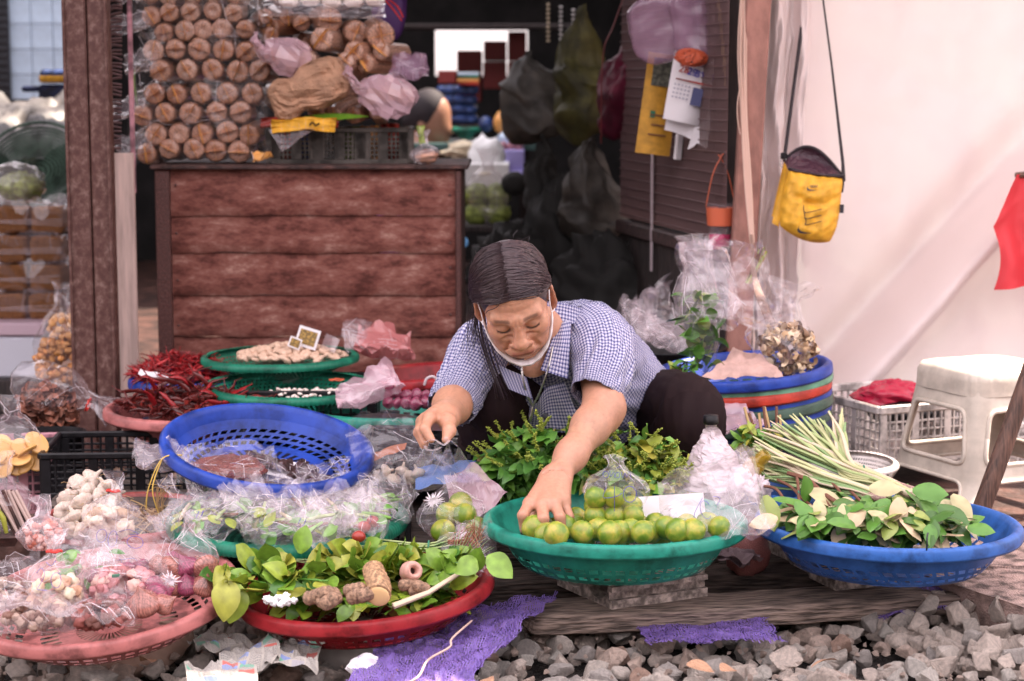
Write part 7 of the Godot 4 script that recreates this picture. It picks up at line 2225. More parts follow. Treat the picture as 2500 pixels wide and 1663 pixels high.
	for k in hp.size():
		o = thing("herb_packet", "crumpled clear packet of soup herbs " + hl[k] + " the green tray", "packet", at(hp[k], rnd(-50, 50), rnd(5, 30), rnd(-14, 14)), "herb packets")
		part("packet_film", packet_mesh(rnd(0.095, 0.12), rnd(0.12, 0.15), 0.055, 80.0 + k * 3.0, 0.022, 28, 28, 0.6), M.film if k % 2 else M.film_haze, o, at(Vector3(0, 0.004, 0)))
		for i in 3:
			a = Acc.new()
			a.tube([Vector3(-0.03, 0, 0), Vector3(0, 0.002, 0), Vector3(0.03, 0, 0)], [0.003, 0.004, 0.0025], 6)
			part("stalk", a.mesh(), [M.lemongrass_0, M.lemongrass_2, M.basil_1, M.twig][(k + i) % 4], o, at(Vector3(rnd(-0.015, 0.015), rnd(0.004, 0.016), rnd(-0.03, 0.03)), rnd(0, 180)))
		leaf_set(o, 9, func(i: int) -> Transform3D: return at(Vector3(rnd(-0.035, 0.035), rnd(0.0, 0.018), rnd(-0.04, 0.04)), rnd(0, 360), rnd(-25, 25), rnd(-30, 30)), "basil", [1, 2, 3, 0], 0.034, 0.02)
		if k in [3, 4, 6, 10]:
			part("marking", handwriting([[Vector2(-0.8, 0.6), Vector2(-0.7, -0.5), Vector2(-0.2, -0.6)], [Vector2(0.2, 0.7), Vector2(0.3, 0.0), Vector2(0.0, -0.6)]], 0.013, 0.001), M.ink, o, at(Vector3(0.0, 0.028, 0.03), 0, -50))
	for k in 9:
		solo("film_peak", bag_mesh(rnd(0.06, 0.085), rnd(0.04, 0.06), 0.05, 131.0 + k * 2.0, 0.012, 0.022, rnd(0.03, 0.045), 0.014, 24, 20), M.film, ["first", "second", "third", "fourth", "fifth", "sixth", "seventh", "eighth", "ninth"][k] + " gathered film peak from the left at the back of the wide green tray", "film", at([Vector3(-0.635, 0.231, 0.255), Vector3(-0.598, 0.229, 0.225), Vector3(-0.551, 0.235, 0.194), Vector3(-0.523, 0.244, 0.173), Vector3(-0.426, 0.231, 0.154), Vector3(-0.384, 0.226, 0.175), Vector3(-0.328, 0.235, 0.174), Vector3(-0.277, 0.231, 0.215), Vector3(-0.235, 0.222, 0.276)][k] - Vector3(0, 0.02, 0), k * 40.0, rnd(-10, 10), [30, 12, -10, -22, 10, 0, -8, -24, -34][k]), "gathered film tops")
	for k in 3:
		solo("tomato", blob_mesh(Vector3(0.013, 0.011, 0.012), k, 0.1), mat("tomato_%d" % k, lin(0.30, 0.03, 0.02), 0.3), ["upper", "middle", "lower"][k] + " small red tomato in a packet at the right of the wide green tray", "tomato", at([Vector3(-0.262, 0.245, 0.394), Vector3(-0.277, 0.24, 0.415), Vector3(-0.284, 0.231, 0.457)][k] + Vector3(0, -0.014, 0.0)), "tomatoes in the packet")
	# red tray
	var rt := lay(Vector3(-0.269, 0.133, 0.49), 3, 4.6)
	rt.origin -= rt.basis.y * 0.068
	colander("colander", "glossy red tray of lime leaves and roots at the front", "red", rt, 0.237, 0.075, 150)
	solo("red_tray_prop", blob_mesh(Vector3(0.12, 0.05, 0.1), 6.0, 0.1), M.stone_2, "grey stone under the glossy red tray", "stone", rt * at(Vector3(0, -0.05, 0)))
	var inv: Transform3D
	o = thing("lime_leaves", "bunch of yellow green kaffir lime leaves heaped over the red tray's left side", "leaves", at(Vector3(-0.346, 0.156, 0.537)))
	inv = o.transform.affine_inverse()
	var km := []
	for k in 6:
		km.append(leaf_mesh(0.052 + 0.004 * k, 0.036 + 0.002 * k, [0.3, 0.8, 1.1, -0.3, 0.5, 0.1][k], [0.3, 0.15, 0.45, 0.2, -0.2, 0.35][k], k * 2.1, 7, 0.04, 1.0))
	var spots := [[Vector3(-0.484, 0.155, 0.567), Vector3(-0.512, 0.181, 0.665), 26], [Vector3(-0.426, 0.161, 0.526), Vector3(-0.45, 0.203, 0.581), 26], [Vector3(-0.372, 0.164, 0.586), Vector3(-0.409, 0.177, 0.665), 22], [Vector3(-0.313, 0.158, 0.466), Vector3(-0.275, 0.21, 0.53), 34], [Vector3(-0.239, 0.167, 0.485), Vector3(-0.21, 0.214, 0.56), 34], [Vector3(-0.175, 0.163, 0.486), Vector3(-0.147, 0.203, 0.581), 26], [Vector3(-0.109, 0.163, 0.536), Vector3(-0.061, 0.207, 0.581), 22]]
	for s in spots:
		var c: Vector3 = s[0]
		var e: Vector3 = s[1]
		for k in s[2]:
			var p := c + Vector3(rnd(-0.045, 0.045), rnd(-0.012, 0.022), rnd(-0.03, 0.05))
			var d := ((e - c).normalized() * 0.7 + Vector3(rnd(-1, 1), rnd(-0.1, 0.9), rnd(-0.1, 0.9))).normalized()
			var nrm := (Vector3(rnd(-0.5, 0.5), 0.8, 0.7)).normalized()
			var xx := nrm.cross(d).normalized()
			part("leaf", km[rng.randi() % 6], M["kaffir_%d" % [1, 1, 2, 2, 4, 4, 0, 3][rng.randi() % 8]], o, inv * Transform3D(Basis(xx, d.cross(xx), d).orthonormalized().scaled(Vector3.ONE * rnd(0.75, 1.1)), p))
	var edge := [[Vector3(-0.497, 0.183, 0.644), Vector3(-0.496, 0.146, 0.69), 1.3], [Vector3(-0.484, 0.176, 0.645), Vector3(-0.487, 0.133, 0.671), 1.3], [Vector3(-0.506, 0.197, 0.622), Vector3(-0.51, 0.192, 0.663), 0.8], [Vector3(-0.045, 0.219, 0.62), Vector3(-0.008, 0.206, 0.662), 1.15], [Vector3(-0.064, 0.216, 0.62), Vector3(-0.09, 0.205, 0.682), 1.0], [Vector3(-0.382, 0.21, 0.56), Vector3(-0.374, 0.237, 0.557), 1.0]]
	for s in edge:
		var d: Vector3 = (s[1] - s[0]).normalized()
		var xx := Vector3(0.2, 0.3, 1.0).normalized().cross(d).normalized()
		part("leaf", km[rng.randi() % 3], M["kaffir_%d" % [1, 4, 2][rng.randi() % 3]], o, inv * Transform3D(Basis(xx, d.cross(xx), d).orthonormalized().scaled(Vector3.ONE * s[2]), s[0]))
	for k in 10:
		a = Acc.new()
		var p: Vector3 = spots[k % 7][0]
		a.tube(smooth_line([p + Vector3(rnd(-0.05, 0.05), -0.01, 0), p + Vector3(rnd(-0.02, 0.02), 0.01, 0.02), p + Vector3(rnd(-0.05, 0.05), 0.015, 0.05)]), 0.0018, 5)
		part("twig", a.mesh(), M.basil_0, o, inv)
	filler("leaf_bed", rt * Vector3(0, 0.060, 0.01), Vector3(0.165, 0.018, 0.14), 240, km[1], "kaffir_0", [Color(1, 1, 1), Color(0.7, 0.8, 0.7), Color(1.8, 1.35, 1.3), Color(2.4, 1.4, 2.0)], o)
	# ginger, galangal and friends
	var rooty := func(label: String, p: Vector3, n: int, r: float, sd: float, called: String) -> void:
		var t := thing(called, label, "root", at(p))
		for k in n:
			a = Acc.new()
			var d := Vector3(sin(sd + k * 2.1), 0.3 * cos(k * 1.7 + sd), 0.6 * cos(sd + k * 2.1)).normalized()
			var c := Vector3(0.012 * sin(k * 1.9 + sd), 0.006 * (k % 2), 0.010 * cos(k * 1.3 + sd)) * n / 4.0
			a.tube(smooth_line([c - d * r * 1.7, c - d * r * 0.6, c + d * r * 0.6, c + d * r * 1.7], 3), [r * 0.45, r * 0.85, r * 0.95, r, r * 0.92, r * 1.02, r * 0.9, r * 1.0, r * 0.8, r * 0.35], 10)
			part("finger", a.mesh(), M.ginger, t)
	rooty.call("knobbly pale ginger hand at the front left of the red tray", Vector3(-0.326, 0.166, 0.707), 5, 0.0135, 0.6, "ginger")
	rooty.call("knobbly ginger hand right of the first in the red tray", Vector3(-0.262, 0.171, 0.707), 5, 0.0125, 2.1, "ginger")
	rooty.call("small fingerroot cluster near the right of the red tray", Vector3(-0.17, 0.173, 0.666), 4, 0.0115, 3.3, "fingerroot")
	o = thing("galangal", "cut galangal root with a pale round face in the middle of the red tray", "root", at(Vector3(-0.226, 0.186, 0.684), -20, 0, 0, 1.35))
	a = Acc.new()
	a.tube(smooth_line([Vector3(-0.022, 0.014, -0.02), Vector3(-0.012, 0.008, -0.005), Vector3(0.0, 0.0, 0.01), Vector3(0.006, -0.008, 0.026)], 4), [0.010, 0.0145, 0.0135, 0.015, 0.014, 0.0155, 0.0145, 0.016, 0.015, 0.0165, 0.0155, 0.0165, 0.0165], 14)
	part("root_body", a.mesh(), mat("galangal", lin(0.62, 0.36, 0.19), 0.55, {"tex": T.blotch, "tri": 30.0}), o)
	part("cut_face", blob_mesh(Vector3(0.0145, 0.0145, 0.004), 1.0, 0.03), M.ginger_cut, o, at(Vector3(0.0068, -0.009, 0.027), 14, 18))
	o = thing("galangal", "pink hollow ended galangal stub lying on the leaves of the red tray", "root", at(Vector3(-0.178, 0.198, 0.643), 30, 0, 10, 1.3))
	a = Acc.new()
	a.lathe([Vector2(0.004, -0.012), Vector2(0.012, -0.012), Vector2(0.0145, -0.004), Vector2(0.0135, 0.008), Vector2(0.011, 0.015), Vector2(0.006, 0.013), Vector2(0.004, 0.004)], 18)
	part("stub", a.mesh(true, true), mat("galangal_pink", lin(0.66, 0.36, 0.29), 0.5, {"tex": T.soft, "tri": 20.0}), o, at(Vector3.ZERO, 0, 70, 0))
	a = Acc.new()
	a.tube([Vector3(-0.205, 0.156, 0.719), Vector3(-0.146, 0.171, 0.686), Vector3(-0.091, 0.191, 0.623)], [0.006, 0.005, 0.004], 8)
	solo("lemongrass_stalk", a.mesh(), M.lemongrass_2, "single pinkish lemongrass stalk at the right of the red tray", "lemongrass", Transform3D.IDENTITY)
	o = thing("salt", "heap of white lumps in film at the front left of the red tray", "lumps", at(Vector3(-0.407, 0.158, 0.688)))
	for k in 14:
		part("lump", V.lump, M.white_lit, o, at(Vector3(rnd(-0.03, 0.03), rnd(-0.006, 0.006), rnd(-0.012, 0.012)), rnd(0, 360), 0, 0, rnd(0.006, 0.009)))
	# green bunches at the back of the red tray: spring stalks with red roots
	o = thing("coriander_bunch", "bunch of green stalks tied with a green ring and ending in red brown roots", "bunch", Transform3D.IDENTITY)
	for k in 30:
		a = Acc.new()
		var j := Vector3(rnd(-0.012, 0.012), rnd(-0.010, 0.014), rnd(-0.012, 0.012))
		a.tube(smooth_line([Vector3(-0.362, 0.162, 0.365) + j * 2.4 + Vector3(rnd(-0.02, 0.05), 0, 0), Vector3(-0.269, 0.177, 0.403) + j * 1.6, Vector3(-0.157, 0.192, 0.442) + j * 0.5, Vector3(-0.119, 0.202, 0.46) + j], 3), [0.0014, 0.002, 0.002, 0.0022, 0.0022, 0.0024, 0.0026, 0.003, 0.003, 0.003], 4, 0.6)
		part("stalk", a.mesh(), M["lemongrass_%d" % [0, 3, 3, 0][k % 4]], o)
	leaf_set(o, 26, func(k: int) -> Transform3D: return at(Vector3(-0.319, 0.169, 0.384) + Vector3(rnd(-0.07, 0.09), rnd(-0.008, 0.016), rnd(-0.015, 0.02)), rnd(200, 340), rnd(-20, 20), rnd(-50, 50)), "basil", [0, 1, 2], 0.04, 0.016)
	a = Acc.new()
	for k in 60:
		q = Vector3(-0.119, 0.202, 0.46) + Vector3(0, rnd(-0.012, 0.012), rnd(-0.01, 0.01))
		a.tube(smooth_line([q, q + Vector3(0.02, rnd(-0.015, 0.02), rnd(-0.01, 0.02)), q + Vector3(0.045, rnd(-0.04, 0.035), rnd(-0.02, 0.03)), q + Vector3(0.06 + rnd(-0.02, 0.01), rnd(-0.03, 0.05), rnd(-0.02, 0.03))], 3), 0.0007, 3)
	part("roots", a.mesh(), M.root, o, Transform3D.IDENTITY, "stuff")
	a = Acc.new()
	var gl := []
	for k in 13:
		gl.append(Vector3(-0.157, 0.192, 0.442) + Vector3(0.002, 0.013 * cos(TAU * k / 12.0), 0.013 * sin(TAU * k / 12.0)))
	a.tube(gl, 0.002, 5)
	part("green_tie", a.mesh(), M.ring_green, o)
	o = thing("leek_blades", "grey green pointed blades fanned at the right end of the red tray", "leaves", Transform3D.IDENTITY)
	for k in 14:
		a = Acc.new()
		var b: Vector3 = Vector3(-0.11, 0.173, 0.525)
		var e: Vector3 = b + Vector3(0.085 * cos(0.15 + k * 0.1), 0.085 * sin(0.15 + k * 0.1), rnd(-0.02, 0.03))
		a.tube([b + Vector3(-0.03, -0.02, 0), b, e], [0.002, 0.0028, 0.0006], 4, 0.4)
		part("blade", a.mesh(), M.lemongrass_3 if k % 2 else M.lemongrass_0, o)
	for k in 10:
		a = Acc.new()
		a.tube([Vector3(-0.391, 0.171, 0.485) + Vector3(rnd(-0.01, 0.02), rnd(-0.01, 0.012), 0), Vector3(-0.255, 0.171, 0.485) + Vector3(rnd(-0.03, 0.03), rnd(-0.02, 0.012), 0.01)], [0.0022, 0.0028], 4, 0.4)
		part("blade", a.mesh(), M["lemongrass_%d" % (k % 4)], o)
	# bag of limes beside the red tray
	o = tied_bag("pinkish tied bag of big limes between the red tray and the green lime tray", at(Vector3(-0.112, 0.167, 0.304), 0, -14, 6), 0.155, 0.115, 0.11, 91.0, "film", false, 0.02)
	for k in 5:
		solo("lime", blob_mesh(Vector3(0.024, 0.0225, 0.024), k, 0.04), M.pomelo, ["front left", "back left", "back right", "right", "top"][k] + " big yellow green lime in the pinkish tied bag", "lime", at([Vector3(-0.131, 0.205, 0.359), Vector3(-0.124, 0.225, 0.306), Vector3(-0.091, 0.227, 0.316), Vector3(-0.07, 0.202, 0.319), Vector3(-0.1, 0.241, 0.284)][k], k * 50.0, k * 70.0), "limes in the tied bag")
	solo("film_sheet", sheet_mesh(Vector3(-0.098, 0.191, 0.361), Vector3(-0.011, 0.26, 0.251), Vector3(-0.072, 0.299, 0.185), Vector3(-0.136, 0.277, 0.208), 0.014, 9.0, 7.0, 22, 22), M.film_pink, "pink film bag mouth flopping over the bag of big limes", "film")
	a = Acc.new()
	for k in 26:
		var th := TAU * k / 26.0 + rnd(-0.1, 0.1)
		var l := rnd(0.010, 0.026)
		a.tube([Vector3.ZERO, Vector3(cos(th) * l * 0.5, sin(th) * l * 0.5, 0.004), Vector3(cos(th) * l, sin(th) * l, -0.008)], [0.0022, 0.0014, 0.0004], 4)
	solo("gathered_knot", a.mesh(false), M.crease_glint, "gathered film knot with a red ring on the bag of big limes", "knot", at(Vector3(-0.149, 0.267, 0.371)))
	solo("loose_film", packet_mesh(0.10, 0.12, 0.05, 95.0, 0.02, 22, 22), M.film, "crumpled clear film under the roots at the red tray's back right", "film", at(Vector3(-0.083, 0.186, 0.463), 0, 40))
	# lime tray
	var lt := Transform3D(Basis(Vector3.UP, 0.4), Vector3(0.195, 0.231, 0.376) - Vector3(0, 0.086, 0))
	colander("colander", "round teal tray of green limes standing on the grooved block", "teal", lt, 0.251, 0.094, 156)
	var lm := []
	for k in 5:
		lm.append(blob_mesh(Vector3(0.0235, 0.022, 0.0235), k * 1.3, 0.05, 1.6, 18, 12))
	var ls := [Vector3(0.041, 0.245, 0.495), Vector3(0.063, 0.242, 0.536), Vector3(0.079, 0.252, 0.575), Vector3(0.12, 0.24, 0.395), Vector3(0.113, 0.237, 0.446), Vector3(0.126, 0.251, 0.555), Vector3(0.159, 0.243, 0.495), Vector3(0.176, 0.249, 0.555), Vector3(0.194, 0.246, 0.535), Vector3(0.175, 0.241, 0.435), Vector3(0.216, 0.247, 0.525), Vector3(0.236, 0.251, 0.555), Vector3(0.21, 0.242, 0.455), Vector3(0.236, 0.235, 0.426), Vector3(0.281, 0.252, 0.524), Vector3(0.298, 0.254, 0.554), Vector3(0.326, 0.254, 0.554), Vector3(0.36, 0.248, 0.475), Vector3(0.376, 0.253, 0.524), Vector3(0.267, 0.241, 0.455), Vector3(0.323, 0.242, 0.455), Vector3(0.097, 0.242, 0.475), Vector3(0.054, 0.235, 0.426), Vector3(0.153, 0.228, 0.396), Vector3(0.254, 0.242, 0.516), Vector3(0.138, 0.223, 0.458), Vector3(0.201, 0.225, 0.478), Vector3(0.273, 0.228, 0.477), Vector3(0.343, 0.235, 0.496), Vector3(0.083, 0.225, 0.417)]
	ls.sort_custom(func(p, r): return p.z > r.z)
	var fr := ls.slice(0, 15)
	var bk := ls.slice(15)
	fr.sort_custom(func(p, r): return p.x < r.x)
	bk.sort_custom(func(p, r): return p.x < r.x)
	ls = fr + bk
	for k in ls.size():
		solo("lime", lm[k % 5], M.lime, ["leftmost", "second", "third", "fourth", "fifth", "sixth", "seventh", "eighth", "ninth", "tenth", "eleventh", "twelfth", "thirteenth", "fourteenth", "fifteenth"][k % 15] + [" lime from the left at the front of the teal tray", " lime from the left at the back of the teal tray"][k / 15], "lime", at(ls[k] + Vector3(0, -0.003, 0), rnd(0, 360), rnd(0, 360), rnd(0, 360), rnd(0.9, 1.05)), "loose limes in the teal tray")
	o = tied_bag("tied clear bag of limes marked 40 in blue, standing in the teal tray", at(Vector3(0.188, 0.239, 0.455), 0, -3, -3), 0.128, 0.118, 0.095, 101.0, "film", false, 0.012)
	for k in 8:
		solo("lime", lm[k % 5], M.lime, ["front left", "front middle", "front right", "back left", "back middle", "back right", "upper left", "upper right"][k] + " lime inside the bag marked 40", "lime", at(o.position + Vector3(-0.034 + 0.034 * (k % 3), 0.022 + 0.034 * (k / 6) + 0.010 * ((k / 3) % 2), 0.022 - 0.034 * ((k / 3) % 2)), k * 77.0, k * 33.0, 0, 0.92), "limes in the bag marked 40")
	part("marking", handwriting([[Vector2(-0.9, 0.8), Vector2(-1.1, 0.0), Vector2(-0.2, 0.1), Vector2(0.3, 0.4)], [Vector2(-0.3, 0.9), Vector2(-0.25, 0.0), Vector2(-0.2, -1.0)], loop(0.9, 0.35, 0.5, 0.62, 1.0, 7.6)], 0.024, 0.0013), M.ink, o, at(Vector3(0.002, 0.058, 0.051), 0, -4))
	part("lettering", handwriting([loop(-1.3, 0.0, 0.3, 0.35), [Vector2(-0.9, 0.4), Vector2(-0.8, -0.2), Vector2(-0.5, 0.3), Vector2(-0.4, -0.3)], loop(-0.1, 0.0, 0.22, 0.3), [Vector2(0.3, 0.4), Vector2(0.4, -0.3), Vector2(0.7, 0.3), Vector2(0.8, -0.2), Vector2(1.1, 0.4), Vector2(1.3, -0.3)], [Vector2(-0.3, 0.7), Vector2(0.1, 0.9)]], 0.018, 0.0011), M.ink, o, at(Vector3(0.002, 0.098, 0.034), 0, -24))
	o = thing("price_card", "white price card with black handwriting behind the limes", "card", at(Vector3(0.298, 0.249, 0.414), 4, -22, 3))
	part("card", block_mesh(Vector3(0.13, 0.075, 0.0015), 0.0004), M.paper, o)
	part("handwriting", handwriting([loop(-0.5, -0.2, 0.2, 0.22), [Vector2(-0.2, 0.0), Vector2(0.0, -0.4), Vector2(0.15, 0.3)], [Vector2(0.1, 0.6), Vector2(0.3, 0.8)], [Vector2(0.7, 0.5), Vector2(0.5, 0.2)], [Vector2(-0.6, 0.5), Vector2(-0.5, 0.25)]], 0.022, 0.0009), M.ink_black, o, at(Vector3(-0.006, -0.006, 0.0016)))
	o = thing("produce_bag", "large slumped clear bag written in blue at the right of the teal lime tray", "bag", at(Vector3(0.381, 0.271, 0.451), 8, 20, 16))
	part("bag_film", packet_mesh(0.185, 0.16, 0.085, 111.0, 0.018, 34, 30), M.film_haze, o, at(Vector3.ZERO, 0, 35))
	part("bag_peak", packet_mesh(0.09, 0.08, 0.03, 113.0, 0.02, 18, 18), M.film_haze, o, at(Vector3(0.035, 0.05, -0.02), 20, 60, 20))
	part("marking", handwriting([loop(-0.2, 0.2, 0.35, 0.6, 0.5, 5.5), [Vector2(-1.2, -0.6), Vector2(-1.0, 0.1), Vector2(-0.6, 0.6), Vector2(-0.2, 1.0)], [Vector2(0.5, 0.9), Vector2(0.9, 0.7), Vector2(0.6, 0.3)]], 0.028, 0.0012), M.ink, o, at(Vector3(-0.02, 0.02, 0.036), 0, -32))
	solo("onion_sack", blob_mesh(Vector3(0.045, 0.05, 0.035), 6.0, 0.2), mat("sack_red", lin(0.55, 0.2, 0.18), 0.6, {"tex": T.fine, "tri": 8.0}), "reddish paper sack lying in the dark between the two blocks", "sack", at(Vector3(0.471, 0.123, 0.188), 0, 0, -14))
	for k in 4:
		solo("scrap", sheet_mesh(Vector3(-0.03, 0, 0.02), Vector3(0.03, 0, 0.02), Vector3(0.03, 0.01, -0.02), Vector3(-0.03, 0.012, -0.02), 0.02, 18.0, k * 2.0, 9, 9), mat("scrap_%d" % k, lin(0.22, 0.15, 0.16), 0.7), ["first", "second", "third", "fourth"][k] + " wilted scrap from the left in the dark between the two blocks", "scrap", at(Vector3(0.378, 0.118, 0.239) + Vector3(0.028 * k, 0.008 * (k % 2), 0)), "scraps between the blocks")
	# blue leaf tray
	var bl := Transform3D(Basis.from_euler(Vector3(0, 0, deg_to_rad(-0.6))), Vector3(0.72, 0.214, 0.328) - Vector3(0, 0.084, 0))
	colander("colander", "sky blue tray of pepper leaves with a crack in its front rim", "sky_blue", bl, 0.2545, 0.092, 156, true, 0.35)
	a = Acc.new()
	a.tube([Vector3(0.744, 0.253, 0.58), Vector3(0.741, 0.244, 0.586), Vector3(0.742, 0.232, 0.586), Vector3(0.745, 0.204, 0.561)], 0.0016, 4)
	solo("rim_crack", a.mesh(), M.ink_black, "dark crack down the front rim of the sky blue tray", "crack")
	o = thing("pepper_leaves", "heap of green and cream backed leaves in the sky blue tray", "leaves", at(Vector3(0.68, 0.228, 0.396)))
	inv = o.transform.affine_inverse()
	var pm := []
	for k in 6:
		pm.append(leaf_mesh(0.062 + 0.006 * k, 0.036 + 0.003 * k, [0.3, 0.9, 1.3, -0.3, 0.5, 0.1][k], [0.25, 0.1, 0.4, 0.15, -0.2, 0.3][k], k * 1.7, 7, 0.03, 0.85))
	for k in 250:
		var t := rng.randf()
		var p: Vector3 = Vector3(0.534, 0.233, 0.416).lerp(Vector3(0.839, 0.227, 0.417), t) + Vector3(0, rnd(-0.006, 0.045) * (1.0 - pow(absf(t - 0.45) * 1.5, 2.0)), rnd(-0.10, 0.07))
		var d := Vector3(rnd(-1, 1) + (t - 0.4), rnd(-0.5, 0.3), rnd(-0.4, 1)).normalized()
		var nn := Vector3(rnd(-0.6, 0.6), 0.9, rnd(0.0, 0.8)).normalized()
		var xx := nn.cross(d).normalized()
		part("leaf", pm[rng.randi() % 6], M["pepper_leaf_%d" % [0, 0, 1, 1, 0, 2, 0, 4, 1, 4, 3][rng.randi() % 11]], o, inv * Transform3D(Basis(xx, d.cross(xx), d).orthonormalized().scaled(Vector3.ONE * rnd(0.45, 0.85)), p))
	filler("leaf_bed", Vector3(0.712, 0.219, 0.337), Vector3(0.165, 0.018, 0.12), 300, pm[1], "pepper_leaf_0", [Color(1, 1, 1), Color(0.6, 0.6, 0.7), Color(4.0, 1.7, 6.0), Color(1.5, 1.2, 1.2)], o)
	var big := [[Vector3(0.701, 0.283, 0.43), Vector3(-0.6, -0.55, 0.5), 0, 1.15], [Vector3(0.717, 0.29, 0.449), Vector3(-0.15, -0.85, 0.5), 3, 1.05], [Vector3(0.613, 0.278, 0.45), Vector3(0.0, -0.7, 0.6), 2, 0.8], [Vector3(0.571, 0.277, 0.41), Vector3(0.1, -0.6, 0.7), 2, 0.75], [Vector3(0.832, 0.277, 0.37), Vector3(0.6, -0.6, 0.4), 2, 1.0], [Vector3(0.794, 0.269, 0.431), Vector3(0.7, -0.4, 0.5), 1, 1.2], [Vector3(0.489, 0.258, 0.473), Vector3(-0.9, -0.1, 0.3), 3, 0.9], [Vector3(0.473, 0.285, 0.409), Vector3(0.2, -0.7, 0.5), 4, 1.15], [Vector3(0.672, 0.293, 0.388), Vector3(0.9, 0.1, 0.3), 2, 1.0], [Vector3(0.754, 0.289, 0.388), Vector3(0.9, 0.05, 0.4), 0, 1.1], [Vector3(0.527, 0.277, 0.43), Vector3(0.5, -0.4, 0.6), 0, 0.85]]
	for b in big:
		var d: Vector3 = b[1].normalized()
		var xx := Vector3(0.1, 0.6, 0.9).normalized().cross(d).normalized()
		part("leaf", pm[4], M["pepper_leaf_%d" % b[2]], o, inv * Transform3D(Basis(xx, d.cross(xx), d).orthonormalized().scaled(Vector3.ONE * b[3] * 0.72), b[0]))
	for k in 7:
		var tw := thing("twig_bundle" if k < 1 else "twig", ["thick red brown root bundle tied with green, left of", "first slim red brown twig", "second slim red brown twig", "third slim red brown twig", "fourth slim red brown twig", "fifth slim red brown twig", "sixth slim red brown twig"][k] + ("" if k == 0 else " from the left behind the pepper leaves"), "twig", Transform3D.IDENTITY, "twigs behind the pepper leaves")
		a = Acc.new()
		var b0: Vector3 = [Vector3(0.54, 0.294, 0.247), Vector3(0.522, 0.277, 0.229), Vector3(0.554, 0.291, 0.267), Vector3(0.579, 0.285, 0.248), Vector3(0.612, 0.279, 0.249), Vector3(0.491, 0.273, 0.27), Vector3(0.643, 0.273, 0.27)][k]
		var b1: Vector3 = [Vector3(0.618, 0.261, 0.372), Vector3(0.569, 0.256, 0.373), Vector3(0.541, 0.257, 0.393), Vector3(0.601, 0.256, 0.373), Vector3(0.643, 0.261, 0.372), Vector3(0.536, 0.252, 0.373), Vector3(0.667, 0.261, 0.372)][k]
		a.tube(smooth_line([b0, b0.lerp(b1, 0.4) + Vector3(0, rnd(0.0, 0.012), 0), b0.lerp(b1, 0.7) + Vector3(0, rnd(-0.004, 0.004), 0.004), b1], 4), 0.0048 if k < 1 else 0.003, 7)
		part("stem", a.mesh(), M.twig, tw)
		if k < 4:
			a = Acc.new()
			var c := b0.lerp(b1, 0.62)
			var rr := []
			for i in 11:
				rr.append(c + Vector3(0, 0.007 * cos(TAU * i / 10.0) + 0.002, 0.007 * sin(TAU * i / 10.0)))
			a.tube(rr, 0.0018, 5)
			part("green_tie", a.mesh(), M.ring_green, tw)
	# lemongrass
	for s in 2:
		o = thing("lemongrass", ["upper bundle of lemongrass with purple cut ends, lying over the blue tray's back", "lower bundle of lemongrass spreading to the left, tied with green"][s], "lemongrass", Transform3D.IDENTITY, "lemongrass bundles")
		var bend: Vector3 = Vector3(0.661, 0.291, 0.187) if s == 0 else Vector3(0.608, 0.277, 0.249)
		for k in 44 if s == 0 else 52:
			a = Acc.new()
			var j := Vector3(rnd(-0.010, 0.010), rnd(-0.012, 0.012), rnd(-0.014, 0.014))
			var e: Vector3 = (Vector3(0.762, 0.273, 0.35) if s == 0 else Vector3(0.712, 0.264, 0.351)) + j * 0.7
			var tip: Vector3 = (Vector3(0.526, 0.351, 0.058).lerp(Vector3(0.686, 0.375, 0.054), rng.randf()) if s == 0 else Vector3(0.488, 0.329, 0.111).lerp(Vector3(0.487, 0.261, 0.17), rng.randf())) + Vector3(0, rnd(-0.012, 0.02), rnd(-0.03, 0.03))
			if s == 0 and k % 4 == 0:
				tip = Vector3(0.51, 0.341, 0.079) + j
			a.tube(smooth_line([e, e.lerp(bend, 0.5) + j * 0.5 + Vector3(0, 0.004, 0), bend + j * 1.5, bend.lerp(tip, 0.55) + j * 1.2, tip], 3), [0.0062, 0.006, 0.0058, 0.0058, 0.0056, 0.0056, 0.0054, 0.0054, 0.005, 0.0046, 0.004, 0.0034, 0.0018], 5, 0.6)
			part("stalk", a.mesh(), M["lemongrass_%d" % [0, 1, 3, 0, 2, 1][k % 6]], o)
			if k < 9:
				a = Acc.new()
				a.tube([e - (bend - e).normalized() * 0.004, e, e + (bend - e).normalized() * 0.035, e + (bend - e).normalized() * 0.075], [0.0035, 0.0078, 0.0082, 0.0055], 8)
				part("bulb", a.mesh(), M.bulb if k % 3 else M.lemongrass_2, o)
		a = Acc.new()
		var ring := []
		var c: Vector3 = bend.lerp(Vector3(0.762, 0.273, 0.35), 0.22) if s == 0 else bend.lerp(Vector3(0.712, 0.264, 0.351), 0.2)
		for i in 13:
			ring.append(c + Vector3(0.009 * cos(TAU * i / 12.0), 0.017 * cos(TAU * i / 12.0), 0.02 * sin(TAU * i / 12.0)))
		a.tube(ring, 0.002, 5)
		part("green_tie", a.mesh(), M.ring_green, o)
	colander("colander", "small blue bowl under the lemongrass bundles", "sky_blue", at(Vector3(0.585, 0.25, 0.152) - Vector3(0, 0.07, 0)), 0.13, 0.07, 80)
	# basil on a woven rimmed bowl, and what stands right of it
	var bb := net_colander("bowl", "bowl with a grey brown ribbed rim under the basil heap", "grey_plastic", at(Vector3(0.148, 0.219, 0.075) - Vector3(0, 0.06, 0), 0, 5), 0.215, 0.06, 120, 0.022)
	tag(bb, "", "bowl")
	solo("bowl_stand", blob_mesh(Vector3(0.13, 0.06, 0.13), 2.0, 0.02), M.sky_blue, "blue basin under the basil bowl", "basin", at(Vector3(0.148, 0.175, 0.081) - Vector3(0, 0.02, 0)))
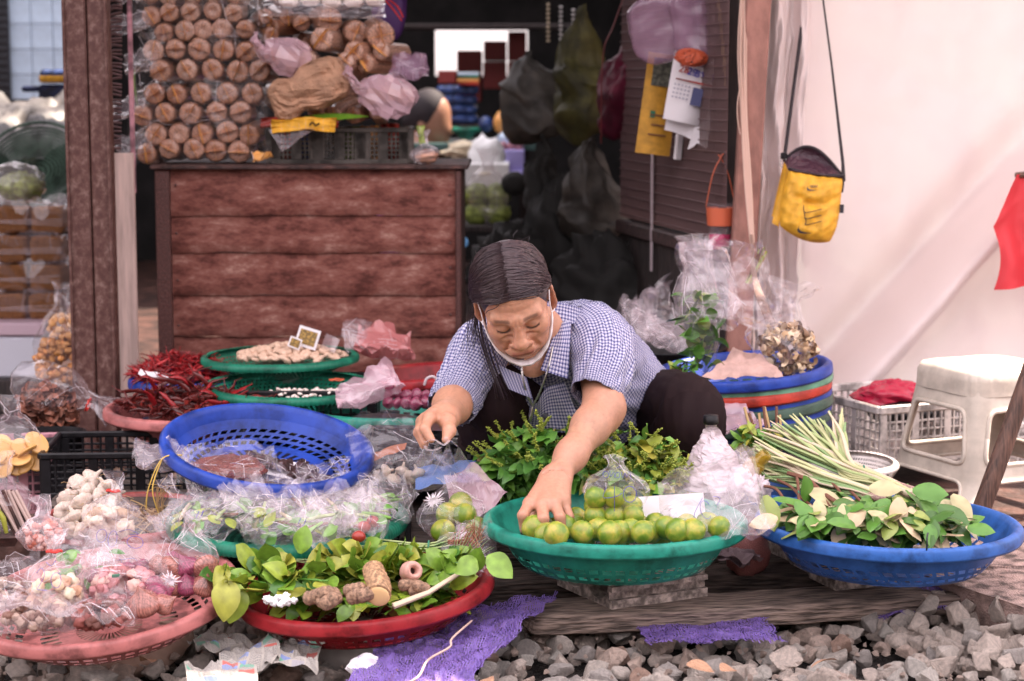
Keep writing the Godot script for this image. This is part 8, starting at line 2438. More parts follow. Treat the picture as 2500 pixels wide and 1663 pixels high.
	o = thing("basil", "heap of holy basil, fresh green at the left and yellow with flowers at the right", "basil", at(Vector3(0.148, 0.263, 0.069)))
	inv = o.transform.affine_inverse()
	var bm := []
	for k in 6:
		bm.append(leaf_mesh(0.036 + 0.004 * k, 0.021 + 0.002 * k, [0.5, 0.9, 1.4, -0.3, 0.7, 0.2][k], [0.3, 0.15, 0.5, 0.2, -0.2, 0.4][k], k * 2.3, 6, 0.10, 0.8))
	var flow := Acc.new()
	for k in 290:
		var t := pow(rng.randf(), 0.9)
		var th := rnd(0.0, TAU)
		var r := sqrt(rng.randf())
		var c: Vector3 = Vector3(0.063, 0.284, 0.107).lerp(Vector3(0.245, 0.267, 0.089), 0.0 if t < 0.48 else 1.0)
		var hgt: float = 0.125 if t < 0.48 else 0.105
		var p := c + Vector3(cos(th) * r * 0.115, hgt * (1.0 - r * r * 0.8) * rnd(0.35, 1.0) - 0.035, sin(th) * r * 0.075 + 0.02)
		if p.x > Vector3(0.342, 0.267, 0.089).x:
			p.x -= 0.04
		var d := (Vector3(cos(th) * r, rnd(-0.4, 0.7), sin(th) * r + 0.3) + Vector3(rnd(-0.5, 0.5), 0, rnd(-0.3, 0.5))).normalized()
		var nn := Vector3(rnd(-0.5, 0.5), 0.8, rnd(0.1, 0.8)).normalized()
		var xx := nn.cross(d).normalized()
		var fam: Array = [0, 0, 1, 2, 2, 1] if t < 0.48 else [1, 3, 3, 4, 0, 2]
		part("leaf", bm[rng.randi() % 6], M["basil_%d" % fam[rng.randi() % 6]], o, inv * Transform3D(Basis(xx, d.cross(xx), d).orthonormalized().scaled(Vector3.ONE * rnd(0.7, 1.15)), p))
		if k % 2 == 0:
			var e := p + d * 0.02 + Vector3(0, 0.012, 0.01)
			var f := e + Vector3(d.x, absf(d.y) + 0.5, d.z + 0.3).normalized() * rnd(0.02, 0.045)
			flow.tint = Color(1.0, 1.0, 1.0) if t < 0.48 else Color(1.6, 1.15, 1.2)
			flow.tube([e, f], 0.0009, 3)
			for i in 11:
				var m := e.lerp(f, i / 10.0)
				for s in 3:
					var g := m + Vector3(rnd(-1, 1), rnd(-0.3, 0.6), rnd(-1, 1)).normalized() * 0.0035
					flow.tube([m, g, g + (g - m) * 0.5], [0.0007, 0.0016, 0.0004], 4)
	filler("leaf_mass", Vector3(0.064, 0.263, 0.069), Vector3(0.118, 0.068, 0.075), 800, bm[2], "basil_0", [Color(1, 1, 1), Color(0.6, 0.65, 0.7), Color(1.5, 1.2, 1.2)], o)
	filler("leaf_mass", Vector3(0.251, 0.254, 0.05), Vector3(0.125, 0.058, 0.075), 800, bm[2], "basil_3", [Color(1, 1, 1), Color(0.4, 0.6, 0.6), Color(0.5, 0.8, 0.9), Color(1.4, 1.15, 1.1)], o)
	part("flower_spikes", flow.mesh(true, false, true), M.basil_3, o, inv, "stuff")
	for k in 26:
		a = Acc.new()
		var p: Vector3 = Vector3(0.045, 0.251, 0.121).lerp(Vector3(0.265, 0.249, 0.111), rng.randf())
		a.tube(smooth_line([p, p + Vector3(rnd(-0.03, 0.03), 0.03, 0.01), p + Vector3(rnd(-0.06, 0.06), rnd(0.03, 0.08), rnd(-0.02, 0.04))]), 0.0013, 4)
		part("stem", a.mesh(), M.basil_1, o, inv)
	for k in 7:
		var tips: Vector3 = [Vector3(-0.025, 0.345, 0.099), Vector3(-0.034, 0.283, 0.127), Vector3(0.082, 0.358, 0.097), Vector3(0.309, 0.345, 0.099), Vector3(0.322, 0.333, 0.11), Vector3(0.224, 0.351, 0.058), Vector3(0.33, 0.253, 0.131)][k]
		for i in 4:
			part("leaf", bm[i], M["basil_%d" % [0, 1, 3, 4][(i + k) % 4]], o, inv * at(tips - Vector3(0, 0.01, 0), rnd(-90, 90) + (180 if k in [0, 1] else 0), rnd(-30, 10), rnd(-30, 30)))
	o = thing("herb_bunch", "bunch of leafy herbs with bare brown stems up, left of the lemongrass", "herbs", at(Vector3(0.519, 0.32, 0.011)))
	leaf_set(o, 70, func(k: int) -> Transform3D: return at(Vector3(rnd(-0.05, 0.055), rnd(-0.03, 0.022), rnd(-0.02, 0.05)), rnd(0, 360), rnd(-40, 30), rnd(-30, 30)), "basil", [1, 3, 4, 0, 2], 0.036, 0.018)
	for k in 7:
		a = Acc.new()
		a.tube([Vector3(-0.02 + 0.01 * k, 0.0, 0), Vector3(-0.035 + 0.012 * k + rnd(-0.01, 0.01), 0.06 + rnd(-0.015, 0.01), -0.02)], 0.0032, 5)
		part("stem", a.mesh(), M.twig if k % 2 else M.straw, o)
	# wrapped bottle and amber bottle
	o = thing("wrapped_bottle", "bottle with a dark cap wrapped in crumpled white plastic", "bottle", at(Vector3(0.403, 0.246, 0.142), 0, 0, 2))
	a = Acc.new()
	a.grid(34, 26, func(u: float, v: float) -> Vector3:
		var th := (u if u < 0.999 else 0.0) * TAU
		var r := 0.052 * (1.0 - 0.70 * smoothstep(0.45, 1.0, v)) + 0.012 * sin(v * 6.0 + 1.0) * (1.0 - v)
		var p := Vector3(r * cos(th), v * 0.118, r * sin(th))
		return p + Vector3(crinkle(p + Vector3(3, 0, 0), 22.0) - 0.6, 0, crinkle(p + Vector3(0, 3, 0), 22.0) - 0.6) * 0.007 + Vector3(nz.get_noise_3dv(p * 20.0), 0, 0) * 0.01)
	part("wrapping", a.mesh(false), M.film_white, o)
	a = Acc.new()
	a.lathe([Vector2(0.011, 0.11), Vector2(0.012, 0.128), Vector2(0.012, 0.130)], 20)
	part("neck", a.mesh(), M.film_haze, o)
	a = Acc.new()
	a.lathe([Vector2(0.0, 0.128), Vector2(0.0145, 0.128), Vector2(0.0155, 0.131), Vector2(0.0150, 0.145), Vector2(0.0, 0.146)], 24)
	part("cap", a.mesh(true, true), M.black_plastic, o)
	o = thing("amber_bottle", "amber bottle neck sticking out of white crumpled paper", "bottle", at(Vector3(0.469, 0.29, 0.207), 0, 20, -38))
	a = Acc.new()
	a.lathe([Vector2(0.02, -0.01), Vector2(0.019, 0.012), Vector2(0.0125, 0.02), Vector2(0.0145, 0.0225), Vector2(0.0125, 0.026), Vector2(0.0142, 0.0285), Vector2(0.0122, 0.031), Vector2(0.0138, 0.034), Vector2(0.0118, 0.036), Vector2(0.0118, 0.040), Vector2(0.0095, 0.040), Vector2(0.0095, 0.03), Vector2(0.011, 0.016)], 24)
	part("neck", a.mesh(), M.amber, o, at(Vector3(0, 0.012, 0)))
	part("wrapping", blob_mesh(Vector3(0.034, 0.036, 0.03), 4.0, 0.5, 3.0, 26, 18, 0.5), M.film_white, o, at(Vector3(0, -0.018, 0)))
	solo("paper_wad", blob_mesh(Vector3(0.03, 0.028, 0.025), 9.0, 0.6, 3.0, 24, 16, 0.5), M.film_white, "white crumpled wad below the amber bottle", "paper", at(Vector3(0.481, 0.264, 0.25)))
	solo("foot_cloth", sheet_mesh(Vector3(-0.198, 0.244, 0.173), Vector3(-0.043, 0.255, 0.121), Vector3(-0.053, 0.275, 0.017), Vector3(-0.197, 0.262, 0.019), 0.012, 10.0, 4.0, 18, 12, false), mat("blue_cloth", lin(0.10, 0.2, 0.48), 0.5), "pale blue plastic sheet under the bag in the woman's hand", "sheet")
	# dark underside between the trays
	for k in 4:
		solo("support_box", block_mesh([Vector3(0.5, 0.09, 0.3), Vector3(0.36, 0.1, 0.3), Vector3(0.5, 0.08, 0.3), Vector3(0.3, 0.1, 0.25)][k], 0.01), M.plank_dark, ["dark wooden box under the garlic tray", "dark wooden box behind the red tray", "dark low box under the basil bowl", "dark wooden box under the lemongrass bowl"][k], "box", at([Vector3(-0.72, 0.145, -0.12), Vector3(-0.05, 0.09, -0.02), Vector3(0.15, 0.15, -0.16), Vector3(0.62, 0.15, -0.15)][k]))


# a sleeve, trouser leg or shirt body: rings of cloth along a line, with folds; radii are (side, front)
func cloth_tube(pts: Array, rad: Array, side: Vector3, fold: float, sd: float, tile: float, nu := 64, nv := 60, drop := 0.0, front_dir := Vector3.ZERO) -> ArrayMesh:
	var line := smooth_line(pts, 12)
	var n := line.size() - 1
	var total := 0.0
	for i in n:
		total += line[i].distance_to(line[i + 1])
	var a := Acc.new()
	var circ: float = TAU * (rad[1].x + rad[1].y) * 0.5
	a.grid(nu, nv, func(u: float, v: float) -> Vector3:
		var k := v * n
		var i := mini(int(k), n - 1)
		var p: Vector3 = line[i].lerp(line[i + 1], k - i)
		var t: Vector3 = (line[mini(i + 2, n)] - line[maxi(i - 1, 0)]).normalized()
		var s := (side - t * side.dot(t)).normalized()
		var f := s.cross(t).normalized()
		if front_dir != Vector3.ZERO and f.dot(front_dir) < 0:
			f = -f
		var kr := v * (rad.size() - 1)
		var j := mini(int(kr), rad.size() - 2)
		var r: Vector2 = rad[j].lerp(rad[j + 1], kr - j)
		var th := u * TAU
		var e := Vector3(cos(th), sin(th), v * 3.0)
		var w := 1.0 - absf(nz.get_noise_3d(e.x * 1.1 + sd, e.y * 1.1, v * total * 9.0 + e.x * 1.5)) * 2.0
		w += 0.5 * nz.get_noise_3d(e.x * 2.5 + sd, e.y * 2.5, v * total * 14.0)
		var d := fold * w
		var q: Vector3 = p + s * cos(th) * (r.x + d) + f * sin(th) * (r.y + d)
		if drop > 0.0:
			q -= t * drop * smoothstep(0.72, 1.0, v) * pow(maxf(0.0, sin(th)), 3.0)
		return q, null, Vector2(circ / tile, total / tile))
	return a.mesh(true, true)


func woman() -> void:
	var o := thing("person", "woman in a blue checked shirt leaning forward, white mask under her chin, picking limes", "person", at(Vector3(0.18, 0.1, -0.2)))
	var inv := o.transform.affine_inverse()
	var cb := Basis.from_euler(Vector3(deg_to_rad(-7.5), 0, 0))
	var head := Transform3D(cb * Basis(Vector3(0.984, 0.172, 0.055), Vector3(-0.18, 0.70, 0.69), Vector3(0.05, -0.68, 0.73)).orthonormalized().scaled(Vector3.ONE * 0.93), Vector3(0.006, 0.621, 0.163))
	var hi := head.affine_inverse()
	# joints
	var nb: Vector3 = Vector3(0.075, 0.531, -0.006)
	var sl: Vector3 = Vector3(0.174, 0.529, -0.016)
	var sr: Vector3 = Vector3(-0.054, 0.508, 0.007)
	var el: Vector3 = Vector3(0.182, 0.414, 0.18)
	var wl: Vector3 = Vector3(0.084, 0.311, 0.365)
	var er: Vector3 = Vector3(-0.112, 0.417, 0.079)
	var wr: Vector3 = Vector3(-0.129, 0.405, 0.232)
	var chest: Vector3 = Vector3(0.121, 0.442, -0.146)
	var pelvis: Vector3 = Vector3(0.237, 0.277, -0.356)
	var hl: Vector3 = Vector3(0.308, 0.272, -0.386)
	var hr: Vector3 = Vector3(0.168, 0.266, -0.335)
	var kl: Vector3 = Vector3(0.375, 0.352, -0.064)
	var kr: Vector3 = Vector3(-0.035, 0.419, 0.008)
	var al: Vector3 = Vector3(0.337, 0.163, -0.119)
	var ar: Vector3 = Vector3(-0.035, 0.254, -0.051)
	var acc := Acc.new()
	var skin := lin(0.58, 0.285, 0.18).srgb_to_linear()
	var skin_arm := lin(0.55, 0.27, 0.175).srgb_to_linear()
	# trunk and legs, mostly under cloth
	var f := Field.new()
	f.cap(hi.affine_inverse() * Vector3(0, -0.05, -0.03), nb, 0.045, 0.048, 0.03)
	f.cap(nb, chest, 0.05, 0.075, 0.04)
	f.cap(chest, pelvis, 0.075, 0.09, 0.04)
	f.cap(sl, sr, 0.033, 0.033, 0.03)
	f.chain([sl, el], [0.046, 0.038])
	f.chain([sr, er], [0.046, 0.038])
	f.chain([hl, kl, al], [0.075, 0.055, 0.036])
	f.chain([hr, kr, ar], [0.075, 0.055, 0.036])
	f.cap(ar, ar + Vector3(-0.02, -0.02, 0.12), 0.032, 0.022)
	f.cap(al, al + Vector3(0.02, -0.02, 0.12), 0.032, 0.022)
	f.chain([el, el.lerp(wl, 0.3), wl], [0.037, 0.035, 0.024])
	f.chain([er, er.lerp(wr, 0.4), wr], [0.037, 0.035, 0.026])
	f.polygonise(acc, Vector3(-0.28, 0.02, -0.62), Vector3(0.52, 0.72, 0.42), 0.014, inv, func(_p: Vector3) -> Color: return skin)
	# head
	f = Field.new()
	f.ell(Vector3(0, 0.03, -0.015), Vector3(0.074, 0.094, 0.094), 0.02)
	f.ell(Vector3(0, -0.038, 0.02), Vector3(0.057, 0.068, 0.058), 0.03)
	f.ell(Vector3(0, -0.088, 0.050), Vector3(0.026, 0.020, 0.022), 0.03)
	for s in [-1.0, 1.0]:
		f.ell(Vector3(0.038 * s, -0.020, 0.053), Vector3(0.026, 0.026, 0.024), 0.025)
		f.ell(Vector3(0.036 * s, -0.062, 0.046), Vector3(0.022, 0.026, 0.022), 0.02)
		f.cap(Vector3(0.010 * s, 0.020, 0.078), Vector3(0.044 * s, 0.022, 0.064), 0.011, 0.011, 0.018)
	f.cap(Vector3(0, 0.014, 0.080), Vector3(0, -0.026, 0.098), 0.009, 0.0125, 0.018)
	f.ell(Vector3(0, -0.031, 0.098), Vector3(0.0155, 0.0125, 0.014), 0.008)
	for s in [-1.0, 1.0]:
		f.ell(Vector3(0.0165 * s, -0.034, 0.087), Vector3(0.0115, 0.0095, 0.012), 0.006)
	f.ell(Vector3(0, -0.057, 0.070), Vector3(0.032, 0.020, 0.022), 0.02)
	f.cap(Vector3(-0.020, -0.056, 0.084), Vector3(0.020, -0.056, 0.084), 0.0055, 0.0055, 0.008)
	f.cap(Vector3(-0.016, -0.068, 0.083), Vector3(0.016, -0.068, 0.083), 0.006, 0.006, 0.008)
	for s in [-1.0, 1.0]:
		f.ell(Vector3(0.031 * s, 0.002, 0.084), Vector3(0.018, 0.011, 0.012), 0.014, true)
		f.ell(Vector3(0.031 * s, 0.000, 0.067), Vector3(0.0155, 0.0125, 0.0125), 0.005)
		f.cap(Vector3(0.017 * s, 0.011, 0.074), Vector3(0.045 * s, 0.009, 0.066), 0.0045, 0.004, 0.006)
		f.cap(Vector3(0.020 * s, -0.0135, 0.074), Vector3(0.044 * s, -0.012, 0.066), 0.0045, 0.004, 0.006)
		f.cap(Vector3(0.019 * s, -0.026, 0.088), Vector3(0.033 * s, -0.062, 0.074), 0.0034, 0.0030, 0.009, true)
		f.cap(Vector3(0.016 * s, -0.0185, 0.079), Vector3(0.046 * s, -0.0205, 0.064), 0.0014, 0.0012, 0.006, true)
		f.cap(Vector3(0.052 * s, 0.002, 0.058), Vector3(0.066 * s, 0.008, 0.040), 0.0012, 0.0008, 0.006, true)
		f.cap(Vector3(0.051 * s, -0.004, 0.058), Vector3(0.066 * s, -0.008, 0.040), 0.0012, 0.0008, 0.006, true)
		f.cap(Vector3(0.018 * s, -0.020, 0.080), Vector3(0.036 * s, -0.024, 0.078), 0.0015, 0.0012, 0.007, true)
		f.cap(Vector3(0.004 * s, 0.030, 0.093), Vector3(0.005 * s, 0.016, 0.093), 0.0014, 0.001, 0.006, true)
		f.ell(Vector3(0.0078 * s, -0.041, 0.094), Vector3(0.0042, 0.003, 0.006), 0.003, true)
	f.chain([Vector3(-0.026, -0.0655, 0.082), Vector3(-0.012, -0.0615, 0.090), Vector3(0.012, -0.0615, 0.090)], [0.001, 0.001, 0.001])
	f.cap(Vector3(-0.026, -0.0645, 0.083), Vector3(0, -0.0615, 0.0905), 0.0016, 0.0018, 0.005, true)
	f.cap(Vector3(0.026, -0.0645, 0.083), Vector3(0, -0.0615, 0.0905), 0.0016, 0.0018, 0.005, true)
	for k in 2:
		var y := 0.046 + 0.014 * k
		var zz := 0.0815 - 0.0055 * k
		f.cap(Vector3(-0.034, y - 0.002, zz - 0.010), Vector3(0, y, zz), 0.0004, 0.0004, 0.004, true)
		f.cap(Vector3(0.034, y - 0.002, zz - 0.010), Vector3(0, y, zz), 0.0004, 0.0004, 0.004, true)
	for s in [-1.0, 1.0]:
		var eb := Basis(Vector3.UP, s * 0.5)
		f.ell(Vector3(0.079 * s, -0.002, -0.008), Vector3(0.008, 0.033, 0.019), 0.006, false, eb)
		f.ell(Vector3(0.084 * s, 0.002, -0.004), Vector3(0.006, 0.020, 0.010), 0.004, true, eb)
		f.ell(Vector3(0.077 * s, -0.031, -0.004), Vector3(0.006, 0.011, 0.009), 0.006, false, eb)
	f.cap(hi * Vector3(0.047, 0.476, 0.056), hi * Vector3(0.051, 0.424, 0.038), 0.030, 0.026, 0.03)
	f.cap(Vector3(0, -0.05, -0.03), hi * nb, 0.046, 0.049, 0.03)
	f.cap(hi * nb, hi * chest, 0.051, 0.076, 0.04)
	var lip := lin(0.40, 0.145, 0.11).srgb_to_linear()
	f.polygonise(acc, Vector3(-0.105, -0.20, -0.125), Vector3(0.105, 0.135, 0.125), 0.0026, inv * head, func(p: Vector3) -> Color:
		var c := skin * (1.0 + 0.10 * nz.get_noise_3dv(p * 60.0) + 0.08 * nz.get_noise_3dv(p * 22.0))
		c.r *= 1.0 + 0.05 * nz.get_noise_3dv(p * 30.0 + Vector3(5, 0, 0))
		var ax := absf(p.x)
		if p.z > 0.05:
			var m := smoothstep(0.026, 0.020, ax) * smoothstep(0.012, 0.005, absf(p.y + 0.0625)) * smoothstep(0.074, 0.080, p.z)
			c = c.lerp(lip, m * 0.75)
			c = c.lerp(lin(0.16, 0.05, 0.04).srgb_to_linear(), 0.8 * smoothstep(0.0026, 0.0012, absf(p.y + 0.0615 + 0.12 * maxf(0.0, ax - 0.012))) * smoothstep(0.028, 0.022, ax) * smoothstep(0.074, 0.080, p.z))  # mouth seam: shade between the lips put into the colour
			var brow_y := 0.0265 - 0.10 * pow(maxf(0.0, ax - 0.028), 1.0)
			c = c.lerp(lin(0.10, 0.05, 0.035).srgb_to_linear(), 0.7 * smoothstep(0.0050, 0.0022, absf(p.y - brow_y)) * smoothstep(0.012, 0.017, ax) * smoothstep(0.050, 0.044, ax))
			var lash_y := -0.0075 + 0.0045 * pow((ax - 0.031) / 0.015, 2.0)
			c = c.lerp(Color(0.03, 0.02, 0.02), 0.85 * smoothstep(0.0040, 0.0020, absf(p.y - lash_y)) * smoothstep(0.0165, 0.013, absf(ax - 0.031)))
		c.a = 1.0
		return c)
	# her left arm, reaching into the limes
	f = Field.new()
	f.chain([sl.lerp(el, 0.5), el], [0.043, 0.038], 0.03)
	f.chain([el, el.lerp(wl, 0.28), el.lerp(wl, 0.7), wl], [0.034, 0.0335, 0.0265, 0.0225], 0.03)
	f.cap(el + Vector3(0.014, -0.006, 0.0), el + Vector3(0.006, -0.03, 0.006), 0.022, 0.02, 0.02)
	var kn := [Vector3(0.033, 0.277, 0.446), Vector3(0.056, 0.277, 0.461), Vector3(0.079, 0.279, 0.458), Vector3(0.097, 0.279, 0.44)]
	var pip := [Vector3(0.02, 0.263, 0.483), Vector3(0.057, 0.261, 0.501), Vector3(0.088, 0.262, 0.493), Vector3(0.106, 0.257, 0.468)]
	var tip := [Vector3(0.022, 0.234, 0.476), Vector3(0.059, 0.233, 0.497), Vector3(0.093, 0.236, 0.491), Vector3(0.104, 0.23, 0.477)]
	for k in 4:
		f.cap(wl + Vector3(-0.012 + 0.008 * k, 0, 0), kn[k], 0.017, 0.0125, 0.016)
		f.cap(wl.lerp(kn[k], 0.6) + Vector3(0, 0.003, 0.004), kn[k] + Vector3(0, 0.002, 0.003), 0.005, 0.0065, 0.010)
	for k in 4:
		var r: float = [0.0102, 0.0106, 0.0100, 0.0085][k]
		f.cap(kn[k], pip[k], r * 1.12, r * 1.02, 0.007)
		f.cap(pip[k], tip[k], r * 1.0, r * 0.80, 0.004)
	f.cap(wl + Vector3(-0.014, -0.012, 0.004), Vector3(0.04, 0.249, 0.394), 0.016, 0.013, 0.02)
	f.cap(Vector3(0.04, 0.249, 0.394), Vector3(0.043, 0.227, 0.427), 0.0115, 0.009, 0.008)
	for k in 3:
		f.cap(wl + Vector3(-0.024, 0.012 - 0.007 * k, 0.018), wl + Vector3(0.024, 0.016 - 0.007 * k, 0.016), 0.0012, 0.0012, 0.007, true)
	f.polygonise(acc, Vector3(minf(wl.x, tip[0].x) - 0.04, tip[1].y - 0.02, sl.lerp(el, 0.5).z - 0.06), Vector3(el.x + 0.07, sl.lerp(el, 0.5).y + 0.02, tip[1].z + 0.05), 0.0034, inv, func(p: Vector3) -> Color:
		var c := skin_arm * (1.0 + 0.06 * nz.get_noise_3dv(p * 45.0) + 0.07 * nz.get_noise_3dv(p * 16.0))
		if nz.get_noise_3dv(p * 85.0 + Vector3(9, 0, 0)) > 0.6:
			c = c * 0.88
		var d := 9.0
		for k in 4:
			d = minf(d, p.distance_to(tip[k] + Vector3(0, 0.004, 0.009)))
		c = c.lerp(lin(0.62, 0.36, 0.30).srgb_to_linear(), smoothstep(0.0085, 0.006, d))
		c.a = 1.0
		return c)
	# her right arm, holding a bag
	f = Field.new()
	f.chain([er, er.lerp(wr, 0.45), wr], [0.038, 0.034, 0.027], 0.03)
	var k2 := [Vector3(-0.159, 0.411, 0.287), Vector3(-0.169, 0.404, 0.267), Vector3(-0.175, 0.396, 0.248), Vector3(-0.174, 0.386, 0.229)]
	var p2 := [Vector3(-0.167, 0.395, 0.319), Vector3(-0.177, 0.389, 0.298), Vector3(-0.182, 0.38, 0.276), Vector3(-0.179, 0.371, 0.257)]
	var t2 := [Vector3(-0.154, 0.377, 0.332), Vector3(-0.167, 0.366, 0.313), Vector3(-0.171, 0.357, 0.289), Vector3(-0.169, 0.353, 0.269)]
	for k in 4:
		f.cap(wr + Vector3(-0.012 + 0.003 * k, 0.0, 0.004 - 0.004 * k), k2[k], 0.018, 0.0125, 0.016)
		var r: float = [0.0100, 0.0098, 0.0092, 0.0082][k]
		f.cap(k2[k], p2[k], r * 1.1, r, 0.006)
		f.cap(p2[k], t2[k], r, r * 0.8, 0.004)
	f.chain([wr + Vector3(0.006, -0.006, 0.0), Vector3(-0.124, 0.401, 0.278), Vector3(-0.12, 0.39, 0.31), Vector3(-0.126, 0.376, 0.329)], [0.019, 0.0145, 0.0112, 0.0085], 0.012)
	f.polygonise(acc, Vector3(t2[2].x - 0.03, t2[1].y - 0.025, er.z - 0.05), Vector3(er.x + 0.05, er.y + 0.05, t2[0].z + 0.03), 0.0034, inv, func(p: Vector3) -> Color:
		var c := skin * (1.0 + 0.10 * nz.get_noise_3dv(p * 45.0))
		var d := p.distance_to(Vector3(-0.125, 0.379, 0.336) + Vector3(0, 0.002, 0.006))
		c = c.lerp(lin(0.55, 0.34, 0.28).srgb_to_linear(), smoothstep(0.010, 0.007, d))
		c.a = 1.0
		return c)
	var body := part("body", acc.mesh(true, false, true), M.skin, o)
	# hair
	f = Field.new()
	f.ell(Vector3(0, 0.033, -0.020), Vector3(0.0785, 0.0965, 0.0965), 0.02)
	f.ell(Vector3(0.0, -0.01, -0.095), Vector3(0.045, 0.045, 0.04), 0.04)
	f.ell(Vector3(0, -0.055, 0.085), Vector3(0.090, 0.128, 0.098), 0.012, true)
	f.ell(Vector3(0.088, -0.02, 0.0), Vector3(0.02, 0.045, 0.035), 0.01, true)
	f.ell(Vector3(-0.094, -0.02, 0.0), Vector3(0.018, 0.03, 0.022), 0.01, true)
	f.ell(Vector3(0, -0.13, -0.02), Vector3(0.1, 0.08, 0.1), 0.02, true)
	var ha := Acc.new()
	f.polygonise(ha, Vector3(-0.105, -0.11, -0.16), Vector3(0.105, 0.15, 0.1), 0.004, Transform3D.IDENTITY, func(_p: Vector3) -> Color: return Color(0.8, 0.8, 0.85))
	for k in 1100:
		var s := -1.0 if k % 2 == 0 else 1.0
		var t := rng.randf()
		var root := Vector3(-0.004 + rnd(-0.003, 0.003), 0, 0)
		var a0 := lerpf(1.2, -0.25, t)   # along the parting, front to crown
		var pts := []
		var c0 := Vector3(0, 0.036, -0.022)
		var rr := Vector3(0.0815, 0.0985, 0.098) * rnd(0.99, 1.035)
		var sweep := rnd(1.35, 1.75)
		var back := rnd(-0.15, 0.42) * (1.0 if s > 0 else 0.6)
		for i in 9:
			var w := i / 8.0
			var side_a := s * w * sweep
			var fz := a0 - back * pow(w, 1.4) * (1.0 + t * 0.4)
			var d := Vector3(sin(side_a), cos(side_a) * cos(fz), cos(side_a) * sin(fz) * 1.0 + sin(fz) * 0.35 * absf(sin(side_a)))
			d = d.normalized()
			var q := c0 + d * rr + root
			pts.append(q + (Vector3(nz.get_noise_3dv(q * 22.0), nz.get_noise_3dv(q * 22.0 + Vector3(7, 0, 0)), nz.get_noise_3dv(q * 22.0 + Vector3(0, 7, 0))) + Vector3(rnd(-1, 1), rnd(-1, 1), rnd(-1, 1)) * 0.3) * 0.008 * w)
		var g := rng.randf()
		ha.tint = Color(0.7, 0.7, 0.8) if g < 0.45 else ((Color(3.4, 2.4, 2.9) if s > 0 else Color(1.4, 1.4, 1.6)) if g < 0.8 else (Color(5.4, 3.8, 4.6) if s > 0 or g < 0.86 else Color(5.5, 7.0, 6.5)))  # strands lighter on one side: highlights of the side light put into colour
		var b := ha.v.size()
		ha.tube(pts, [0.0007, 0.0010, 0.0011, 0.0011, 0.0011, 0.0010, 0.0009, 0.0008, 0.0004], 3)
		if t < 0.75:
			for i in range(b, mini(b + 8, ha.col.size())):
				ha.col[i] = ha.col[i].lerp(Color(7.0, 8.0, 7.0), 0.75)
	for k in 20:
		var j := Vector3(rnd(-0.012, 0.012), rnd(-0.004, 0.004), rnd(-0.01, 0.01))
		var w := rnd(0.6, 1.6)
		ha.tint = Color(0.6, 0.6, 0.7) if k % 5 else Color(2.0, 1.8, 2.0)
		var pts := []
		for q in smooth_line([Vector3(-0.058, 0.622, 0.123) + j * 0.6, Vector3(-0.063, 0.572, 0.109) + j, Vector3(-0.049, 0.51, 0.107) + j * w, Vector3(-0.028, 0.455, 0.124) + j * w, Vector3(-0.018, 0.424, 0.119) + j * w * 1.5], 4):
			pts.append(hi * q)
		ha.tube(pts, 0.0009, 3)
	for k in 26:
		var pts := []
		var j := Vector3(rnd(-0.01, 0.01), rnd(-0.01, 0.01), rnd(-0.02, 0.02))
		for q in smooth_line([Vector3(-0.068, 0.665, 0.117) + j * 0.5, Vector3(-0.079, 0.592, 0.096) + j, Vector3(-0.085, 0.518, 0.066) + j * 1.5 + Vector3(rnd(-0.01, 0.008), 0, 0)], 4):
			pts.append(hi * q)
		ha.tint = Color(0.6, 0.6, 0.7)
		ha.tube(pts, 0.0006, 3)
	for k in 16:
		var d := Vector3(rnd(-1, 1), rnd(0.5, 1.0), rnd(-0.7, 0.4)).normalized()
		var q := Vector3(0, 0.036, -0.022) + d * Vector3(0.084, 0.1, 0.098)
		ha.tube([q, q + d * 0.006 + Vector3(rnd(-0.01, 0.01), 0, 0), q + d * 0.010 + Vector3(rnd(-0.02, 0.02), 0, rnd(-0.01, 0.01))], 0.0004, 3)
	var st := []
	for q in smooth_line([Vector3(-0.012, 0.098, 0.062), Vector3(-0.030, 0.070, 0.077), Vector3(-0.055, 0.045, 0.06), Vector3(-0.062, 0.03, 0.052)], 4):
		st.append(q)
	ha.tube(st, 0.0009, 4)
	part("hair", ha.mesh(true, false, true), M.hair, o, inv * head)
	# mask pulled under the chin, with its ear loops
	var a := Acc.new()
	var strip := [Vector3(-0.0735, -0.010, 0.028), Vector3(-0.0665, -0.045, 0.042), Vector3(-0.050, -0.082, 0.056), Vector3(-0.022, -0.108, 0.068), Vector3(0.004, -0.114, 0.071), Vector3(0.028, -0.106, 0.066), Vector3(0.052, -0.082, 0.055), Vector3(0.0675, -0.048, 0.040), Vector3(0.074, -0.020, 0.026)]
	var sp := smooth_line(strip, 6)
	var wd := []
	for k in sp.size():
		wd.append(0.0042 + 0.0088 * sin(PI * k / (sp.size() - 1.0)) + 0.0012 * sin(k * 1.3))
	a.tube(sp, wd, 8, 0.45)
	part("face_mask", a.mesh(), M.mask, o, inv * head)
	a = Acc.new()
	for s in [-1.0, 1.0]:
		a.tube(smooth_line([Vector3(0.073 * s, -0.018, 0.026), Vector3(0.0735 * s, 0.008, 0.022), Vector3(0.0765 * s, 0.028, 0.010)], 4), 0.0016, 5)
		a.tube(smooth_line([Vector3(0.0735 * s, -0.022, 0.026), Vector3(0.078 * s, -0.032, 0.010), Vector3(0.081 * s, -0.034, -0.002)], 4), 0.0016, 5)
	part("mask_loops", a.mesh(), M.mask, o, inv * head)
	# shirt
	var side := (sl - sr).normalized()
	var to_cam := (Vector3(0, 1.05, 4) - chest).normalized()
	var tile := 0.0130
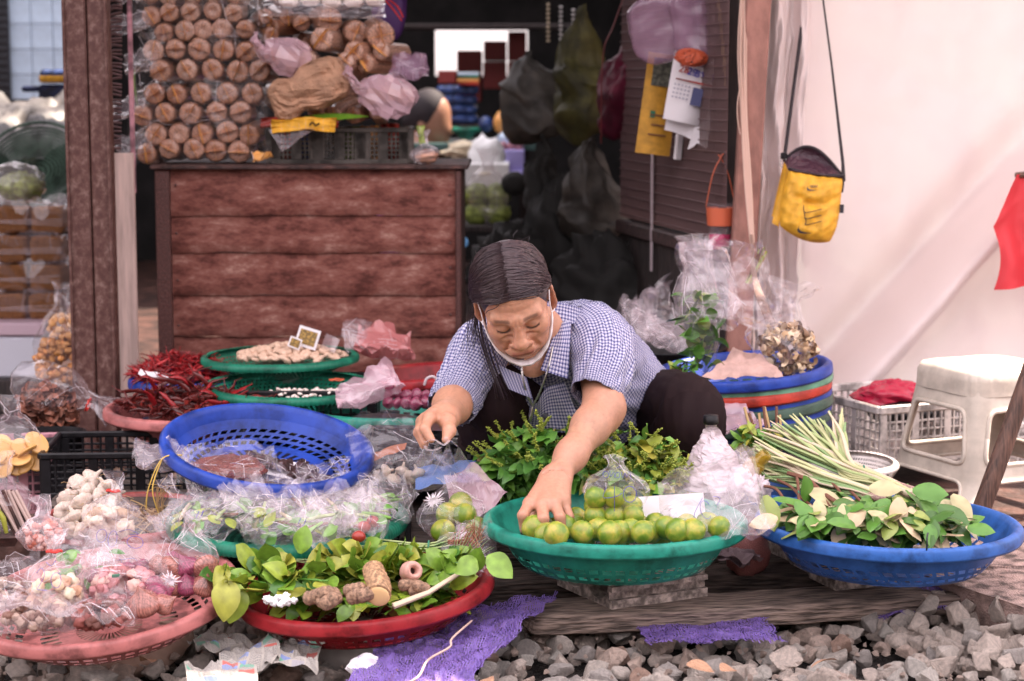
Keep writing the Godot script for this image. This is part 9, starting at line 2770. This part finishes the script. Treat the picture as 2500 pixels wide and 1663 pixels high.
	var shirt := part("shirt", cloth_tube([Vector3(0.242, 0.296, -0.379), Vector3(0.202, 0.358, -0.286), Vector3(0.137, 0.432, -0.165), Vector3(0.087, 0.5, -0.063), Vector3(0.072, 0.54, -0.028), Vector3(0.068, 0.563, -0.016)], [Vector2(0.128, 0.105), Vector2(0.142, 0.135), Vector2(0.152, 0.138), Vector2(0.150, 0.100), Vector2(0.118, 0.078), Vector2(0.058, 0.058)], side, 0.010, 1.0, tile, 96, 90, 0.075, to_cam), M.shirt, o, inv)
	part("sleeve", cloth_tube([Vector3(0.151, 0.536, -0.037), Vector3(0.177, 0.519, 0.005), Vector3(0.186, 0.481, 0.086), Vector3(0.173, 0.447, 0.146), Vector3(0.166, 0.433, 0.163)], [Vector2(0.058, 0.06), Vector2(0.066, 0.062), Vector2(0.058, 0.055), Vector2(0.050, 0.047), Vector2(0.046, 0.044)], Vector3(1, 0.1, 0.2), 0.007, 3.0, tile, 64, 56), M.shirt, shirt)
	part("sleeve", cloth_tube([Vector3(-0.03, 0.515, -0.025), Vector3(-0.06, 0.501, -0.003), Vector3(-0.088, 0.459, 0.043), Vector3(-0.111, 0.422, 0.094), Vector3(-0.121, 0.405, 0.126)], [Vector2(0.055, 0.058), Vector2(0.062, 0.060), Vector2(0.054, 0.052), Vector2(0.047, 0.046), Vector2(0.043, 0.042)], Vector3(1, 0.3, 0.1), 0.008, 6.0, tile, 64, 56), M.shirt, shirt)
	for k in shirt.get_child_count():
		(shirt.get_child(k) as Node3D).transform = Transform3D.IDENTITY
	var flap := func(p: Array, th: float) -> ArrayMesh:
		var c := Acc.new()
		c.grid(14, 14, func(u: float, v: float) -> Vector3:
			var q: Vector3 = p[0].lerp(p[1], u).lerp(p[3].lerp(p[2], u), v)
			return q + to_cam * (0.012 * sin(u * PI) + 0.006 * sin(v * PI) + th + 0.002 * sin(u * 9.0 + v * 4.0)), null, Vector2(4.2, 7.0))
		return c.mesh()
	part("collar", flap.call([Vector3(0.057, 0.479, 0.116), Vector3(0.113, 0.46, 0.109), Vector3(0.122, 0.571, 0.029), Vector3(0.094, 0.563, 0.04)], 0.0), M.shirt, shirt)
	part("collar", flap.call([Vector3(-0.009, 0.441, 0.116), Vector3(0.042, 0.419, 0.109), Vector3(0.029, 0.461, 0.093), Vector3(-0.032, 0.487, 0.09)], 0.0), M.shirt, shirt)
	var panel := Acc.new()
	panel.grid(30, 30, func(u: float, v: float) -> Vector3:
		var q: Vector3 = Vector3(0.01, 0.34, -0.002).lerp(Vector3(0.149, 0.334, 0.04), u).lerp(Vector3(0.031, 0.426, 0.063).lerp(Vector3(0.107, 0.449, 0.08), u), v)
		var cut := 0.028 * exp(-pow((u - 0.25) / 0.16, 2.0)) * v
		return q + to_cam * (0.02 * sin(u * PI) + 0.004 * sin(u * 15.0 + v * 3.0) + 0.003 * (1.0 if absf(u - 0.3) < 0.09 else 0.0)) - Vector3(0, cut, 0), null, Vector2(9.5, 7.2))
	part("shirt_front", panel.mesh(), M.shirt, shirt)
	part("collar_back", cloth_tube([Vector3(0.084, 0.55, -0.019), Vector3(0.088, 0.576, -0.028), Vector3(0.091, 0.597, -0.035)], [Vector2(0.068, 0.066), Vector2(0.062, 0.062), Vector2(0.060, 0.06)], side, 0.002, 2.0, tile, 48, 14, 0.05, to_cam), M.shirt, shirt)
	for k in 2:
		a = Acc.new()
		a.lathe([Vector2(0.0, 0.0), Vector2(0.006, 0.0), Vector2(0.0065, 0.0015), Vector2(0.005, 0.003), Vector2(0.0, 0.0022)], 14)
		part("button", a.mesh(true, true), M.ink_black, shirt, Transform3D(Basis(Quaternion(Vector3.UP, to_cam)), [Vector3(0.068, 0.377, 0.069), Vector3(0.057, 0.416, 0.074)][k]))
	a = Acc.new()
	for s in 2:
		var pts := smooth_line([Vector3(0.019, 0.49, 0.11) if s == 0 else Vector3(0.082, 0.523, 0.1), Vector3(0.022, 0.463, 0.128) if s == 0 else Vector3(0.072, 0.484, 0.136), Vector3(0.029, 0.431, 0.112) if s == 0 else Vector3(0.057, 0.437, 0.117), Vector3(0.042, 0.402, 0.096)], 10)
		for i in pts.size() - 1:
			a.tube([pts[i], pts[i + 1]], [0.0016 if i % 2 else 0.0026, 0.0026 if i % 2 else 0.0016], 5)
	a.tube([Vector3(0.042, 0.402, 0.096), Vector3(0.038, 0.384, 0.094), Vector3(0.037, 0.37, 0.09)], [0.002, 0.005, 0.003], 6)
	part("necklace", a.mesh(), M.metal, o, inv)
	# trousers
	var tr := part("trousers", cloth_tube([pelvis + Vector3(0.02, 0.0, -0.1), hr.lerp(hl, 0.5), hr.lerp(kr, 0.5) + Vector3(0, 0.02, 0), kr + Vector3(0.015, -0.01, 0.0), kr.lerp(ar, 0.35) + Vector3(0.0, 0, 0.02), kr.lerp(ar, 0.64) + Vector3(0.006, 0, 0.02)], [Vector2(0.13, 0.12), Vector2(0.16, 0.13), Vector2(0.11, 0.10), Vector2(0.066, 0.066), Vector2(0.072, 0.062), Vector2(0.084, 0.06)], Vector3(1, 0, 0.4), 0.006, 8.0, 0.3, 56, 64), M.trousers, o, inv)
	part("trouser_leg", cloth_tube([hl + Vector3(-0.03, 0, -0.02), hl.lerp(kl, 0.5) + Vector3(0, 0.02, 0), kl, kl.lerp(al, 0.4), kl.lerp(al, 0.9)], [Vector2(0.12, 0.11), Vector2(0.10, 0.095), Vector2(0.072, 0.072), Vector2(0.075, 0.07), Vector2(0.07, 0.065)], Vector3(1, 0, 0.4), 0.006, 9.0, 0.3, 56, 60), M.trousers, tr)
	# the bag she holds
	var hb := thing("held_bag", "thin clear bag dangling from the woman's pinched fingers", "bag", at(Vector3(-0.14, 0.371, 0.327)))
	a = Acc.new()
	var tops := [Vector3(-0.169, 0.365, 0.323), Vector3(-0.097, 0.355, 0.299)]
	var lows := [Vector3(-0.221, 0.26, 0.291), Vector3(-0.05, 0.271, 0.229)]
	for s in 2:
		a.grid(34, 26, func(u: float, v: float) -> Vector3:
			var p: Vector3 = tops[0].lerp(tops[1], u).lerp(lows[0].lerp(lows[1], u), v)
			var gather := pow(absf(u - 0.42) * 1.6, 1.5) * 0.015 * (1.0 - v)
			p.y -= gather
			p.y += (0.012 * sin(u * 22.0) * (1.0 - v))
			p += to_cam * ((0.022 if s == 0 else -0.022) * sin(u * PI) * smoothstep(0.0, 0.4, v) * (1.0 - 0.4 * v) + 0.009 * sin(u * 17.0 + s * 2.0) * (1.0 - v) + 0.012 * nz.get_noise_3d(u * 4.0, v * 3.0, s * 5.0))
			return p)
	part("bag_film", a.mesh(), M.film, hb, hb.transform.affine_inverse())
	a = Acc.new()
	a.tube(smooth_line([Vector3(-0.166, 0.373, 0.337), Vector3(-0.147, 0.38, 0.351), Vector3(-0.13, 0.37, 0.352), Vector3(-0.118, 0.377, 0.342), Vector3(-0.105, 0.364, 0.328)], 5), 0.0035, 6, 0.4)
	a.tube(smooth_line([Vector3(-0.166, 0.365, 0.333), Vector3(-0.16, 0.36, 0.349), Vector3(-0.145, 0.361, 0.354), Vector3(-0.134, 0.365, 0.348)], 5), 0.003, 6, 0.4)
	part("rolled_edge", a.mesh(), M.film_haze, hb, hb.transform.affine_inverse())
	# a low stool seat under her, hidden by the trousers
	solo("seat_box", block_mesh(Vector3(0.26, pelvis.y - 0.22, 0.24), 0.01), M.plank_dark, "low dark wooden seat under the woman", "seat", at(Vector3(pelvis.x + 0.02, (pelvis.y - 0.22) / 2.0 + 0.1, pelvis.z - 0.04)))
